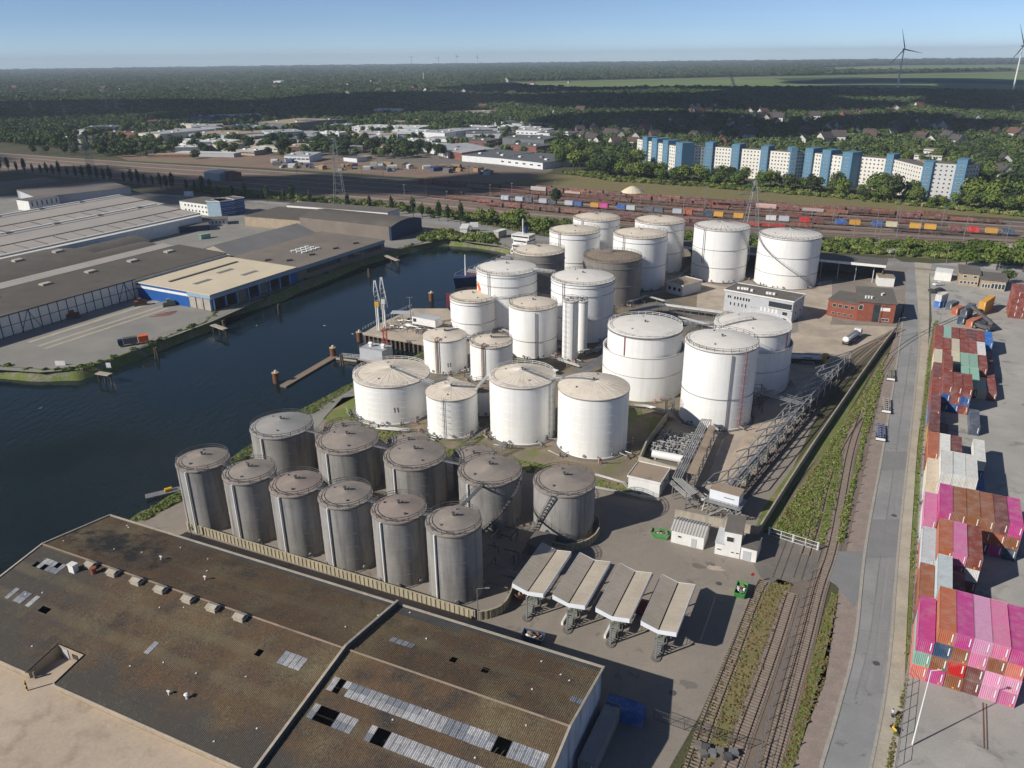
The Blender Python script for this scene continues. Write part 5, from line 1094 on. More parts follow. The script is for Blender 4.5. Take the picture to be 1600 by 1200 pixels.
concrete_wall('long concrete wall along the curved sidings', [(1184, 836), (1230, 762), (1272, 697), (1330, 612), (1370, 555), (1396, 521)], 1.9)
concrete_wall('pale concrete wall between the pump house and the pipe manifold', [(997, 731), (1056, 750)], 3.4, .3, 3.0)
concrete_wall('grey bund wall beside the grass bank and manifold', [(997, 731), (1010, 700), (1042, 656)], 2.4, .4, 4.0)

# ------------------------------------------------------------------ pump manifold, pipe racks, loading gantry
pump_me = MB().box(-.5, .5, -.3, .3, .0, .3).tube([(-.5, 0, .7), (.4, 0, .7)], .35, 8).tube([(.4, 0, .7), (.9, 0, .7), (.9, 0, 1.9)], .14, 6).cyl(.9, 0, 1.4, 1.7, .28, 8).tube([(.9, -.4, 2.0), (.9, .4, 2.0)], .08, 6).mesh('pump', 'pipe')
valve_me = MB().tube([(0, -.5, 1.0), (0, .5, 1.0)], .13, 6).cyl(0, 0, .6, 1.5, .16, 6).lathe([(.28, 1.5), (.28, 1.56), (.02, 1.56)], 10).mesh('valve', 'pipe')
A0 = G(1048, 718); mf = thing('pipe_manifold', 'dense bed of pumps and valves beside the red-ladder tank', 'manifold', A0, RZ)
rm_ = random.Random(4)
for i in range(12):
    for j in range(10):
        o = link('pump' if (i + j) % 3 else 'valve', pump_me if (i + j) % 3 else valve_me, mf, (-5.4 + i * .95 + rm_.uniform(-.15, .15), 1.6 + j * 1.25 + rm_.uniform(-.2, .2), .1), rm_.choice([0, math.pi / 2, 1.57]), None, rm_.uniform(.7, 1.05))
for j in range(6): MB().tube([(-6.2, 1.0 + j * 2.4, 1.1 + .3 * (j % 3)), (5.5, 1.0 + j * 2.4, 1.1 + .3 * (j % 3))], .07, 6).build('header_pipe', 'pipe', mf)
for i in range(8): MB().tube([(-5.8 + i * 1.5, .6, .9), (-5.8 + i * 1.5, 14.5, .9)], .12, 6).build('cross_pipe', 'steel', mf)
MB().tube([(-4.6, -1.2, 1.4), (3.4, -1.2, 1.4)], 1.05, 14).build('surge_drum', 'steel_white', mf, smooth=True)
for x in (-3.6, 2.4): MB().box(x - .2, x + .2, -2.0, -.4, 0, .8).build('saddle', 'concrete', mf)
MB().box(-6.6, 6, -3, 15.5, .06, .14).build('slab', 'concrete_dark', mf)
def pipe_rack(label, pts, n=5, gap=.45, r=.16, legs=True, name='pipe_rack', m='pipe', legstep=6.0):
    """pts: (px, py, height) triples"""
    P = [G(x, y, z) for x, y, z in pts]; o = Vector((P[0].x, P[0].y, 0)); t = thing(name, label, 'pipe rack', o)
    for k in range(n):
        q = offset_line(P, (k - (n - 1) / 2) * gap); MB().tube([p - o for p in q], r, 7).build('pipe', m, t, smooth=True)
    if legs:
        for p in resample(P, legstep):
            if p.z > .6:
                mb = MB(); w = n * gap / 2 + .2; mb.bar((p.x - o.x - w, p.y - o.y, 0), (p.x - o.x - w, p.y - o.y, p.z - .2), .18).bar((p.x - o.x + w, p.y - o.y, 0), (p.x - o.x + w, p.y - o.y, p.z - .2), .18).bar((p.x - o.x - w, p.y - o.y, p.z - .22), (p.x - o.x + w, p.y - o.y, p.z - .22), .18); mb.build('support', 'steel', t)
    return t
pipe_rack('rack of parallel silver pipes running from the red-ladder tank to the control cabin', [(1103, 655, 4.4), (1058, 747, 4.4), (1085, 772, 4.4), (1086, 782, 1.4)], 5, .5)
pipe_rack('second rack of silver pipes stepping down beside the pump house', [(1033, 751, 2.8), (1047, 752, 2.8), (1078, 779, 2.8), (1078, 790, .8)], 3, .5)
pipe_rack('low pipes crossing between the double-wall tank and the red-ladder tank', [(985, 632, 1.2), (1010, 634, 1.2), (1040, 642, 1.2), (1052, 652, 1.2)], 3, .5, .2)
pipe_rack('low pipes from the wide front tank past the grassy bund', [(930, 741, .5), (948, 746, .5), (975, 754, .5), (985, 766, .5)], 2, .5, .14)
pipe_rack('low pipes along the foot of the pump house', [(925, 760, .5), (970, 769, .5), (1030, 781, .5)], 3, .35, .1)
pipe_rack('pipes sloping up behind the dark-stair grey tank', [(770, 706, 2.0), (790, 690, 3.2), (790, 700, .4)], 3, .5, .14)
pipe_rack('inclined pipes between the small squat tank and the grey tanks', [(731, 692, 1.0), (768, 664, 1.0)], 2, .5, .12)
pipe_rack('bundle of pipes between the office forecourt and the brown tank', [(985, 487, 3.2), (1040, 476, 3.2), (1085, 482, 3.2), (1130, 488, 3.2)], 5, .6, .2)
pipe_rack('broad bundle of pipes behind the double-wall tank', [(950, 505, 2.2), (1010, 497, 2.2), (1080, 500, 2.2)], 6, .6, .2)
pipe_rack('rack of grey pipes between the column tank and the catwalk tank', [(875, 595, 2.6), (900, 585, 2.6), (930, 570, 2.6), (948, 556, 2.6)], 7, .55, .2)
pipe_rack('pipes along the soil between the two numbered tanks', [(640, 612, .6), (690, 594, .6), (735, 603, .6), (760, 612, .6)], 4, .4, .12, legs=False)
for i, (pts, n_, lb) in enumerate((
        ([(560, 640, .7), (566, 655, .7), (590, 668, .7), (640, 672, .7)], 4, 'round the foot of the low wide tank'), ([(672, 598, 1.0), (700, 590, 1.0), (740, 606, 1.0), (775, 612, 1.0)], 5, 'between the numbered tanks and the small tanks'), ([(790, 575, 1.4), (830, 568, 1.4), (870, 580, 1.4)], 5, 'behind the curved-catwalk tank'),
        ([(870, 560, 1.6), (905, 572, 1.6), (940, 560, 1.6)], 4, 'at the foot of the column tanks'), ([(860, 540, 1.2), (930, 548, 1.2), (960, 520, 1.2), (990, 500, 1.2)], 5, 'along the broad ringed tank'), ([(985, 470, 2.4), (1010, 462, 2.4), (1038, 470, 2.4)], 4, 'between the brown tank and the low hut'), ([(1000, 500, 3.4), (1050, 492, 3.4), (1100, 505, 3.4), (1125, 515, 3.4)], 4, 'bridging the dark pipe court'),
        ([(780, 512, 1.2), (800, 520, 1.2), (800, 545, 1.2)], 3, 'between the two cream-roofed tanks'), ([(1060, 520, 3.0), (1075, 545, 3.0), (1072, 580, 3.0)], 3, 'between the two double-wall tanks'), ([(1175, 622, 2.0), (1200, 612, 2.0), (1222, 600, 2.0)], 3, 'at the foot of the far double-wall tank'), ([(700, 520, 2.2), (720, 526, 2.2), (745, 528, 2.2)], 4, 'from the jetty to the cream-roofed tank'),
        ([(1100, 398, 1.0), (1062, 432, 1.0), (1040, 445, 1.0)], 3, 'behind the low white hut'), ([(860, 455, 1.0), (900, 470, 1.0), (955, 484, 1.0)], 4, 'between the ringed tank and the brown tank'))):
    pipe_rack('run of grey pipes ' + lb, pts, n_, .5, .15)
a = [G(1108, 664, 4.0), G(1119, 666, 4.0), G(1088, 742, 4.0), G(1072, 739, 4.0)]; t = thing('long_canopy', 'long narrow tan canopy beside the silver pipe rack', 'canopy', (a[0].x, a[0].y, 0)); o = Vector((a[0].x, a[0].y, 0))
for i in range(9):
    f0, f1 = i / 9 + .004, (i + 1) / 9 - .004; q = [a[0].lerp(a[3], f0), a[1].lerp(a[2], f0), a[1].lerp(a[2], f1), a[0].lerp(a[3], f1)]; MB().prism([(p.x - o.x, p.y - o.y) for p in q], 4.0, 4.15).build('roof_panel', 'felt_tan', t)
for i in range(6):
    for s in (.12, .88):
        p = a[0].lerp(a[3], i / 5 * .94 + .03).lerp(a[1].lerp(a[2], i / 5 * .94 + .03), s) - o; MB().bar((p.x, p.y, 0), (p.x, p.y, 4.0), .2).build('post', 'steel', t)
# loading gantry
gl0, gl1, gr0, gr1 = G(1122, 753, 6.3), G(1297, 560, 6.3), G(1153, 745, 6.3), G(1330, 548, 6.3)
gt = thing('loading_gantry', 'long steel railway loading gantry with outrigger arms', 'gantry', (gl0.x, gl0.y, 0)); o = Vector((gl0.x, gl0.y, 0)); nb = 14
for s0, s1 in ((gl0, gl1), (gr0, gr1)):
    for z in (0, -2.6): MB().bar(s0 - o + Vector((0, 0, z)), s1 - o + Vector((0, 0, z)), .2, .24).build('beam', 'pipe', gt)
for i in range(nb + 1):
    f = i / nb; p, q = gl0.lerp(gl1, f) - o, gr0.lerp(gr1, f) - o; out = (p - q).normalized()
    MB().bar((p.x, p.y, 0), p, .28).build('column', 'pipe', gt); MB().bar((q.x, q.y, 0), q, .28).build('column', 'pipe', gt)
    e = p + out * (4.4 if i % 5 not in (2, 4) else 0.2)
    MB().bar(e, q, .22).build('crossbeam', 'pipe', gt); MB().bar(p + Vector((0, 0, -2.6)), q + Vector((0, 0, -2.6)), .18).build('crossbeam', 'pipe', gt)
    if i < nb:
        p2, q2 = gl0.lerp(gl1, (i + 1) / nb) - o, gr0.lerp(gr1, (i + 1) / nb) - o
        MB().bar(p, p2 + Vector((0, 0, -2.6)), .1).build('brace', 'steel', gt) if i % 2 else None
        m1 = p.lerp(q, .5); MB().box(-.6, .6, -.9, .9, 0, 1.2).build('pump_skid', 'green_grey', gt, (m1.x, m1.y, .1), RZ)
        for k in range(2):
            m2 = p.lerp(p2, .25 + .25 * k).lerp(q.lerp(q2, .25 + .25 * k), .3 + .2 * k); MB().tube([(m2.x, m2.y, .3), (m2.x, m2.y, 3.2), (m2.x + .6, m2.y + .3, 4.6), (m2.x + 1.6, m2.y - .2, 4.4), (m2.x + 2.0, m2.y - .4, 2.4)], .09, 6).build('loading_arm', 'pipe', gt)
        if i % 5 not in (1, 2, 3, 4): MB().bar(p + out * 4.4, p2 + (p2 - q2).normalized() * 4.4, .12).build('side_beam', 'pipe', gt)
        MB().bar(p.lerp(q, .5) + Vector((0, 0, -2.45)), p2.lerp(q2, .5) + Vector((0, 0, -2.45)), 1.0, .1).build('deck', 'steel', gt)
for k in range(4): MB().tube([gl0 - o + (gr0 - gl0) * (.2 + .18 * k) + Vector((0, 0, -3.2)), gl1 - o + (gr1 - gl1) * (.2 + .18 * k) + Vector((0, 0, -3.2))], .13, 6).build('pipe', 'pipe', gt)
sheet('tan_slab', [(1112, 800), (1180, 690), (1230, 632), (1215, 628), (1165, 678), (1092, 792)], .10, 'apron_concrete', 'tan concrete slab beside the loading gantry')
for i, (x, y) in enumerate(((1183, 728), (1207, 694), (1228, 664), (1163, 752), (1243, 640))):
    t = thing('pump_skid', 'small %s pump skid on the slab beside the dark track, %s from the control cabin' % (('blue', 'green')[i % 2], ORD[(2, 3, 4, 0, 5)[i] - (1 if i in (0, 1, 2, 4) else 0)]), 'pump', G(x, y), RZ, 'pump skids beside the gantry')
    MB().box(-1.3, 1.3, -1.1, 1.1, .05, .3).build('base', 'concrete', t); MB().box(-.6, .5, -.5, .5, .3, 1.5).build('motor', 'blue_steel' if i % 2 == 0 else 'green_grey', t); MB().tube([(.5, 0, .9), (1.2, 0, .9), (1.2, 0, 2.2)], .16, 8).build('pipe', 'pipe', t)
# control cabin on stilts
ca, cb = G(1106, 799), G(1151, 812); d = (cb - ca).normalized(); w = (cb - ca).length
t = thing('control_cabin', 'pale blue-white control cabin raised on a steel frame', 'cabin', ca, math.atan2(d.y, d.x))
MB().box(0, w, 0, 3.4, 3.3, 6.0).build('wall', 'canopy_white', t); MB().box(-.15, w + .15, -.15, 3.55, 6.0, 6.15).build('roof', 'felt_tan', t); MB().box(-.8, w + .8, -1.3, 4.0, 3.1, 3.28).build('deck', 'steel', t)
for x in (0.1, w * .5, w - .1):
    for y in (-.9, 3.4): MB().bar((x, y, 0), (x, y, 3.1), .25).build('post', 'steel', t)
for x in lin(.2, w - .2, 4): MB().bar((x, -.9, .2), (x + .8, 3.2, 3.0), .1).build('brace', 'steel', t)
mb = MB()
for z in (3.85, 4.35): mb.bar((-.8, -1.25, z), (w + .8, -1.25, z), .05)
for x in lin(-.8, w + .8, 10): mb.bar((x, -1.25, 3.28), (x, -1.25, 4.35), .05)
mb.build('railing', 'steel', t); MB().box(w * .5, w * .85, -.05, .02, 4.7, 4.85).build('slot_window', 'glass', t)
for k in range(2):
    mb = MB()
    for i in range(12): mb.bar((w * (.1 + .55 * k) + i * .3, -1.9, .2 + i * .25), (w * (.1 + .55 * k) + i * .3, -1.2, .2 + i * .25), .26, .05)
    for yy in (-1.9, -1.2): mb.bar((w * (.1 + .55 * k), yy, .1), (w * (.1 + .55 * k) + 3.4, yy, 3.1), .06, .2).bar((w * (.1 + .55 * k), yy, 1.1), (w * (.1 + .55 * k) + 3.4, yy, 4.1), .05)
    mb.build('stair', 'pipe', t)
rz_ = random.Random(8)
for i in range(16): MB().tube([(rz_.uniform(-2, w), rz_.uniform(-1, 3), .2), (rz_.uniform(-2, w), rz_.uniform(-1, 3), 2.6), (rz_.uniform(-3, w), rz_.uniform(-1, 3), 2.8)], .1, 6).build('pipe', 'pipe', t)
# pipes and clutter in the shade between the grey tanks and the canopies
cl = thing('pipe_cluster', 'dark cluster of pipes and pumps between the grey tanks and first canopy', 'pipes', G(790, 880), RZ)
for i in range(26):
    x, y, z = rz_.uniform(-7, 5), rz_.uniform(-9, 11), rz_.uniform(.4, 2.6); L_ = rz_.uniform(2, 7)
    MB().tube([(x, y, z), (x + (L_ if i % 2 else 0), y + (0 if i % 2 else L_), z), (x + (L_ if i % 2 else 0), y + (0 if i % 2 else L_), .1)], .12, 6).build('pipe', 'steel_dark' if i % 3 else 'steel', cl)
MB().box(-2.4, 2.4, 0, 5.5, 2.6, 2.75).build('lean_to_roof', 'felt_roof', cl, (5.0, 4.5, 0)); MB().box(-2.2, 2.2, .2, 5.2, 0, 2.6).build('lean_to_wall', 'concrete_dark', cl, (5.0, 4.5, 0))
# steel stair tower by the red-ladder tank
def lattice(name, label, cat, base, w, h, m='steel', n=None, top=None, group=None, extra=None, t=.12):
    T = thing(name, label, cat, base, 0, group); n = n or int(h / 2.5); mb = MB(); top = w if top is None else top
    C4 = lambda f: [((w + (top - w) * f) / 2 * sx, (w + (top - w) * f) / 2 * sy, h * f) for sx, sy in ((-1, -1), (1, -1), (1, 1), (-1, 1))]
    for k in range(4): MB().bar(C4(0)[k], C4(1)[k], t * 1.5).build('leg', m, T)
    for i in range(n):
        a_, b_ = C4(i / n), C4((i + 1) / n)
        for k in range(4): mb.bar(b_[k], b_[(k + 1) % 4], t * .8); mb.bar(a_[k], b_[(k + 1) % 4], t * .7)
    mb.build('lattice', m, T); return T
lattice('stair_tower', 'dark steel stair tower behind the red-ladder tank', 'stair tower', G(1180, 643), 3, 8, 'steel_dark')
catwalk('catwalk', 'brown catwalk from the stair tower to the loading gantry', G(1186, 612, 6.2), G(1250, 630, 6.2), 2.4, 'steel')
lattice('pipe_tower', 'small lattice tower beside the manifold and red-ladder tank', 'tower', G(1045, 655), 2, 7, 'steel')

mat('cream_cap', (.5, .36, .16), (.42, .32, .16), sc1=1)
# ------------------------------------------------------------------ jetty, dolphins, pontoon, ship
JP = [G(*p, .8) for p in ((567, 521), (664, 538), (712, 535), (712, 498), (700, 482), (645, 482), (592, 506))]
jt = thing('jetty', 'concrete jetty on dark piles beside the loading arms', 'jetty', (JP[0].x, JP[0].y, 0)); jo = Vector((JP[0].x, JP[0].y, 0))
MB().prism([(p.x - jo.x, p.y - jo.y) for p in JP], .2, .8).build('deck', 'loading_concrete', jt)
MB().bar(JP[0] - jo + Vector((0, 0, .15)), JP[1] - jo + Vector((0, 0, .15)), .6, .5).build('edge_beam', 'track_concrete', jt)
for i in range(14):
    for a_, b_ in ((JP[0], JP[1]), (JP[6], JP[5])):
        p = a_.lerp(b_, (i + .5) / 14) - jo; MB().box(-.35, .35, -.3, .3, WZ - 1, .2).build('pile', 'pile', jt, (p.x, p.y, 0), RZ)
MB().bar(JP[0] - jo + Vector((0, .9, -1.7)), JP[1] - jo + Vector((0, .9, -1.7)), .3, 3.4).build('sheet_pile', 'pile', jt)
fence('railing', 'white railing along the outer edge of the jetty', [(567, 516), (592, 502), (645, 478)], 1.1, 2.0, 'steel_white', (1, .5), cat='railing')
def loading_arm(label, p, top):
    b_ = G(*p, .8); h = HT((b_.x, b_.y), top) - .8; t = thing('marine_arm', label, 'loading arm', b_, 0, 'marine loading arms')
    MB().cyl(0, 0, 0, h * .55, .34, 10).build('riser', 'steel_white', t); MB().cyl(-.75, 0, 0, h * .5, .2, 8).build('support_pipe', 'steel_white', t)
    for s in (-1, 1): MB().tube([(s * .5 - .3, 0, h * .5), (s * .7 - .3, 0, h * .8), (s * .25 - .3, 0, h)], .16, 8).build('boom', 'steel_white', t)
    MB().tube([(-.3, .5, h * .98), (.6, .6, h * .7), (1.2, .4, h * .42)], .2, 8).build('outer_boom', 'steel_white', t)
    MB().box(-1.0, .6, -.5, .5, h * .5, h * .58).build('counterweight', 'yellow_paint' if 'cabin' not in label else 'steel_white', t); MB().box(-.9, .9, -.9, .9, 0, .4).build('base', 'concrete', t)
    for i in range(5): MB().bar((-.8, 0, h * (.5 + .09 * i)), (.3, 0, h * (.54 + .09 * i)), .08).build('brace', 'steel_white', t)
loading_arm('white marine loading arm with a yellow joint at the jetty edge', (593, 518), 438); loading_arm('taller white marine loading arm nearer the jetty cabin', (603, 515), 433)
for lb, p, top in (('red monitor tower at the near edge of the jetty', (603, 543), 513), ('red monitor tower behind the cream-roofed tank by the ship', (701, 480), 459)):
    b_ = G(*p); t = lattice('fire_monitor', lb, 'tower', b_, 1.2, HT((b_.x, b_.y), top), 'red_paint', 4)
t = thing('mast', 'slim pale mast beside the jetty cabin', 'mast', G(643, 517)); MB().cyl(0, 0, 0, 13.5, .22, 8, r1=.1).build('pole', 'steel', t); MB().bar((-1.2, 0, 13.3), (1.2, 0, 13.3), .12).build('crossarm', 'steel', t)
ca, cb = G(645, 517), G(681, 524); d = (cb - ca).normalized(); w = (cb - ca).length; t = thing('jetty_cabin', 'white cabin on stilts beside the jetty mast', 'cabin', ca, math.atan2(d.y, d.x))
MB().box(0, w, 0, 4.2, 3.0, 5.8).build('wall', 'house_white', t); MB().box(-.1, w + .1, -.1, 4.3, 5.8, 5.95).build('roof', 'house_grey', t); MB().box(.5, 2.0, -.05, .02, 3.9, 5.2).build('window', 'glass', t)
for x in lin(.1, w - .1, 4):
    for y in (.2, 4.0): MB().bar((x, y, 0), (x, y, 3.0), .18).build('post', 'steel', t)
ca = G(611, 508); t = thing('jetty_canopy', 'pale flat canopy over pipework on the jetty', 'canopy', ca, RZ + .35); MB().box(0, 8.5, 0, 4, 4.6, 4.75).build('roof', 'house_grey', t)
for x in (.3, 4, 8.2):
    for y in (.2, 3.8): MB().bar((x, y, .8), (x, y, 4.6), .16).build('post', 'steel', t)
t = thing('jetty_pipework', 'tangle of grey pipes on the jetty deck', 'pipes', G(640, 522), RZ)
for i in range(64):
    x, y, z = rz_.uniform(-13, 11), rz_.uniform(-2, 10), rz_.uniform(1.0, 2.6); L_ = rz_.uniform(1.5, 6); MB().tube([(x, y, .8), (x, y, z), (x + (L_ if i % 2 else 0), y + (0 if i % 2 else L_), z)], .14, 6).build('pipe', 'pipe' if i % 3 else 'steel_dark', t)
MB().tube([(-4, 4, 1.8), (-1.2, 4.6, 1.8)], .8, 12).build('vessel', 'steel_white', t, smooth=True)
# concrete box and footbridge beside the jetty
ca, cb = G(563, 561, -1), G(598, 567, -1); d = (cb - ca).normalized(); w = (cb - ca).length; t = thing('pump_station', 'pale concrete pump box with two cowls over the water', 'building', (ca.x, ca.y, 0), math.atan2(d.y, d.x))
MB().box(0, w, 0, 6.5, -.8, 3.2).build('wall', 'house_grey', t); MB().box(-.4, w + .4, -.8, 7, -1.1, -.8).build('deck', 'concrete', t)
for x in (w * .3, w * .85): MB().box(-.5, .5, -.5, .5, 0, 1.0).gable(-.7, .7, -.7, .7, 1.0, 1.5).build('cowl', 'house_white', t, (x, 3, 3.2))
for x in (.3, w - .3):
    for y in (0, 6): MB().cyl(x, y, WZ - 1, -1.1, .3, 8).build('pile', 'pile', t)
mb = MB()
for z in (3.7, 4.2):
    mb.path([(0, 0, z), (w, 0, z), (w, 6.5, z), (0, 6.5, z), (0, 0, z)], .05)
for x, y in ((0, 0), (w * .5, 0), (w, 0), (w, 3), (w, 6.5), (0, 6.5), (0, 3)): mb.bar((x, y, 3.2), (x, y, 4.2), .05)
mb.build('railing', 'steel', t)
catwalk('footbridge', 'white railed footbridge from the pontoon to the pump box', G(533, 557, -2.0), G(566, 560, -.9), 1.2, 'steel_white'); catwalk('footbridge', 'railed footbridge from the pump box to the bank by the low wide tank', G(575, 570, -.9), G(640, 571, .2), 1.2, 'steel_white')
pa, pb = G(442, 603, -2.5), G(523, 556, -2.5); d = (pb - pa).normalized(); L_ = (pb - pa).length; t = thing('pontoon', 'long narrow plank pontoon floating in the basin', 'pontoon', (pa.x, pa.y, WZ), math.atan2(d.y, d.x))
MB().box(0, L_, -1.2, 1.2, -.3, .45).build('float', 'concrete_dark', t)
np_ = int(L_ / .55)
pl_me = MB().box(-.25, .25, -1.35, 1.35, .45, .55).mesh('plank', 'plank')
for i in range(np_): link('plank', pl_me, t, (.28 + i * L_ / np_, 0, .01 * (i % 2)))
t = thing('landing_stage', 'short brown landing stage beside the pontoon', 'landing stage', G(527, 561, WZ), RZ + .1); MB().box(0, 9, -.8, .8, -.2, .6).build('float', 'plank', t); MB().box(0, 9, -.95, -.8, .3, .8).build('fender', 'track_concrete', t)
for i, (x, y, lb) in enumerate(((432, 598, 'at the outer end of the pontoon'), (521, 558, 'where the pontoon meets the footbridge'), (562, 533, 'at the outer corner of the jetty'), (674, 470, 'standing alone in the basin behind the jetty cabin'))):
    b_ = G(x, y, WZ); t = thing('dolphin', 'rusty mooring dolphin with a pale cap ' + lb, 'dolphin', b_, 0, 'mooring dolphins'); MB().cyl(0, 0, -2, 3.6, 1.05, 16).build('pile', 'rust', t); MB().cyl(0, 0, 3.6, 3.75, 1.2, 16).build('cap', 'cream_cap', t); MB().cyl(.1, 0, 3.75, 4.5, .35, 8).build('bollard', 'house_white', t)
for i, (x, y, lb) in enumerate(((437, 490, 'below the blue office front'), (577, 433, 'off the far bank'), (246, 560, 'near the red and black lorry'), (622, 413, 'by the landing at the basin head'), (351, 516, 'beside the small landing below the cream roof'), (535, 571, 'behind the landing stage'))):
    t = thing('pile_cluster', 'dark timber pile cluster ' + lb, 'piles', G(x, y, WZ), i * .7, 'timber pile clusters')
    for a_ in range(3): MB().tube([(.7 * math.cos(a_ * 2.1), .7 * math.sin(a_ * 2.1), -2), (.35 * math.cos(a_ * 2.1), .35 * math.sin(a_ * 2.1), 4.2)], .3, 8).build('pile', 'pile', t)
for lb, p, q in (('small timber landing below the cream roof', (332, 507), (352, 514)), ('timber landing at the head of the basin', (600, 398), (622, 407)), ('low timber landing near the corner of the yard', (152, 582), (172, 585))):
    a_, b_ = G(*p, .4), G(*q, .4); t = thing('landing', lb, 'landing', (a_.x, a_.y, 0)); MB().bar((0, 0, .3), b_ - a_ + Vector((0, 0, .3)), 2.2, .3).build('deck', 'concrete', t)
    for f in (0, .5, 1):
        p_ = (b_ - a_) * f; MB().cyl(p_.x, p_.y, WZ - 1, .3, .25, 8).build('pile', 'pile', t)
# ship
bow, stern = G(711, 452, WZ), G(806, 412, WZ); d = (stern - bow).normalized(); SL = 74.0
sh = thing('ship', 'small tanker ship with a navy hull moored behind the emblem tank', 'ship', bow, math.atan2(d.y, d.x))
st = [(0, .1, 5.6), (3, 2.2, 5.2), (8, 4.6, 4.6), (14, 5.6, 4.2), (60, 5.6, 4.2), (70, 5.2, 4.4), (74, 4.2, 4.6)]; vs = []; fs = []
for x, w_, z in st: vs += [(x + .9 if x == 0 else x, -w_ * .75, -2), (x - (1.2 if x < 4 else 0), -w_, z), (x - (1.2 if x < 4 else 0), w_, z), (x + .9 if x == 0 else x, w_ * .75, -2)]
for i in range(len(st) - 1):
    for k in range(3): fs.append((i * 4 + k, i * 4 + k + 1, (i + 1) * 4 + k + 1, (i + 1) * 4 + k))
fs += [(0, 1, 2, 3), tuple(len(vs) - 4 + i for i in range(4))]
mat('navy_paint', (.018, .03, .1), (.022, .04, .12), rough=.45, sc1=.5); mat('deck_red', (.2, .06, .045), (.16, .06, .05), rough=.8, sc1=.5)
MB().add(vs, fs).build('hull', 'navy_paint', sh); MB().prism([(1, 0), (3, 1.9), (8, 4.3), (14, 5.3), (60, 5.3), (70, 4.9), (73, 4), (73, -4), (70, -4.9), (60, -5.3), (14, -5.3), (8, -4.3), (3, -1.9)], 3.9, 4.25).build('deck', 'deck_red', sh)
for k, (x0, x1, w_, z0, z1) in enumerate(((58, 71, 4.6, 4.2, 6.9), (59, 70, 4.4, 6.9, 9.4), (60, 69, 4.2, 9.4, 11.8), (60, 67, 5.2, 11.8, 14.2))):
    MB().box(x0, x1, -w_, w_, z0, z1).build('superstructure', 'house_white', sh); MB().box(x0 - .06, x0, -w_ + .4, w_ - .4, z0 + 1.1, z1 - .6).build('bridge_window', 'glass', sh)
    MB().box(x0 + .5, x1 - .5, -w_ - .05, -w_, z0 + 1.1, z1 - .7).build('side_window', 'glass', sh)
MB().cyl(66, 0, 14.2, 17.5, .9, 10).build('funnel', 'navy_paint', sh); MB().cyl(63, 0, 14.2, 22, .3, 8).build('mast', 'steel_white', sh); MB().cyl(9, 0, 4.2, 14.5, .4, 8, r1=.2).build('foremast', 'steel_white', sh)
for y in (-2.4, -1.2, 0, 1.2, 2.4): MB().tube([(14, y, 5), (56, y, 5)], .2, 6).build('deck_pipe', 'house_white', sh)
for x in range(16, 56, 5): MB().box(-.5, .5, -3, 3, 0, 1.6).build('manifold', 'steel', sh, (x, 0, 4.2))
mb = MB()
for i in range(len(st) - 1):
    for s in (-1, 1): mb.bar((st[i][0], s * st[i][1], st[i][2] + 1), (st[i + 1][0], s * st[i + 1][1], st[i + 1][2] + 1), .06)
mb.build('railing', 'steel_white', sh)
t = thing('workboat', 'grey workboat with a yellow float beside the grassy bank', 'boat', G(262, 772, WZ), R(28)); MB().add([(-5, -.9, -.2), (3.5, -.9, -.2), (5, 0, .0), (3.5, .9, -.2), (-5, .9, -.2), (-5, -1.1, .8), (3.6, -1.1, .8), (5.6, 0, .95), (3.6, 1.1, .8), (-5, 1.1, .8)], [(0, 1, 2, 3, 4), (5, 6, 7, 8, 9), (0, 1, 6, 5), (1, 2, 7, 6), (2, 3, 8, 7), (3, 4, 9, 8), (4, 0, 5, 9)]).build('hull', 'steel', t)
MB().tube([(-.5, 0, 1.2), (1.2, .2, 1.2)], .5, 10).build('float', 'yellow_paint', t, smooth=True); mb = MB().path([(3.2, -1, 1.0), (3.2, -1, 2.0), (3.2, 1, 2.0), (3.2, 1, 1.0)], .07); mb.build('hoop', 'steel_white', t)
# ------------------------------------------------------------------ lamps, person, little things by the road
def lamp(label, p, top, m='steel_white', arm=1.6, group='street lamps', az=0):
    b_ = G(*p); h = HT((b_.x, b_.y), top); t = thing('street_lamp', label, 'street lamp', b_, -R(az), group); MB().cyl(0, 0, 0, h, .13, 8, r1=.07).build('pole', m, t); MB().bar((0, 0, h), (arm, 0, h + .15), .1).build('arm', m, t); MB().box(arm - .1, arm + .7, -.16, .16, h + .08, h + .24).build('lamp_head', 'steel', t)
lamp('tall white lamp post in front of the pink containers', (1425, 1165), 1048, az=0)
for i, (x, y, tp, lb) in enumerate(((1400, 527, 497, 'beside the track crossing'), (1468, 505, 470, 'at the end of the long container stack'), (1395, 415, 388, 'at the crossroads by the open shed'), (1372, 505, 478, 'beside the brick office corner'), (1560, 423, 392, 'on the rail embankment near the gatehouse'), (1478, 412, 372, 'on the embankment above the crossroads'), (1370, 395, 345, 'behind the open shed'))):
    lamp('slim street lamp ' + lb, (x, y), tp, 'steel')
for i, (x, y, tp, lb) in enumerate(((300, 885, 715, 'beside the slim grey tank at the basin end'), (747, 968, 920, 'at the corner of the flood wall'))): lamp('thin lamp pole ' + lb, (x, y - (45 if i == 0 else 0)), tp, 'steel')
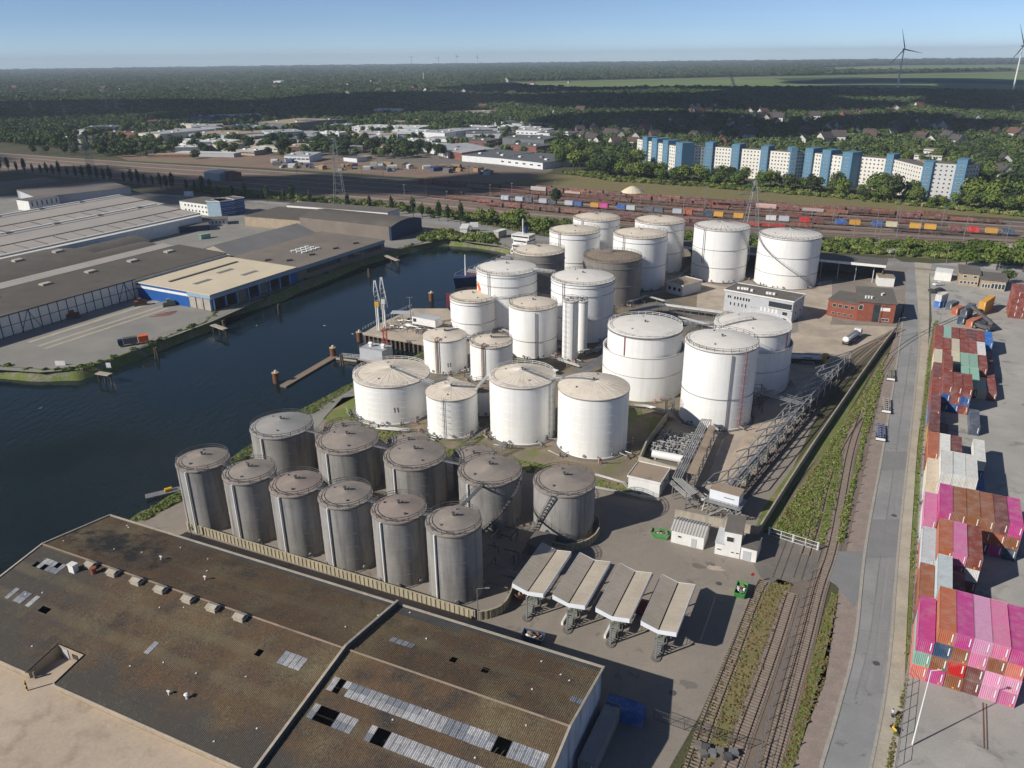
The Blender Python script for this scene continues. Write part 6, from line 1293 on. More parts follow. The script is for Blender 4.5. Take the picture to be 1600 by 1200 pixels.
def person(label, p, az, top, trousers):
    t = thing('person', label, 'person', G(*p), -R(az)); J = [(0, 0, .95), (0, 0, 1.2), (0, 0, 1.45), (0, .01, 1.56), (0, .02, 1.72), (-.1, 0, .9), (-.11, .03, .5), (-.12, -.02, .06), (-.12, .14, .03), (.1, 0, .9), (.12, .12, .5), (.13, .02, .06), (.13, .18, .03), (-.2, 0, 1.42), (-.27, -.02, 1.15), (-.25, .12, .92), (-.25, .2, .86), (.2, 0, 1.42), (.27, .02, 1.15), (.25, .16, .95), (.25, .24, .9)]
    E = [(0, 1), (1, 2), (2, 3), (3, 4), (0, 5), (5, 6), (6, 7), (7, 8), (0, 9), (9, 10), (10, 11), (11, 12), (2, 13), (13, 14), (14, 15), (15, 16), (2, 17), (17, 18), (18, 19), (19, 20)]
    Rr = [.15, .15, .16, .06, .11, .1, .075, .05, .045, .1, .075, .05, .045, .065, .05, .035, .04, .065, .05, .035, .04]
    me = bpy.data.meshes.new('body'); me.from_pydata(J, E, []); o_ = link('body', me, t); sk_ = o_.modifiers.new('skin', 'SKIN'); me.skin_vertices[0].data[0].use_root = True
    for v, r_ in zip(me.skin_vertices[0].data, Rr): v.radius = (r_, r_ * .85)
    o_.modifiers.new('sub', 'SUBSURF').levels = 1; me.materials.append(M(top)); 
    MB().lathe([(.02, 1.63), (.1, 1.66), (.115, 1.74), (.08, 1.84), (.01, 1.87)], 10).build('hair', 'bark', t, smooth=True)
    MB().lathe([(.175, .98), (.17, .88), (.13, .7)], 10).build('trousers', trousers, t, smooth=True)
    for s in (-.115, .125): MB().tube([(s, .04, .72), (s, .05, .12)], .095, 8).build('trouser_leg', trousers, t, smooth=True)
person('person in a pale top and dark trousers walking beside the pink containers', (1393, 1121), 60, 'house_grey', 'black')
t = thing('scooter', 'small yellow and black scooter parked on the verge', 'scooter', G(1397, 1142), R(20))
for y in (-.6, .6): MB().tube([(-.07, y, .28), (.07, y, .28)], .28, 12).build('wheel', 'rubber', t)
MB().box(-.15, .15, -.5, .35, .3, .75).build('body', 'yellow_paint', t); MB().box(-.14, .14, -.6, .05, .75, .85).build('seat', 'black', t); MB().bar((0, .6, .3), (0, .45, 1.05), .07).bar((-.3, .45, 1.05), (.3, .45, 1.05), .05).build('handlebar', 'black', t)
for i, (x, y) in enumerate(((1090, 1168), (1102, 1172), (1112, 1180), (1124, 1178), (1136, 1186), (1146, 1180), (1098, 1182))):
    t = thing('crate', '%s crate in the row of stored crates behind the mesh fence' % ORD[i], 'crate', G(x, y), RZ + .1 * i, 'crates behind the mesh fence'); MB().box(-.6, .6, -.5, .5, .12, .9).build('box', ('concrete_dark', 'steel_dark', 'steel')[i % 3], t); MB().box(-.65, .65, -.55, .55, 0, .12).build('pallet', 'plank', t)
mh = MB().cyl(0, 0, 0, .02, .45, 16).lathe([(.6, 0), (.6, .015), (.45, .015)], 16).mesh('manhole_cover', 'steel_dark')
for i, (x, y, z, lb) in enumerate(((1123, 912, .05, 'in the brown yard beyond the last canopy'), (1051, 1083, .05, 'beside the shadow of the old warehouse'), (1369, 1037, .08, 'in the road beside the pink containers'), (1397, 806, .08, 'in the road by the white containers'))):
    tag(link('manhole_cover', mh, None, G(x, y) + Vector((0, 0, z))), 'round manhole cover ' + lb, 'manhole cover', 'manhole covers')
# reach stacker by the askew containers
t = thing('reach_stacker', 'dark grey reach stacker with its boom over the askew containers', 'reach stacker', G(1536, 515), R(25)); MB().box(-1.6, 1.6, -3.5, 3.5, .9, 2.2).build('chassis', 'steel_dark', t); MB().box(-.8, .8, -1, 1, 2.2, 3.8).build('cab', 'glass', t)
MB().bar((0, -3.2, 3.2), (0, 6.5, 7.5), .9, 1.0).build('boom', 'steel_dark', t); MB().box(-3, 3, 6.2, 7.2, 6.2, 6.8).build('spreader', 'steel_dark', t)
for y in (-2.6, 2.4): axle(t, y, 3.6, 1.5)
for i, (x, y) in enumerate(((401, 509), (507, 509), (63, 638), (551, 522))):
    t = thing('gull', 'white gull gliding low over the basin, %s from the jetty' % ORD[3 - i], 'bird', G(x, y, WZ + 2), i * 1.3, 'gulls over the basin'); MB().add([(-.25, 0, 0), (0, -.08, .05), (.3, 0, .02), (0, .08, .05), (0, 0, -.06)], [(0, 1, 4), (1, 2, 4), (2, 3, 4), (3, 0, 4), (0, 3, 1), (1, 3, 2)]).build('body', 'house_white', t)
    for s in (-1, 1): MB().add([(-.1, s * .05, .04), (.12, s * .05, .04), (.05, s * .7, .18), (-.08, s * .65, .18), (0, s * .3, .2)], [(0, 1, 4), (1, 2, 4), (2, 3, 4), (3, 0, 4)]).build('wing', 'house_white', t)
# ------------------------------------------------------------------ warehouses across the basin
mat('vault_dark', (0.105, 0.092, 0.078), (0.08, 0.072, 0.064), sc1=.05, fine=.1, fsc=2, third=(.14, .125, .105), tsc=.05, rough=.95)
mat('vault_grey', (0.19, 0.165, 0.15), (0.15, 0.135, 0.125), sc1=.05, fine=.08, fsc=2, rough=.95)
mat('white_sheet', (.42, .38, .34), (.36, .33, .3), sc1=.04, fine=.05, fsc=1.5, rough=.7, corr=(0, .5, .04))
mat('grey_slope', (.25, .24, .235), (.2, .19, .185), sc1=.05, fine=.06, fsc=2, rough=.9)
mat('cream_roof', (.66, .57, .42), (.6, .51, .37), sc1=.06, fine=.04, fsc=2, rough=.7)
mat('blue_wall', (.012, .095, .34), (.014, .08, .28), sc1=.3, rough=.6); mat('navy_wall', (.012, .03, .085), (.015, .035, .1), sc1=.3, rough=.6); mat('pale_blue', (.3, .4, .47), (.24, .33, .4), sc1=.5, rough=.6)
SO, SD, SN = G(217, 465), azv(27.3), azv(27.3 - 90)
def ST(s, t): p = SO + SD * s + SN * t; return (p.x, p.y)
def nave(label, t0, t1, s0, s1, h, rise, wall, rm, roof='vault', name='warehouse', **k): return bldg(name, label, 'warehouse', ST(s0, t0), ST(s1, t0), t1 - t0, h, roof, wall, rm, rise=rise, px=False, **k)
n1 = nave('long dark vaulted warehouse with a white framed wall facing the basin', 0, 33, -115, 53, 8.4, 1.2, 'white_paint_old', 'vault_dark', 'mono')
for i in range(30): MB().bar((i * 3.9 + .1, -.12, 0), (i * 3.9 + .1, -.12, 8.3), .22).build('frame_post', 'navy_wall', n1)
for i in range(29): MB().box(i * 3.9 + .3, i * 3.9 + 3.8, -.06, 0, .3, 8.1).build('wall_panel', 'white_paint_old', n1)
for z in (.3, 4.3, 8.2): MB().bar((0, -.12, z), (115, -.12, z), .18).build('frame_rail', 'navy_wall', n1)
for x in (27, 62, 105):
    MB().bar((x, -.13, .3), (x + 3.9, -.13, 8.2), .16).bar((x + 7.8, -.13, .3), (x + 3.9, -.13, 8.2), .16).build('brace', 'navy_wall', n1)
gl = nave('pale glazed ridge strip between the dark warehouse vaults', 33, 41, -115, 50, 9.7, .5, 'concrete_dark', 'white_sheet', 'mono', name='ridge_glazing', over=0)
n2 = nave('second dark vaulted warehouse behind the pale ridge strip', 41, 92, -115, 20, 8.6, 2.6, 'concrete_dark', 'vault_dark')
nave('small dark vault with a navy gable beyond the second warehouse', 44, 66, 20, 52, 7.2, 2.2, 'navy_wall', 'vault_dark'); nave('smaller dark vault behind the navy gabled one', 66, 86, 20, 62, 6.8, 2.0, 'navy_wall', 'vault_dark')
nave('pale sheet-roofed warehouse nearest the dark vaults', 100, 140, -120, 128, 8.0, 3.0, 'green_grey', 'white_sheet', 'mono'); nave('pale low lean-to in front of the nearer sheet-roofed warehouse', 97, 100, -120, 126, 7.2, .4, 'house_white', 'house_white', 'mono', name='lean_to')
nave('pale sheet-roofed warehouse farther from the basin', 152, 196, -120, 145, 7.6, 3.2, 'house_grey', 'white_sheet', 'mono')
_w1, _w2 = [o for o in C.objects if str(o.get('label', '')).startswith('pale sheet-roofed')]
for t_, dep, h_, ri, L_ in ((_w1, 40, 8.0, 3.0, 248), (_w2, 44, 7.6, 3.2, 265)):
    zz = lambda y: h_ + ri * y / dep + .3
    for y, w_, hh, m_ in ((dep * .42, 1.2, .3, 'steel_dark'), (dep - .6, 1.6, .7, 'house_white'), (dep * .86, .7, .2, 'steel'), (1.0, 1.2, .25, 'house_white')): MB().bar((0, y, zz(y)), (L_, y, zz(y)), w_, hh).build('roof_strip', m_, t_)
    for i in range(22): MB().bar((6 + i * 11, dep * .08, zz(dep * .08)), (6 + i * 11, dep * .36, zz(dep * .36)), .7, .22).build('roof_light', 'steel_dark' if i % 3 else 'felt_works', t_)
    for i in range(9): MB().box(-1.6, 1.6, -.8, .8, 0, .7).build('roof_vent', 'steel', t_, (10 + i * 28, dep * .95, zz(dep * .95)))
bm_ = MB().box(-2.2, 2.2, -1.5, 1.5, 0, .9, 0)
for i in range(7):
    for j in range(5): bm_.box(-2.1 + i * .6, -1.72 + i * .6, -1.4 + j * .58, -1.05 + j * .58, .9, 1.05, (i + j) % 2)
bm_ = bm_.mesh('roof_vent', ['concrete', 'house_white'])
for s, t, z in ((-93, 24, 9.2), (-70, 24, 9.2), (-48, 24, 9.2), (-25, 24, 9.2), (-3, 25, 9.3), (19, 25, 9.3), (40, 25, 9.3)): link('roof_vent', bm_, n1, (s + 115, t, z))
for s, t in ((-75, 28), (-40, 28), (-8, 28), (12, 28), (-58, 32)): link('roof_vent', bm_, n2, (s + 115, t, 11.1))
crm = bldg('warehouse', 'cream-roofed warehouse with blue walls at the basin edge', 'warehouse', ST(0, 0)[:2], ST(0, 0)[:2], 1, 1) if False else None
def roofpoly(name, label, corners, z, wall, rm, cat='building', group=None, thick=.3, wcol=None, rcol=None, px=True):
    P = [G(*c, z) for c in corners] if px else [Vector((*c, 0)) for c in corners]; o = Vector((P[0].x, P[0].y, 0)); t = thing(name, label, cat, o, 0, group); q = [(p.x - o.x, p.y - o.y) for p in P]
    w_ = MB().prism(q, 0, z - thick).build('wall', wall, t); cx = sum(p[0] for p in q) / len(q); cyy = sum(p[1] for p in q) / len(q)
    r_ = MB().prism([(cx + (x - cx) * 1.012, cyy + (y - cyy) * 1.012) for x, y in q], z - thick, z).build('roof', rm, t)
    if wcol: w_.color = (*wcol, 1)
    if rcol: r_.color = (*rcol, 1)
    return t, [Vector((x, y, 0)) for x, y in q]
t, q = roofpoly('warehouse', 'cream-roofed warehouse with bright blue walls at the basin edge', [ST(0, -.3), ST(-1, -46), ST(50, -47), ST(52, -.3)], 7.2, 'blue_wall', 'cream_roof', 'warehouse', px=False)
def on_edge(a, b, f, z, off=-.1): p = a.lerp(b, f); return Vector((p.x, p.y, z))
def face_panel(t, a, b, f0, f1, z0, z1, m, nm, out=.12):
    d = (b - a).normalized(); n = Vector((d.y, -d.x, 0)) * out; p, r_ = a.lerp(b, f0) + n, a.lerp(b, f1) + n; MB().bar(Vector((p.x, p.y, (z0 + z1) / 2)), Vector((r_.x, r_.y, (z0 + z1) / 2)), .1, z1 - z0).build(nm, m, t)
face_panel(t, q[0], q[1], .0, .72, 4.8, 5.9, 'house_white', 'wall_band'); face_panel(t, q[0], q[1], .7, 1, 5.2, 6.8, 'pale_blue', 'fascia', .16); face_panel(t, q[1], q[2], 0, 1, 5.2, 6.8, 'pale_blue', 'fascia', .5)
for i in range(3): face_panel(t, q[0], q[1], .72 + i * .095, .8 + i * .095, .2, 5, 'concrete', 'shutter', .2)
for i in range(8): face_panel(t, q[1], q[2], .01 + i * .125, .02 + i * .125, 0, 5.2, 'pale_blue', 'column', .9)
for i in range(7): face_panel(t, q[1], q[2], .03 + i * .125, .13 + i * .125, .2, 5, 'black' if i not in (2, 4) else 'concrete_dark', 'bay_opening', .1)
for s, tt, L_, w_ in ((6, -14, 40, 1.4), (8, -27, 9, 2.4), (26, -22, 9, 2.4), (28, -35, 9, 2.4)):
    a_, b_ = ST(s, tt), ST(s + L_, tt); o = t.location; MB().bar((a_[0] - o.x, a_[1] - o.y, 7.3), (b_[0] - o.x, b_[1] - o.y, 7.3), w_, .5 if w_ < 2 else .12).build('roof_light', 'steel_dark' if w_ < 2 else 'grey_slope', t)
t, q = roofpoly('works', 'long low works with a tan roof and window band along the basin', [ST(50.5, -46.5), ST(118, -48), ST(122, -2), ST(53, -2)], 6.6, 'felt_works', 'felt_works', 'building', px=False)
face_panel(t, q[0], q[1], 0, 1, 5.0, 6.4, 'pale_blue', 'fascia', .3)
for i in range(26):
    if i not in (0, 1, 12, 13, 25): face_panel(t, q[0], q[1], .03 + i * .037, .058 + i * .037, 2.6, 4.6, 'glass', 'window')
for i in range(4):
    for j in range(3):
        p = ST(76 + i * 3.5, -22 - j * 3.5); o = t.location; MB().box(-1, 1, -1, 1, 0, .7).build('dome_light', 'house_white', t, (p[0] - o.x, p[1] - o.y, 6.6), .45)
for s, tt in ((60, -34), (74, -36), (90, -38), (104, -40), (56, -24)):
    p = ST(s, tt); MB().box(-1.5, 1.5, -.5, .5, 0, .8).build('roof_vent', 'steel_dark', t, (p[0] - t.location.x, p[1] - t.location.y, 6.6), .5)
bldg('warehouse', 'grey gabled roof between the dark vault and the tan works', 'warehouse', ST(56, -1), ST(118, -1), 26, 6.4, 'gable', 'concrete', 'grey_slope', rise=4.2, px=False)
bldg('shed', 'navy-ended dark arched shed at the head of the basin', 'shed', (470, 360), (609, 376), 30, 8.0, 'vault', 'felt_works', 'vault_dark', rise=2.2)
face_panel(*(lambda T: (T, Vector((T['_w'], 0, 0)), Vector((T['_w'], 30, 0)), 0, 1, .1, 8.0))(bldg('shed', 'narrow navy end bay of the arched shed', 'shed', (609.5, 376.1), (612, 376.4), 30, 8.0, 'vault', 'navy_wall', 'vault_dark', rise=2.2)), 'navy_wall', 'end_wall')
bldg('shed', 'long grey-roofed shed with a white fascia behind the navy shed', 'shed', (450, 338), (607, 351), 14, 7.6, 'flat', 'house_white', 'felt_roof', over=.4)
bldg('shed', 'dark ribbed shed beside the grey gabled roof', 'shed', (384, 353), (470, 360), 34, 6.2, 'flat', 'sand_wall', 'vault_dark'); 
bldg('office', 'white office with a dark roof behind the sheet-roofed warehouses', 'office', (283, 331), (326, 337), 20, 7.5, 'flat', 'house_white', 'felt_roof', wins=(('f', lin(.2, .95, 7), [5.4, 2.2], 1.6, 1.4),))
for i, (p0, p1, lb) in enumerate((((326, 338), (347, 339), 'pale end'), ((347, 339), (368, 336), 'middle'), ((369, 335), (384, 332), 'far end'))):
    bldg('office', 'three-storey blue office, %s of the row by the poplars' % lb, 'office', p0, p1, 12, 10, 'flat', 'blue_wall' if i else 'pale_blue', 'felt_roof', wins=(('f', lin(.1, .9, 5), [2, 5, 8], 2.4, 1.0),) if i else (), parapet=.1)
bldg('hut', 'low white hut with a brown roof in the works yard', 'hut', (298, 355), (356, 351), 10, 3.6, 'flat', 'house_white', 'felt_roof', over=.6, wins=(('f', lin(.1, .9, 9), [2], 1.2, 1.6),))
bldg('shed', 'small navy shed with a dark roof beside the green container', 'shed', (282, 364), (328, 360), 8, 3.4, 'flat', 'navy_wall', 'felt_roof')
cont_px((313, 374), (329, 371), 'g', 'green half-length container in the works yard', 0, 6.06)
bldg('works', 'flat grey shed beyond the sheet-roofed warehouses', 'building', (60, 322), (206, 305), 55, 6, 'flat', 'house_grey', 'vault_grey'); bldg('works', 'rosy-roofed shed with a green edge in the far corner of the works', 'building', (-40, 311), (98, 294), 34, 6, 'flat', 'green_grey', 'felt_works')
bldg('gate_tower', 'white gate building with a dark framed roof in the works yard', 'building', (48, 330), (95, 322), 14, 7, 'flat', 'house_white', 'felt_roof', wins=(('f', lin(.1, .9, 6), [4.6], 1.2, 3.6),)); bldg('shed', 'small white shed on the lawn at the basin head', 'shed', (719, 368), (730, 368), 14, 4, 'flat', 'house_white', 'house_white')
bldg('shed', 'cream cabin beside the moored ship', 'shed', (772, 372), (779, 373), 8, 4, 'flat', 'concrete', 'house_white')
def board(label, p, top, w, h, az=0):
    b_ = G(*p); z = HT((b_.x, b_.y), top); t = thing('billboard', label, 'billboard', b_, -R(az)); MB().box(-w / 2, w / 2, -.1, .1, z - h, z).build('panel', 'house_white', t); MB().bar((-w / 4, 0, 0), (-w / 4, 0, z - h), .2).bar((w / 4, 0, 0), (w / 4, 0, z - h), .2).build('post', 'steel', t)
board('white billboard beside the road behind the basin lawn', (741, 362), 347, 5, 3); board('white sign board above the works gate', (296, 310), 299, 7, 3.5); board('white panel standing on the roof edge of the dark shed', (469, 326), 314, 3.4, 5); board('small white notice board at the corner of the warehouse yard', (95, 571), 564, 3.4, 1.6); board('white warning board on the bank below the yard corner', (170, 573), 567, 1.6, 1.8)
# vehicles and goods on the quay
t = thing('lorry', 'dark lorry with an orange-red tarpaulin body on the quay', 'lorry', G(194, 541), R(-62)); t.scale = (.85, .8, .85); MB().box(-1.25, 1.25, 0, 6, 1.0, 3.6).build('cargo_box', 'steel_dark', t); o = MB().box(-1.25, 1.25, 6.4, 10.6, .9, 3.6).build('tarpaulin', 'orange_sign', t); MB().box(-1.2, 1.2, -2.2, -.1, .8, 3.2).build('cab', 'navy_wall', t); MB().box(-1.1, 1.1, -2.28, -2.2, 1.9, 2.9).build('windscreen', 'glass', t)
for y in (-1.2, 3.5, 4.7, 8.5): axle(t, y)
t = thing('steel_beams', 'red steel beams lying on the quay yard', 'beams', G(255, 492), R(18))
for i in range(6): MB().box(-5 + i * .6, 3 + i * .5, -.12, .12, 0, .25).build('beam', 'faded_red', t, (0, i * .7 - 1.5, .08 + .05 * (i % 2)), .12 * (i % 3))
for lb, p, m_ in (('orange-brown machine parked against the white framed wall', (115, 497), 'rust'), ('rusty machine in the corner of the quay yard', (220, 477), 'rust'), ('green machine in front of the blue wall', (265, 478), 'green_grey')):
    t = thing('machine', lb, 'machine', G(*p), R(27)); MB().box(-2.4, 2.4, -1.1, 1.1, .5, 2.0).build('body', m_, t); MB().box(-.9, .6, -.9, .9, 2.0, 3.2).build('cab', m_, t); MB().box(-2.6, 2.6, -1.3, -.8, .05, .8).box(-2.6, 2.6, .8, 1.3, .05, .8).build('undercarriage', 'steel_dark', t)
# lawn and clutter at the head of the basin
fence('flagpole_row', 'row of thin white poles on the lawn behind the basin head', [(735, 368), (762, 372), (817, 377)], 7, 14, 'steel_white', (), cat='poles')

# ------------------------------------------------------------------ rail yard
YF = [(-60, 236), (0, 239), (200, 253), (400, 265), (600, 278), (800, 292), (1000, 307), (1200, 321), (1400, 334), (1600, 347), (1720, 355)]
YN = [(-60, 262), (0, 266), (200, 287), (400, 303), (600, 320), (800, 343), (1000, 356), (1200, 366), (1400, 375), (1600, 384), (1720, 390)]
sheet('rail_yard', YF + list(reversed(YN)), .06, 'yard_ballast', 'dark ballast field of the marshalling yard'); FA, NA = [G(*p) for p in YF], [G(*p) for p in YN]
def yardline(f): return smoothline([a.lerp(b, f) for a, b in zip(FA, NA)], 6)
for i in range(15):
    f = .03 + i * .067; L = yardline(f); t = thing('yard_track', '%s track of the rail yard counted from the apartment side' % ordn(i), 'track', L[0], 0, 'tracks of the rail yard')
    strip('trackbed', [p - L[0] for p in L], 2.7, .10, 'sleeper', None).parent = t
    for s in (-.75, .75): MB().path([p - L[0] + Vector((0, 0, .22)) for p in offset_line(L, s)], .14, .18).build('rail', 'rail' if i % 3 else 'steel', t)
bog = MB().box(-.9, .9, -1.5, 1.5, .35, .75)
for y in (-.95, .95):
    for x in (-.75, .75): bog.tube([(x - .07, y, .48), (x + .07, y, .48)], .46, 10)
bog = bog.mesh('bogie', 'steel_dark')
def wag(kind, L):
    mb = MB().box(-1.2, 1.2, .2, L - .2, .85, 1.15, 1).box(-.3, .3, -.2, L + .2, .8, 1.1, 1)
    if kind == 'box': mb.box(-1.4, 1.4, .3, L - .3, 1.15, 3.3).add([(-1.4, .3, 3.3), (1.4, .3, 3.3), (0, .3, 4.0), (-1.4, L - .3, 3.3), (1.4, L - .3, 3.3), (0, L - .3, 4.0), (-.9, .3, 3.8), (.9, .3, 3.8), (-.9, L - .3, 3.8), (.9, L - .3, 3.8)], [(0, 6, 8, 3), (6, 2, 5, 8), (2, 7, 9, 5), (7, 1, 4, 9), (0, 1, 7, 2, 6), (3, 8, 5, 9, 4)])
    if kind == 'gondola':
        for x0, x1, y0, y1 in ((-1.4, -1.3, .3, L - .3), (1.3, 1.4, .3, L - .3), (-1.3, 1.3, .3, .4), (-1.3, 1.3, L - .4, L - .3)): mb.box(x0, x1, y0, y1, 1.15, 2.7)
        for i in range(7):
            y = .5 + (L - 1) * i / 6; mb.box(-1.5, -1.4, y - .08, y + .08, 1.1, 2.7).box(1.4, 1.5, y - .08, y + .08, 1.1, 2.7)
    if kind == 'carrier':
        mb.box(-1.35, 1.35, .2, L - .2, 2.75, 2.9)
        for i in range(5):
            y = .4 + (L - .8) * i / 4
            for s in (-1.35, 1.35):
                mb.bar((s, y, 1.1), (s, y, 2.8), .16)
                if i < 4: mb.bar((s, y, 1.1), (s, y + (L - .8) / 4, 2.8), .1)
    if kind == 'flat': mb.box(-1.35, 1.35, .2, L - .2, 1.15, 1.28)
    return mb.mesh('wagon_body', ['paint', 'rust'])
WL = dict(box=14.0, gondola=14.0, carrier=26.0, flat=19.0); WM = {k: wag(k, L) for k, L in WL.items()}
WC = [(.12, .05, .04), (.16, .065, .05), (.1, .05, .042), (.2, .08, .06), (.14, .055, .05)]
rwg = random.Random(31); ROWN = 0
def row(pts, kinds, where, cols=None, skip=.05, x0=None):
    L = smoothline([G(*p) for p in pts], 10); tot = sum((b - a).length for a, b in zip(L, L[1:])); acc, seg, s, n, cnt = 0.0, 0, 0.0, 0, {}
    def at(s):
        for a, b in zip(L, L[1:]):
            l = (b - a).length
            if s <= l: return a.lerp(b, s / l)
            s -= l
        return L[-1].copy()
    while True:
        k = kinds[n % len(kinds)] if isinstance(kinds, (list, tuple)) else kinds; n += 1; wl = WL[k]
        if s + wl > tot: break
        if rwg.random() < skip * .4: s += wl; continue
        a, b = at(s), at(s + wl); d = b - a; c = rwg.choice(cols or WC); c = tuple(min(1, v * rwg.uniform(.85, 1.2)) for v in c); cnt[k] = cnt.get(k, -1) + 1
        nm = dict(box='covered', gondola='open', carrier='double-deck', flat='flat')[k]
        t = link(nm.replace('-', '_') + '_wagon', WM[k], None, Vector((a.x, a.y, .18)), math.atan2(d.y, d.x) - math.pi / 2, c); tag(t, '%s %s wagon from the basin end in %s' % (ordn(cnt[k]), nm, where), 'wagon', 'wagons in the rail yard')
        for y in (wl * .16, wl * .84): link('bogie', bog, t, (0, y, 0))
        s += wl + .9
row([(655, 287), (742, 292)], ['box'], 'the short red row in the shaded yard', [(.22, .075, .06)], 0)
row([(838, 297), (1000, 311), (1200, 324), (1350, 334), (1494, 342)], ['box', 'gondola', 'box', 'box'], 'the row nearest the apartments')
row([(760, 293), (900, 305), (1000, 314), (1200, 328), (1400, 341), (1600, 353)], ['gondola', 'carrier', 'box', 'box', 'gondola'], 'the second row from the apartments', WC + [(.42, .36, .3)])
row([(735, 297), (900, 310), (1000, 319), (1200, 333), (1325, 342)], ['carrier', 'carrier', 'gondola'], 'the third row from the apartments')
row([(668, 308), (850, 328), (1000, 341), (1200, 353), (1400, 366)], ['flat', 'carrier', 'gondola', 'flat', 'carrier'], 'the row behind the container train', [(.2, .07, .06), (.25, .09, .07), (.17, .06, .05)])
row([(1110, 352), (1240, 359)], ['gondola'], 'the bright red row behind the ribbed tanks', [(.42, .04, .035)], 0)
row([(1395, 362), (1550, 372)], ['flat'], 'the dark empty row near the crossroads', [(.06, .06, .06)], 0); row([(860, 336), (1000, 348), (1110, 355)], ['flat'], 'the lowest row behind the tanks', WC, .3)
row([(870, 302), (1000, 313.5), (1200, 326), (1400, 337.5), (1480, 342)], ['gondola', 'box'], 'the tight row by the apartments'); row([(700, 303), (900, 316), (1000, 325.5), (1200, 339.5), (1400, 350), (1600, 361)], ['gondola', 'flat', 'carrier'], 'the row before the container train', WC, .1); row([(760, 322), (1000, 345), (1180, 356)], ['gondola', 'box'], 'the upper tank-side row', WC, .1)
CT = [(780, 314), (900, 324), (1000, 332), (1200, 347), (1400, 358), (1600, 371)]; CTL = [G(*p) for p in CT]; row(CT, ['flat'], 'the container train', [(.09, .07, .06)], 0)
def cty(x):
    for (xa, ya), (xb, yb) in zip(CT, CT[1:]):
        if xa <= x <= xb: return ya + (yb - ya) * (x - xa) / (xb - xa)
for i, (x, k) in enumerate(((784, 'G'), (806, 'G'), (820, 'd'), (843, 'G'), (857, 'd'), (883, 'G'), (897, 'b'), (923, 'y'), (937, 'P'), (964, 'b'), (979, 'G'), (1007, 'd'), (1022, 'd'), (1051, 'G'), (1067, 'o'), (1099, 'n'), (1115, 'y'), (1146, 'y'), (1196, 'w'), (1216, 'G'), (1248, 'B'), (1269, 'k'), (1304, 'b'), (1326, 'y'), (1361, 'b'), (1383, 'c'), (1420, 'y'), (1443, 'y'), (1482, 'k'), (1510, 'B'), (1538, 'y'), (1564, 'n'))):
    a, b = G(x, cty(x)), G(x + 14, cty(min(1598, x + 14))); d = (b - a).normalized(); container(Vector((a.x, a.y, 1.48)), math.atan2(d.y, d.x) - math.pi / 2, k, '%s container, %s aboard the container train from the basin end' % (NAMEC[k], ordn(i)), 'containers on the train', 6.06)
def pylon(label, p, top, w=8.0, arms=((.62, 9), (.78, 12), (.93, 8)), group='power pylons'):
    b_ = G(*p); h = HT((b_.x, b_.y), top); T = lattice('pylon', label, 'pylon', b_, w, h, 'steel', 9, 1.0, group, t=.14)
    d = azv(60)
    for f, L_ in arms:
        mb = MB(); z = h * f
        for s in (-1, 1): mb.bar(Vector((0, 0, z)) + d * .5 * s, Vector((0, 0, z + .3)) + d * L_ * s, .2).bar(Vector((0, 0, z + 2.2)) + d * .4 * s, Vector((0, 0, z + .3)) + d * L_ * s, .16).bar(Vector((0, 0, z + 1.1)) + d * L_ * .4 * s, Vector((0, 0, z)) + d * L_ * .45 * s, .12)
        mb.build('crossarm', 'steel', T)
pylon('tall lattice pylon beside the road behind the grey-roofed shed', (532, 320), 214); pylon('tall lattice pylon in the yard behind the ribbed white tanks', (1171, 374), 282, 9); pylon('slim lattice pylon by the poplars on the shaded side', (145, 277), 212, 7)
for i, (x, y, tp) in enumerate(((103, 190, 165), (130, 180, 168), (170, 180, 148), (184, 180, 152), (52, 182, 160))): pylon('distant pylon in the woods beyond the rail yard, %s from the rail curve' % ORD[i], (x, y), tp, 7)
mast = MB().cyl(0, 0, 0, 13, .16, 6, r1=.1).box(-.7, .7, -.15, .15, 12.6, 13).mesh('light_mast', 'steel'); rmm = random.Random(2); k = 0
for x in (420, 470, 505, 560, 600, 635, 660, 690, 730, 760, 800, 830, 860, 905, 958, 1010, 1060, 1110, 1210, 1262, 1310, 1330, 1360, 1400, 1412, 1450, 1480, 1520, 1560, 1590):
    f = rmm.choice([.05, .35, .6, .95]); a = yardline(f); p = min(a, key=lambda q: abs(PX(q)[0] - x)); tag(link('light_mast', mast, None, p, 0, None, rmm.uniform(.8, 1.2)), 'slim light mast in the rail yard, %s from the basin end' % ordn(k), 'mast', 'rail yard masts'); k += 1
tag(MB().lathe([(9, 0), (6, 2.2), (2.5, 4.0), (.3, 4.6)], 14).build('sand_heap', 'cream_roof', None, G(988, 300)), 'tan sand heap beside the rail yard', 'heap')
sheet('yard_verge', [(800, 288), (1000, 303), (1200, 317), (1400, 330), (1600, 343), (1720, 350), (1720, 330), (1500, 320), (1300, 300), (1100, 285), (960, 278), (860, 272), (780, 280)], .07, 'dry_turf', 'dry grass between the rail yard and the apartments')
sheet('scrub_ground', [(400, 262), (600, 274), (780, 288), (860, 270), (700, 258), (520, 247), (300, 240), (180, 243), (200, 251)], .08, 'yard_ballast', 'rough storage ground on the far side of the rail yard')
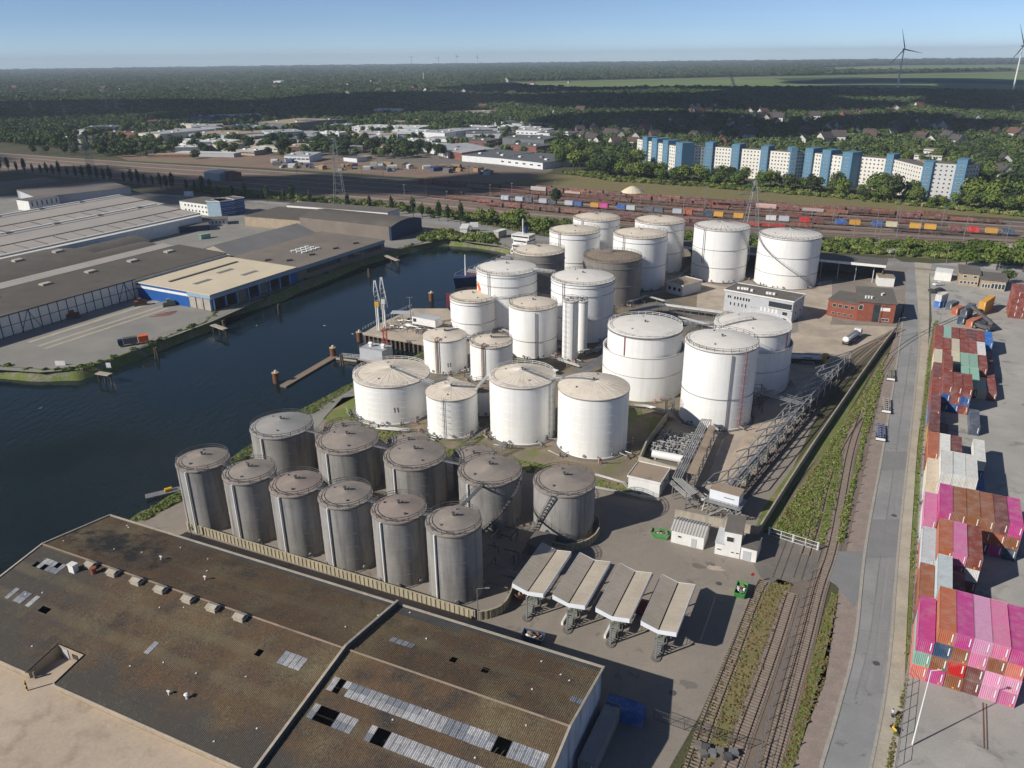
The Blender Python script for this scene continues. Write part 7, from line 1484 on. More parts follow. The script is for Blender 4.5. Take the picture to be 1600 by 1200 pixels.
# ------------------------------------------------------------------ seams, lane joints and stains with a shape of their own on the road
def seam(label, pts, w, z=.10, m='road_patch', name='road_joint'): strip(name, smoothline([G(*p) for p in pts], 5), w, z, m, label)
seam('dark longitudinal joint down the middle of the harbour road', [(1336, 1090), (1358, 1000), (1374, 880), (1396, 735), (1412, 620), (1424, 540)], .14)
seam('dark joint across the harbour road by the pink containers', [(1340, 985), (1392, 992)], .12); seam('dark joint across the harbour road near the driveway', [(1352, 872), (1403, 868)], .12)
seam('worn tyre band along the harbour road', [(1345, 1080), (1364, 1000), (1380, 880), (1402, 735)], 1.1, .082, 'road_wear'); seam('worn tyre band nearer the pale verge', [(1366, 1080), (1380, 1000), (1394, 880), (1412, 735)], 1.1, .082, 'road_wear')
seam('sunken crane rail in the container yard', [(1536, 1098), (1538, 1170)], .22, .06, 'rust', 'crane_rail'); seam('second sunken crane rail in the container yard', [(1541, 1100), (1543, 1172)], .2, .06, 'steel_dark', 'crane_rail')
for i, (x, y, s) in enumerate(((1091, 884, 1.3), (1110, 881, 1.0), (1118, 888, 1.6), (985, 905, 1.2), (1180, 860, 1.1), (1075, 1070, 1.4))):
    rr = random.Random(i); tag(MB().prism([(s * (1 + .35 * rr.uniform(-1, 1)) * math.cos(a * .52), s * .6 * (1 + .35 * rr.uniform(-1, 1)) * math.sin(a * .52)) for a in range(12)], .04, .055).build('oil_stain', 'yard_dark' if i != 2 else 'loading_concrete', None, G(x, y), RZ), 'patch on the brown yard, %s from the green skip' % ORD[i], None, None, 'structure')
# ------------------------------------------------------------------ apartment blocks beyond the rail yard
mat('apt_cream', (.68, .65, .58), (.62, .59, .53), sc1=.1, rough=.85); mat('apt_blue', (.095, .21, .31), (.085, .185, .275), sc1=.1, rough=.7); mat('apt_grey', (.5, .5, .49), (.46, .46, .45), sc1=.1, rough=.85)
AB = [(990, 256), (1064, 274), (1100, 272), (1195, 281), (1234, 285), (1251, 284), (1325, 295), (1331, 293), (1431, 304), (1432, 314), (1500, 320), (1524, 317)]
def aby(x):
    for (xa, ya), (xb, yb) in zip(AB, AB[1:]):
        if xa <= x <= xb: return ya + (yb - ya) * (x - xa) / (xb - xa)
SEG = [(994, 1002, 'c'), (1002, 1009, 'b'), (1009, 1016, 'c'), (1016, 1024, 'b'), (1024, 1033, 'c'), (1033, 1041, 'b'), (1041, 1053, 'c'), (1053, 1063, 'b'), (1064, 1098, 'c'), (1098, 1110, 'b'), (1110, 1139, 'c'), (1139, 1151, 'b'), (1151, 1184, 'c'), (1184, 1195, 'b'),
       (1195, 1231, 'c'), (1231, 1240, 'b'), (1240, 1252, 'c'), (1252, 1264, 'b'), (1264, 1278, 'c'), (1278, 1291, 'b'), (1291, 1309, 'c'), (1309, 1324, 'b'), (1331, 1376, 'c'), (1376, 1387, 'b'), (1387, 1432, 'c'), (1432, 1447, 'b'), (1447, 1482, 'c'), (1482, 1498, 'b'), (1498, 1519, 'g')]
ca_, cb_ = 0, 0; am = MB().bar((-1, 0, 0), (-1, 0, 4), .12).bar((.6, 0, 0), (.6, 0, 3), .1).bar((-1.6, 0, 3.2), (-.4, 0, 3.2), .1).mesh('antenna', 'steel')
wt = 0
for x0, x1, k in SEG:
    st = 8 if x0 < 1440 else 9; h = st * 2.85 + .8
    if k == 'b':
        t = bldg('stair_tower', 'blue stair tower, %s of the apartment row from the warehouse side' % ordn(cb_), 'tower', (x0, aby(x0) + .8), (x1, aby(x1) + .8), 12, h + 3.4, 'flat', 'apt_blue', 'apt_blue', wins=(('f', [.5], [2.9 + 2.85 * i for i in range(st)], 3.0, .8, 'house_white'),), group='blue stair towers', over=.05); cb_ += 1
        if cb_ % 2: link('antenna', am, t, (t['_w'] / 2, 5, h + 3.6))
    else:
        w_ = (G(x1, aby(x1)) - G(x0, aby(x0))).length; n_ = max(3, min(11, int(w_ / 2.9)))
        bldg('apartment_block', '%s apartment section, %s of the row from the warehouse side' % ('grey' if k == 'g' else 'cream', ordn(ca_)), 'apartments', (x0, aby(x0)), (x1, aby(x1)), 11, h, 'flat', 'apt_grey' if k == 'g' or x0 > 1440 else 'apt_cream', 'felt_roof', wins=(('f', lin(.5 / n_ + .02, 1 - .5 / n_ - .02, n_), [1.9 + 2.85 * i for i in range(st)], 1.35, 1.3),), group='apartment row', over=.15); ca_ += 1
for i, (x, y, w_, h) in enumerate(((1416, 262, 60, 6), (1426, 257, 48, 9), (1440, 253, 30, 12))): bldg('terrace_block', 'white terraced block behind the apartments, %s step' % ('lowest', 'middle', 'top')[i], 'building', (x, y), (x + w_ * .9, y + 2), 12, h, 'flat', 'house_white', 'felt_tan', wins=(('f', lin(.06, .94, 9), [h - 1.5], 2.2, 1.2),), over=.4)

# ------------------------------------------------------------------ industrial estate on the shaded side
IW = dict(w=(.66, .67, .67), g=(.4, .42, .44), b=(.03, .1, .27), c=(.62, .58, .46), r=(.2, .07, .05), d=(.12, .13, .14), l=(.38, .46, .52), t=(.42, .33, .23)); IN = dict(w='white', g='grey', b='blue', c='cream', r='red', d='dark', l='pale blue', t='tan')
EST = [  # front base line in the photograph, depth, height, wall, roof
    (130, 209, 181, 208, 40, 8, 'b', 'd'), (120, 211, 133, 211, 30, 7, 'w', 'g'), (168, 214, 216, 216, 14, 7, 'r', 'r'), (90, 222, 140, 224, 25, 5, 'g', 'd'), (218, 219, 252, 221, 90, 9, 'c', 'g'), (252, 220, 300, 216, 60, 7, 'g', 'g'), (296, 218, 360, 220, 50, 7, 'l', 't'), (362, 219, 440, 214, 40, 7, 'g', 't'),
    (272, 226, 312, 231, 20, 6, 'w', 'w'), (314, 228, 356, 231, 20, 6, 'w', 'w'), (300, 192, 331, 193, 40, 10, 'b', 'b'), (331, 190, 410, 187, 50, 8, 'l', 'g'), (232, 197, 290, 195, 15, 7, 'r', 'r'), (240, 246, 300, 246, 12, 3, 'r', 't'), (275, 244, 366, 246, 14, 4, 'g', 'w'), (300, 205, 350, 203, 25, 6, 'w', 'g'), (365, 203, 395, 202, 25, 6, 'w', 'b'),
    (405, 203, 456, 205, 90, 11, 'd', 't'), (456, 205, 540, 197, 40, 10, 'd', 'd'), (423, 219, 476, 216, 45, 9, 'l', 'g'), (400, 222, 424, 220, 30, 7, 't', 'g'), (440, 224, 480, 224, 12, 4, 'w', 'd'), (500, 213, 530, 215, 20, 6, 'w', 'w'), (516, 203, 545, 203, 25, 7, 'l', 'g'), (543, 206, 598, 207, 45, 6, 'w', 'w'), (545, 212, 600, 214, 25, 5, 'w', 'g'), (600, 207, 655, 208, 45, 7, 'l', 'w'), (607, 213, 660, 214, 25, 6, 'g', 'w'),
    (623, 217, 650, 216, 20, 6, 'w', 'w'), (650, 214, 695, 217, 30, 7, 'w', 'g'), (695, 216, 770, 211, 40, 7, 'g', 'g'), (728, 219, 792, 218, 35, 8, 'w', 'd'), (632, 226, 675, 228, 20, 6, 'w', 'w'), (560, 222, 590, 228, 25, 6, 'w', 'g'), (636, 231, 690, 234, 20, 5, 'w', 'l'), (660, 236, 700, 247, 55, 6, 'w', 'g'), (704, 247, 722, 250, 30, 7, 'r', 'g'), (722, 252, 780, 257, 60, 6, 'w', 'd'), (780, 257, 848, 265, 60, 6, 'w', 'd'), (785, 226, 850, 230, 30, 8, 'd', 'd'), (700, 226, 760, 229, 35, 6, 'r', 'd'), (792, 236, 838, 240, 30, 7, 'r', 'd'),
    (445, 253, 484, 254, 26, 6, 'w', 'g'), (537, 252, 558, 254, 14, 4, 'w', 'd'), (560, 249, 570, 250, 10, 3, 't', 't'), (320, 280, 344, 283, 12, 6, 'g', 'w'), (352, 281, 365, 284, 8, 7, 'r', 'r'), (800, 200, 850, 203, 30, 7, 'g', 'd'), (806, 212, 848, 214, 30, 7, 'w', 'g'), (838, 216, 892, 218, 35, 7, 'w', 'd'), (812, 186, 850, 188, 25, 6, 'w', 'g'), (865, 177, 895, 178, 25, 6, 'w', 'g'), (584, 178, 630, 178, 30, 8, 'w', 'w'), (698, 181, 770, 180, 30, 7, 'w', 't'), (428, 135, 440, 135, 30, 20, 'w', 'w'), (655, 172, 690, 171, 30, 6, 'w', 'g'), (450, 168, 500, 168, 20, 6, 'r', 'w')]
rx_ = random.Random(15); FOOT = []
def foot(x0, y0, x1, y1, dp):
    a, b = G(x0, y0), G(x1, y1); d = (b - a).normalized(); n = Vector((-d.y, d.x, 0)); return ((a + b) / 2 + n * dp / 2, d, n, (b - a).length / 2, dp / 2)
for e in EST: FOOT.append(foot(*e[:5]))
for _ in range(400):
    if len(EST) > 88: break
    x, y = rx_.uniform(250, 850), rx_.uniform(192, 246); w_ = rx_.uniform(18, 46); e = (x, y, x + w_, y + rx_.uniform(-1, 2), rx_.uniform(14, 36), rx_.choice([4, 5, 6, 7]), rx_.choice('wwgltcrd'), rx_.choice('wgggdt')); f = foot(*e[:5])
    if all((f[0] - q[0]).length > (f[3] + q[3]) * .8 + 6 for q in FOOT): EST.append(e); FOOT.append(f)
for i, (x0, y0, x1, y1, dp, h, w_, r_) in enumerate(EST):
    big = abs(x1 - x0) > 28 and h > 4
    t = bldg('works_hall', '%s hall with a %s roof, %s of the industrial estate beyond the tracks' % (IN[w_], IN[r_], ordn(i)), 'building', (x0, y0), (x1, y1), dp, h, 'flat' if i % 3 else 'gabley' if dp > 30 else 'mono', 'paint_clean', 'paint_roof', rise=1.4, over=.3, wc=IW[w_], rc_=IW[r_], wins=(('f', lin(.08, .92, 6), [h * .55], 4.0, 1.4, 'house_grey'),) if big and i % 2 == 0 else (), group='halls of the industrial estate')
    if big:
        for j in range(3): MB().box(-1.6, 1.6, -1.6, 1.6, 0, 1.3).build('roof_unit', ('house_white', 'steel')[j % 2], t, (t['_w'] * (.2 + .3 * j), dp * (.3 + .2 * (j % 2)), h + (.2 if i % 3 else .9)))
rh = random.Random(77)
for i, x in enumerate(sorted(rh.uniform(420, 770) for _ in range(64))):   # goods stored along the tracks
    y = rh.uniform(254, 264) + (x - 460) * .03; tag(link('stockpile', MB().box(-3, 3, -2, 2, 0, 2.2).gable(-3, 3, -2, 2, 2.2, 3.0).mesh('stockpile', 'paint_roof'), None, G(x, y), rh.uniform(0, 3), rh.choice([(.3, .28, .26), (.05, .09, .2), (.35, .22, .12), (.14, .14, .14), (.5, .5, .5)]), rh.uniform(.6, 1.5)), 'tarped stockpile on the storage ground beside the tracks, %s from the pylon' % ordn(i), 'stockpile', 'stockpiles beside the tracks')
# ------------------------------------------------------------------ houses among the trees
hw = MB().add([(-5, -4, 0), (5, -4, 0), (5, 4, 0), (-5, 4, 0), (-5, -4, 4.6), (5, -4, 4.6), (5, 4, 4.6), (-5, 4, 4.6), (-5, 0, 8.4), (5, 0, 8.4)], [(0, 1, 5, 4), (1, 2, 6, 9, 5), (2, 3, 7, 6), (3, 0, 4, 8, 7)])
for x in (-3, 0, 3): hw.box(x - .6, x + .6, -4.06, -4, 1.2, 2.6, 1)
for y in (-2, 2): hw.box(5, 5.06, y - .6, y + .6, 1.2, 2.6, 1).box(-5.06, -5, y - .6, y + .6, 1.2, 2.6, 1)
hw = hw.mesh('house', ['paint_clean', 'glass']); hr = MB().gable(-5, 5, -4, 4, 4.6, 8.4, over=.5).box(-2.4, -1.7, .6, 1.3, 7, 9.4).mesh('roof', 'paint_roof')
HP = [((0, 900, 112, 152), 75, 'far house showing pale among the woods, %s from the rail curve side', 'far houses below the horizon'), ((905, 1600, 168, 232), 150, 'gabled house among trees beyond the apartments, %s from the estate side', 'houses beyond the apartments'), ((0, 640, 122, 186), 34, 'house half hidden in the far woods, %s from the rail curve side', 'houses in the far woods'), ((640, 900, 150, 185), 22, 'small house between the estate and the fields, %s from the estate', 'houses near the fields'), ((1540, 1600, 262, 285), 3, 'house between tall trees beside the grey apartment end, %s from it', 'houses beside the grey apartment')]
HOUSES = []
for (xa, xb, ya, yb), n_, lb, gp in HP:
    nn = 0
    for xx in sorted(rh.uniform(xa, xb) for _ in range(n_)):
        p = G(xx, rh.uniform(ya, yb)); p.z = rh.uniform(1.0, 3.0)
        if any((p - q).length < 17 for q in HOUSES): continue
        HOUSES.append(p); lb_ = lb % ordn(nn); nn += 1; s = rh.uniform(1.0, 1.6) * (1 if p.y < 2200 else 1.35); o = link('house', hw, None, p, rh.choice([.3, 1.87, -.4, 1.2]) + rh.uniform(-.2, .2), rh.choice([(.6, .59, .56), (.55, .53, .5), (.2, .08, .06), (.62, .6, .55)]), s)
        tag(o, lb_, 'house', gp); link('roof', hr, o, None, 0, rh.choice([(.1, .055, .045), (.07, .06, .06), (.13, .06, .045), (.06, .05, .05)]))
# ------------------------------------------------------------------ wind turbines
def turbine(label, base, hub_y, az, rot, s=1.0, group='wind turbines'):
    b_ = G(*base); h = HT((b_.x, b_.y), hub_y); t = thing('wind_turbine', label, 'wind turbine', b_, -R(az), group); MB().lathe([(2.3 * s, 0), (2.0 * s, h * .3), (1.2 * s, h)], 16).build('tower', 'steel_white', t, smooth=True); MB().box(-1.6 * s, 1.6 * s, -4 * s, 4.5 * s, h - 1.4 * s, h + 2 * s).build('nacelle', 'steel_dark', t)
    for k in range(3):
        a = R(rot + 120 * k); L_ = h * .48; u = Vector((math.sin(a), 0, math.cos(a))); w_ = Vector((math.cos(a), 0, -math.sin(a))); c0 = Vector((0, -4.6 * s, h + .3)); vs = []
        for f, cw_ in ((0, 1.0), (.12, 1.9), (.5, 1.2), (1, .25)):
            q = c0 + u * (L_ * f); vs += [q - w_ * cw_ * .6 * s, q + Vector((0, .35 * s, 0)), q + w_ * cw_ * s, q - Vector((0, .35 * s, 0))]
        MB().add(vs, [(i * 4 + j, i * 4 + (j + 1) % 4, i * 4 + 4 + (j + 1) % 4, i * 4 + 4 + j) for i in range(3) for j in range(4)] + [(12, 13, 14, 15)]).build('blade', 'steel_dark', t)
    MB().lathe([(.1, -2), (1.4, -1), (1.7, 1)], 10).build('hub', 'steel_dark', t, (0, -4.6 * s, h + .3)).rotation_euler = (math.pi / 2, 0, 0)
turbine('dark-bladed wind turbine on the fields above the village', (1401, 145), 77, 0, -18); turbine('wind turbine cut by the edge of the picture above the village', (1581, 149), 72, 0, -24)
for i, (x, b_, tp, s) in enumerate(((662, 128, 111, .8), (643, 102, 90, 3), (714, 101, 88, 3), (746, 101, 89, 3), (685, 102, 91, 3))): turbine('tiny white wind turbine %s' % ('standing in the far woods', 'on the horizon, first from the far woods turbine', 'on the horizon, third from the far woods turbine', 'on the horizon, fourth from the far woods turbine', 'on the horizon, second from the far woods turbine')[i], (x, b_), tp, 0, 20 + 37 * i, s)
# ------------------------------------------------------------------ fields
for i, (pts, lb) in enumerate((([(790, 129), (920, 126), (1010, 124), (1140, 121), (1146, 136), (1060, 139), (930, 142), (850, 138), (795, 134)], 'green field beyond the dark wood'), ([(1146, 121), (1300, 118), (1600, 112), (1700, 112), (1700, 147), (1600, 147), (1450, 145), (1300, 141), (1200, 139), (1150, 137)], 'broad green field around the wind turbines'),
        ([(1270, 106), (1400, 102.5), (1600, 101), (1700, 101), (1700, 110), (1600, 110), (1380, 112), (1290, 111)], 'pale green field under the horizon'), ([(675, 128), (760, 127), (800, 125), (760, 124), (690, 125)], 'small light field in the far woods'))):
    sheet('field', pts, .5, 'field_green', lb)
mat('field_dark', (.05, .085, .03), (.06, .1, .035), sc1=.005); mat('field_light', (.2, .2, .09), (.17, .19, .07), sc1=.004)
for pts, m_, lb in (([(1210, 123), (1330, 121), (1600, 127), (1600, 133), (1400, 128), (1250, 130)], 'field_dark', 'dark strip in the turbine field'), ([(1150, 123), (1300, 119.5), (1600, 114), (1600, 116.5), (1300, 121.5), (1160, 124.5)], 'field_light', 'pale strip along the turbine field'), ([(1320, 131), (1600, 140), (1600, 143), (1400, 138), (1310, 134)], 'field_light', 'pale strip near the turbines'), ([(800, 129.5), (1010, 125.5), (1140, 122), (1140, 124), (1010, 128), (800, 131)], 'field_light', 'pale strip in the green field')):
    sheet('field_strip', pts, .9, m_, lb)  # thin sheets, darker and paler than the field beneath
# ------------------------------------------------------------------ foliage
def leaf_mat(name, a, b_, hue=.5):
    m = bpy.data.materials.new(name); m.use_nodes = True; nt = m.node_tree; N = nt.nodes; L = nt.links; bs = N['Principled BSDF']; bs.inputs['Roughness'].default_value = .75; bs.inputs['Specular IOR Level'].default_value = .15
    oi = N.new('ShaderNodeObjectInfo'); geo = N.new('ShaderNodeNewGeometry'); nz = N.new('ShaderNodeTexNoise'); nz.inputs['Scale'].default_value = .45; nz.inputs['Detail'].default_value = 3; L.new(geo.outputs['Position'], nz.inputs['Vector'])
    ad = N.new('ShaderNodeMath'); ad.operation = 'MULTIPLY_ADD'; L.new(oi.outputs['Random'], ad.inputs[0]); ad.inputs[1].default_value = .75; L.new(nz.outputs['Fac'], ad.inputs[2]); sb = N.new('ShaderNodeMath'); sb.operation = 'SUBTRACT'; L.new(ad.outputs[0], sb.inputs[0]); sb.inputs[1].default_value = .62; n2 = N.new('ShaderNodeTexNoise'); n2.inputs['Scale'].default_value = .0045; n2.inputs['Detail'].default_value = 5; L.new(geo.outputs['Position'], n2.inputs['Vector']); s2 = N.new('ShaderNodeMath'); s2.operation = 'MULTIPLY_ADD'; s2.inputs[1].default_value = .9; L.new(n2.outputs['Fac'], s2.inputs[0]); L.new(sb.outputs[0], s2.inputs[2]); s3 = N.new('ShaderNodeMath'); s3.operation = 'SUBTRACT'; s3.inputs[1].default_value = .15; s3.use_clamp = True; L.new(s2.outputs[0], s3.inputs[0]); sb = s3  # broad noise puts lit and dark patches of woodland into the leaf colour
    mx = N.new('ShaderNodeMix'); mx.data_type = 'RGBA'; mx.inputs[6].default_value = (*a, 1); mx.inputs[7].default_value = (*b_, 1); L.new(sb.outputs[0], mx.inputs[0]); L.new(mx.outputs[2], bs.inputs['Base Color']); MATS[name] = m
leaf_mat('leaf', (.042, .075, .018), (.11, .145, .035)); leaf_mat('leaf_dark', (.025, .046, .018), (.06, .08, .03)); leaf_mat('leaf_bright', (.08, .125, .022), (.15, .19, .04)); leaf_mat('leaf_far', (.035, .062, .026), (.135, .175, .065)); leaf_mat('dry_weed', (.17, .13, .055), (.28, .21, .1)); leaf_mat('blossom', (.3, .3, .24), (.5, .5, .44)); leaf_mat('weed', (.13, .19, .04), (.26, .26, .1))
def crown_mesh(name, seed, n, rx, rz, z0, leaf, m, lobes=9, inner=.45):
    rr = random.Random(seed); mb = MB(); LB = []
    for _ in range(lobes):
        a, e = rr.uniform(0, 6.283), rr.uniform(-.5, 1.2); q = rr.uniform(.25, .62); LB.append((rx * q * math.cos(a) * math.cos(e), rx * q * math.sin(a) * math.cos(e), z0 + rz + rz * .8 * q * math.sin(e), rr.uniform(.42, .62)))
    LB.append((0, 0, z0 + rz, .72))
    for i in range(n):
        lx, ly, lz, lr = LB[i % len(LB)]; u = rr.uniform(-1, 1); a = rr.uniform(0, 6.283); s = math.sqrt(1 - u * u); nv = Vector((s * math.cos(a), s * math.sin(a), u)); q = lr * rr.uniform(inner, 1.06) if rr.random() < .35 else lr * rr.uniform(.9, 1.05)
        p = Vector((lx + nv.x * rx * q, ly + nv.y * rx * q, lz + nv.z * rz * q)); d = (nv + Vector((rr.uniform(-.7, .7), rr.uniform(-.7, .7), rr.uniform(-.4, .8)))).normalized(); t1 = d.cross(Vector((rr.uniform(-1, 1), rr.uniform(-1, 1), rr.uniform(-1, 1)))).normalized(); t2 = d.cross(t1); w_ = leaf * rr.uniform(.6, 1.3)
        mb.add([p - t1 * w_, p + t2 * w_ * .7, p + t1 * w_, p - t2 * w_ * .8 + d * w_ * .25], [(0, 1, 2, 3)])
    me = bpy.data.meshes.new(name); me.from_pydata(mb.v, [], mb.f); me.materials.append(M(m)); return me
def trunk_mesh(h, r, m='bark'):
    mb = MB().lathe([(r, 0), (r * .7, h * .5), (r * .4, h)], 8)
    for k in range(5): a = k * 1.3; mb.tube([(0, 0, h * (.45 + .08 * k)), (math.cos(a) * h * .28, math.sin(a) * h * .28, h * (.75 + .08 * k))], r * .3, 5)
    return mb.mesh('trunk', m)
CR = {k: [crown_mesh('crown', 40 + i + 10 * j, n, rx, rz, z0, lf, m) for i in range(3)] for j, (k, n, rx, rz, z0, lf, m) in enumerate((('round', 620, 5.2, 4.6, 2.2, .62, 'leaf'), ('bright', 620, 5.0, 4.6, 2.0, .6, 'leaf_bright'), ('dark', 620, 5.4, 5.0, 2.2, .65, 'leaf_dark'), ('poplar', 420, 1.7, 6.2, .8, .5, 'leaf_dark'), ('bush', 340, 2.6, 1.7, -.2, .45, 'leaf'), ('blossom', 340, 3.0, 2.2, -.2, .4, 'blossom')))}
TRK = trunk_mesh(6.5, .32); TRP = trunk_mesh(9, .22); rt = random.Random(99)
def tree(kind, p, s, label, group, name='tree'):
    t = thing(name, label, 'tree' if kind not in ('bush', 'blossom') else 'bush', p, rt.uniform(0, 6.28), group); t.scale = (s * rt.uniform(.9, 1.12), s * rt.uniform(.9, 1.12), s)
    if kind not in ('bush', 'blossom'): link('trunk', TRP if kind == 'poplar' else TRK, t)
    link('crown', rt.choice(CR[kind]), t); return t
def yl(pts, x):
    for (xa, ya), (xb, yb) in zip(pts, pts[1:]):
        if xa <= x <= xb: return ya + (yb - ya) * (x - xa) / (xb - xa)
    return pts[-1][1]
PL = [(0, 267), (100, 277), (200, 289), (300, 302), (400, 314), (470, 320), (560, 330), (640, 339), (680, 345), (720, 350)]; n_ = 0
x = 2
while x < 722:
    if not 505 < x < 540: tree('poplar', G(x, yl(PL, x)), rt.uniform(.8, 1.25), 'dark slender poplar beside the road, %s from the rail curve' % ordn(n_), 'poplars along the road', 'poplar'); n_ += 1
    x += rt.choice([9, 10, 12, 13, 22]) if x < 330 else rt.choice([14, 20, 26, 34])
for i, (x, y, s) in enumerate(((752, 352, 1.0), (771, 354, 1.1), (793, 357, 1.0), (811, 360, 1.25), (836, 364, .9), (850, 369, 1.05), (866, 366, .9), (884, 371, 1.0))): tree('bright', G(x, y), s, 'bright green tree between the road and the rail yard, %s from the basin' % ORD[i], 'bright trees by the road')
for i, (x, y, s, k) in enumerate(((1417, 393, .75, 'bright'), (1392, 398, .8, 'blossom'), (1509, 416, .95, 'bright'), (1557, 422, 1.25, 'bright'), (1596, 412, 1.3, 'bright'), (1580, 398, 1.5, 'blossom'), (1538, 402, .9, 'round'), (1520, 398, .8, 'round'), (1496, 399, .7, 'round'), (1598, 425, 1.0, 'bright'), (1575, 443, .6, 'round'))): tree(k, G(x, y), s, '%s on the embankment, %s from the open shed' % ({'bright': 'light green tree', 'blossom': 'white blossoming bush', 'round': 'mid green tree'}[k], ORD[i]), 'trees on the embankment')
EBL = [(640, 330), (760, 347), (900, 367), (1000, 372), (1200, 382), (1400, 390), (1600, 402)]
for i, x in enumerate(sorted(rt.uniform(640, 1610) for _ in range(70))): tree('bush', G(x, yl(EBL, x) + rt.uniform(-5, 7)), rt.uniform(.6, 1.5), 'green bush on the embankment below the rail yard, %s from the basin' % ordn(i), 'bushes on the embankment', 'bush')
APL = [(868, 262), (950, 279), (1050, 287), (1150, 293), (1250, 302), (1330, 310), (1420, 321), (1500, 327), (1610, 340)]; n_ = 0
for i, x in enumerate(sorted([rt.uniform(868, 1610) for _ in range(105)] + [rt.uniform(862, 1000) for _ in range(35)])):
    f = rt.random(); y = yl(APL, x) - (rt.uniform(0, 24) if x < 1000 else rt.uniform(0, 15) if x > 1500 else rt.uniform(0, 8)); s = rt.uniform(.6, 1.25) * (1.25 if x < 1000 or x > 1510 else 1)
    if 1440 < x < 1490: s *= .5
    tree(rt.choice(['round', 'bright', 'bright', 'round', 'dark']), G(x, y), s * 1.15, 'leafy tree between the rail yard and apartments, %s from the estate' % ordn(i), 'trees before the apartments')
for i, (x, y, s, k) in enumerate(((1372, 312, 1.9, 'round'), (1394, 316, 1.7, 'dark'), (1018, 280, 1.3, 'round'), (1002, 281, 1.4, 'bright'), (975, 268, 1.5, 'dark'), (958, 262, 1.4, 'round'), (1535, 312, 1.8, 'dark'), (1560, 318, 2.0, 'dark'), (1590, 322, 1.9, 'round'), (1480, 250, 1.2, 'round'), (1545, 286, 1.4, 'bright'), (1495, 268, 1.4, 'round'))): tree(k, G(x, y), s, 'tall tree beside the apartments, %s' % ('in front of the long low section', 'second in front of the long low section', 'at the near corner of the oblique blocks', 'in front of the oblique blocks', 'dark one where the wood meets the oblique blocks', 'at the estate edge of the wood', 'nearest the grey end section', 'dark one beyond the grey end section', 'last one beyond the grey end section', 'behind the terraced block', 'light one behind the grey end section', 'between the terraced block and grey end')[i], 'tall trees near the apartments')
for i, x in enumerate(sorted(rt.uniform(40, 700) for _ in range(110))):
    y = rt.uniform(226, 243) + max(0, (x - 560) * .06); tree(rt.choice(['dark', 'round', 'dark']), G(x, y), rt.uniform(.7, 1.4), 'dark tree between rail yard and industrial halls, %s from the rail curve' % ordn(i), 'trees around the industrial estate')
for i, x in enumerate(sorted(rt.uniform(1300, 1610) for _ in range(46))): tree(rt.choice(['round', 'bright', 'dark']), G(x, rt.uniform(232, 262)), rt.uniform(.8, 1.5), 'leafy tree behind the apartments, %s from the estate side' % ordn(i), 'trees behind the apartments')
# scattered stuff: instanced on points
PROT = bpy.data.collections.new('prototypes')
def proto(name, mes):
    c = bpy.data.collections.new(name)
    for i, me in enumerate(mes): o = bpy.data.objects.new('%s_%02d' % (name, i), me); c.objects.link(o)
    return c
def scatter(name, label, pts, coll, kind='stuff'):
    """pts: (x, y, z, scale xy, scale z, turn, index)"""
    me = bpy.data.meshes.new(name); me.from_pydata([p[:3] for p in pts], [], [])
    for an, ty, f in (('sc', 'FLOAT_VECTOR', lambda p: (p[3], p[3], p[4])), ('rt', 'FLOAT_VECTOR', lambda p: (0, 0, p[5])), ('ix', 'INT', lambda p: p[6])):
        a = me.attributes.new(an, ty, 'POINT'); v = [f(p) for p in pts]
        if ty == 'INT': a.data.foreach_set('value', v)
        else: a.data.foreach_set('vector', [q for w_ in v for q in w_])
    o = link(name, me); tag(o, label, None, None, kind); ng = bpy.data.node_groups.new(name, 'GeometryNodeTree'); ng.interface.new_socket('Geometry', in_out='INPUT', socket_type='NodeSocketGeometry'); ng.interface.new_socket('Geometry', in_out='OUTPUT', socket_type='NodeSocketGeometry')
    N, L = ng.nodes, ng.links; gi, go = N.new('NodeGroupInput'), N.new('NodeGroupOutput'); ip = N.new('GeometryNodeInstanceOnPoints'); ci = N.new('GeometryNodeCollectionInfo'); ci.inputs['Collection'].default_value = coll; ci.inputs['Separate Children'].default_value = True; ci.inputs['Reset Children'].default_value = True
    def attr(n, ty): q = N.new('GeometryNodeInputNamedAttribute'); q.data_type = ty; q.inputs['Name'].default_value = n; return q.outputs['Attribute']
    L.new(gi.outputs[0], ip.inputs['Points']); L.new(ci.outputs[0], ip.inputs['Instance']); ip.inputs['Pick Instance'].default_value = True; L.new(attr('ix', 'INT'), ip.inputs['Instance Index']); L.new(attr('rt', 'FLOAT_VECTOR'), ip.inputs['Rotation']); L.new(attr('sc', 'FLOAT_VECTOR'), ip.inputs['Scale']); L.new(ip.outputs[0], go.inputs[0])
    o.modifiers.new('scatter', 'NODES').node_group = ng; return o
def inpoly(x, y, P):
    c = False; j = len(P) - 1
    for i in range(len(P)):
        if (P[i][1] > y) != (P[j][1] > y) and x < (P[j][0] - P[i][0]) * (y - P[i][1]) / (P[j][1] - P[i][1]) + P[i][0]: c = not c
        j = i
    return c
FORC = proto('forest_tree', [crown_mesh('forest_crown', 300 + i, 190, 5.6, 5.4, 0.5, 1.15, ('leaf_far', 'leaf_far', 'leaf_dark', 'leaf')[i % 4], 7) for i in range(8)])
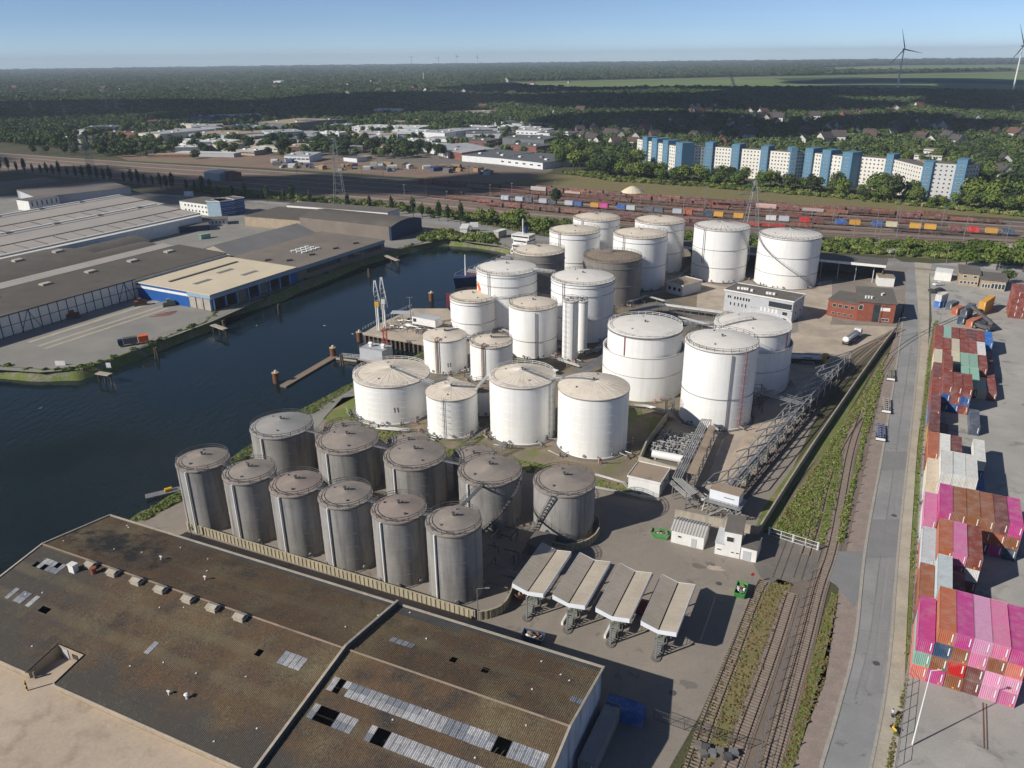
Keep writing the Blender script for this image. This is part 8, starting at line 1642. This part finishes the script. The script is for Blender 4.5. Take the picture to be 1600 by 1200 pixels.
NOF = [[(60, 250), (60, 226), (110, 214), (120, 203), (215, 195), (290, 184), (420, 178), (560, 185), (600, 190), (800, 194), (860, 198), (905, 215), (905, 232), (860, 268), (780, 285), (600, 275), (400, 262), (200, 250)],
       [(786, 134), (790, 127), (920, 125), (1010, 123), (1140, 120), (1300, 117), (1600, 111), (1720, 110), (1720, 147), (1600, 148), (1450, 146), (1300, 142), (1060, 140), (930, 143), (850, 139)], [(1265, 107), (1400, 102), (1720, 100), (1720, 109), (1600, 111), (1380, 113), (1290, 112)],
       [(575, 183), (632, 183), (632, 174), (575, 174)], [(690, 184), (775, 184), (775, 176), (690, 176)], [(985, 262), (1064, 280), (1195, 286), (1325, 299), (1440, 308), (1445, 322), (1530, 322), (1530, 300), (1420, 250), (1330, 285), (1195, 270), (1064, 262), (1000, 246)]]
rf_ = random.Random(1234); FP = []; d = 620.0
while d < 13000:
    s = max(8.2, d * .0053); n_ = int(1.36 * d / s)
    for i in range(n_):
        a = -.68 + 1.36 * (i + rf_.random()) / n_; dd = d + rf_.uniform(-.5, .5) * s; x, y = dd * math.sin(a), dd * math.cos(a); px_, py_ = PX((x, y, 0))
        if not -40 < px_ < 1640: continue
        lim = 262 if px_ < 60 else (252 if px_ < 900 else yl([(900, 250), (1000, 252), (1330, 262), (1450, 262), (1610, 292)], px_))
        if py_ > lim - 4 or (px_ < 130 and py_ > 224 + px_ * .1): continue
        if any(inpoly(px_, py_, P) for P in NOF[1:]): continue
        if inpoly(px_, py_, NOF[0]):
            if py_ > 250 or rf_.random() > .3 or any(abs((x - q[0].x) * q[1].x + (y - q[0].y) * q[1].y) < q[3] + 7 and -q[4] - 12 < (x - q[0].x) * q[2].x + (y - q[0].y) * q[2].y < q[4] + 6 for q in FOOT): continue
        gap = .12 if dd < 2600 else .3
        if rf_.random() < gap: continue
        if dd < 1700 and px_ > 900 and any(abs(x - q.x) < 10 and -10 < q.y - y < 40 for q in HOUSES): continue
        k = s / 8.2 * rf_.uniform(.75, 1.25); FP.append((x, y, 0, k, min(k, 1.0 + .25 * (k - 1)) * rf_.uniform(.75, 1.25), rf_.uniform(0, 6.28), rf_.randrange(8)))
    d += s * .92
scatter('forest', 'dark woods and tree-lined suburbs stretching to the horizon', FP, FORC)
BUSHC = proto('bush_proto', [crown_mesh('bush_crown', 500 + i, 120, 1.3, .8, -.1, .3, ('leaf', 'leaf_bright', 'weed')[i % 3], 5) for i in range(6)])
TUFTC = proto('tuft_proto', [crown_mesh('tuft', 600 + i, 30, .42, .16, 0, .15, ('weed', 'leaf_bright', 'weed')[i % 3] if i < 6 else 'dry_weed', 4) for i in range(10)])
def fill(poly, n_, smin, smax, seed, i0=0, i1=6):
    rr = random.Random(seed); P = [tuple(G(*p).xy) for p in poly]; xs = [p[0] for p in P]; ys = [p[1] for p in P]; out = []; k = 0
    while len(out) < n_ and k < n_ * 40:
        k += 1; x, y = rr.uniform(min(xs), max(xs)), rr.uniform(min(ys), max(ys))
        if inpoly(x, y, P): s = rr.uniform(smin, smax); out.append((x, y, .08, s, s * rr.uniform(.7, 1.2), rr.uniform(0, 6.28), rr.randrange(i0, i1)))
    return out
TP = []
for poly, n_, a, b_, *ii in (([(1203, 836), (1250, 762), (1305, 682), (1350, 612), (1392, 545), (1385, 560), (1350, 640), (1325, 672), (1300, 740), (1282, 800), (1268, 850)], 1500, .6, 1.4, 0, 7), ([(1318, 850), (1335, 760), (1352, 690), (1368, 630), (1380, 590), (1376, 570), (1352, 640), (1345, 690), (1330, 760), (1316, 800), (1308, 850)], 520, .6, 1.6), ([(1290, 850), (1310, 770), (1318, 720), (1310, 700), (1296, 760), (1276, 850)], 240, .5, 1.2),
        ([(1215, 905), (1238, 912), (1210, 985), (1178, 1085), (1150, 1160), (1105, 1200), (1105, 1140), (1130, 1080), (1160, 1000), (1190, 925)], 620, .35, .8, 5, 10), ([(1300, 925), (1310, 930), (1302, 985), (1290, 1060), (1260, 1140), (1240, 1200), (1215, 1210), (1240, 1130), (1265, 1040), (1288, 960)], 620, .3, .75, 5, 10), ([(1424, 850), (1434, 700), (1451, 550), (1459, 505), (1466, 500), (1460, 540), (1446, 640), (1438, 740), (1430, 880), (1421, 1010), (1414, 1060), (1417, 990)], 520, .5, 1.3),
        ([(205, 812), (300, 757), (395, 694), (470, 641), (545, 601), (566, 596), (566, 603), (545, 609), (478, 649), (400, 704), (300, 772), (225, 815)], 900, .5, 1.3), ([(540, 672), (560, 618), (580, 662), (700, 700), (860, 728), (985, 762), (985, 776), (860, 745), (700, 712)], 520, .4, .9), ([(985, 745), (1005, 700), (1036, 652), (1044, 655), (1004, 745)], 240, .6, 1.3), ([(1384, 1200), (1414, 1062), (1418, 1062), (1392, 1200)], 110, .4, .9, 2, 10), ([(1190, 905), (1100, 1112), (1060, 1200), (1080, 1200), (1110, 1120), (1196, 910)], 240, .3, .7, 4, 10)):
    TP += fill(poly, n_, a, b_, len(TP) + 1, *ii)
scatter('weeds', 'rough weeds and grass tufts along banks, tracks and fences', TP, TUFTC)
BP = []; rr = random.Random(8)
for i in range(0, 21):                                   # scrub along the far bank
    for k in range(max(2, int((SH[i + 1] - SH[i]).length / 1.3))): p = SH[i].lerp(SH[i + 1], rr.random()).lerp(_top[i].lerp(_top[i + 1], rr.random()), rr.uniform(.55, 1.3)); s = rr.uniform(.4, 1.1); BP.append((p.x, p.y, -.9 + rr.uniform(0, .8), s, s * .8, rr.uniform(0, 6), rr.randrange(6)))
for i in range(26, len(SH) - 8):
    for k in range(max(2, int((SH[i + 1] - SH[i]).length / 1.6))): p = SH[i].lerp(SH[i + 1], rr.random()).lerp(_top[i], rr.uniform(.5, 1.2)); s = rr.uniform(.3, .8); BP.append((p.x, p.y, -.9 + rr.uniform(0, .8), s, s * .8, rr.uniform(0, 6), rr.randrange(6)))
for poly, n_ in (([(640, 326), (760, 352), (900, 372), (1000, 378), (1200, 390), (1400, 400), (1600, 416), (1620, 418), (1620, 392), (1600, 388), (1400, 380), (1200, 373), (1000, 364), (880, 352), (760, 338)], 1500), ([(870, 270), (960, 284), (1100, 293), (1300, 310), (1500, 330), (1620, 342), (1620, 330), (1500, 318), (1300, 298), (1100, 282), (960, 272)], 1100), ([(300, 300), (480, 316), (640, 333), (640, 324), (480, 308), (300, 293)], 500), ([(655, 376), (675, 366), (700, 363), (770, 372), (778, 382), (742, 378), (702, 375), (672, 378)], 240)):
    BP += [(x, y, z, s * 1.5, q * 1.5, r_, i) for x, y, z, s, q, r_, i in fill(poly, n_, .5, 1.5, n_)]
scatter('scrub', 'green scrub on the banks and embankments', BP, BUSHC)
# ------------------------------------------------------------------ clouds behind the camera, whose shade lies over the middle distance
cm = bpy.data.materials.new('cloud'); cm.use_nodes = True; cn = cm.node_tree; cn.nodes.clear(); ct, cd, cx_, co = [cn.nodes.new('ShaderNode' + q) for q in ('BsdfTranslucent', 'BsdfDiffuse', 'MixShader', 'OutputMaterial')]; MATS['cloud'] = cm
ct.inputs[0].default_value = (.9, .9, .9, 1); cd.inputs[0].default_value = (.9, .9, .9, 1); cx_.inputs[0].default_value = .5; cn.links.new(ct.outputs[0], cx_.inputs[1]); cn.links.new(cd.outputs[0], cx_.inputs[2]); cn.links.new(cx_.outputs[0], co.inputs['Surface'])
CB = [(-760, 760, 260), (-420, 680, 130), (-230, 640, 105), (-90, 640, 85), (-420, 1600, 300), (250, 1270, 260), (330, 1080, 190), (560, 1150, 230), (860, 1080, 270), (1100, 1500, 520), (-1000, 1700, 600), (-300, 1900, 560), (400, 1800, 560), (1000, 2300, 640), (1800, 2600, 700), (200, 2600, 520), (1500, 3200, 560), (-1500, 1200, 500)]
rcl = random.Random(6); ALT = 950.0; off = Vector((math.sin(SUN_AZ), math.cos(SUN_AZ), 0)) * (ALT / math.tan(SUN_EL))
for ci_, grp in enumerate((CB[:4], CB[4:9], CB[9:13], CB[13:])):
    bm2 = bmesh.new()
    for gx, gy, r_ in grp:
        for k in range(7):
            a = rcl.uniform(0, 6.28); q = rcl.uniform(0, .62) if k else 0; rr_ = r_ * (rcl.uniform(.28, .44) if k else .58); c = Vector((gx + r_ * q * math.cos(a), gy + r_ * q * math.sin(a), ALT + rcl.uniform(-20, 60))) - off
            bmesh.ops.create_icosphere(bm2, subdivisions=3, radius=1.0, matrix=Matrix.Translation(c) @ Matrix.Diagonal((rr_, rr_, rr_ * .28, 1)))
    for v in bm2.verts: v.co += Vector((rcl.uniform(-9, 9), rcl.uniform(-9, 9), rcl.uniform(-6, 6)))
    me = bpy.data.meshes.new('cloud'); bm2.to_mesh(me); bm2.free(); me.materials.append(M('cloud')); tag(link('cloud', me), 'fair weather cloud drifting high above the port', None, None, 'structure')
# ------------------------------------------------------------------ haze: the air over the whole place
hz = bpy.data.materials.new('air'); hz.use_nodes = True; hz.node_tree.nodes.clear(); pv = hz.node_tree.nodes.new('ShaderNodeVolumePrincipled'); om = hz.node_tree.nodes.new('ShaderNodeOutputMaterial'); hz.node_tree.links.new(pv.outputs[0], om.inputs['Volume'])
pv.inputs['Color'].default_value = (.72, .84, 1, 1); pv.inputs['Density'].default_value = 8e-5; pv.inputs['Anisotropy'].default_value = 0.0; MATS['air'] = hz
o = MB().box(-14500, 14500, -1200, 14500, -6, 190).build('haze', 'air'); tag(o, 'thin blue summer haze over the land', None, None, 'stuff')
sheet('estate_ground', NOF[0][1:16], .04, 'yard_dark', 'grey paved ground of the industrial estate')
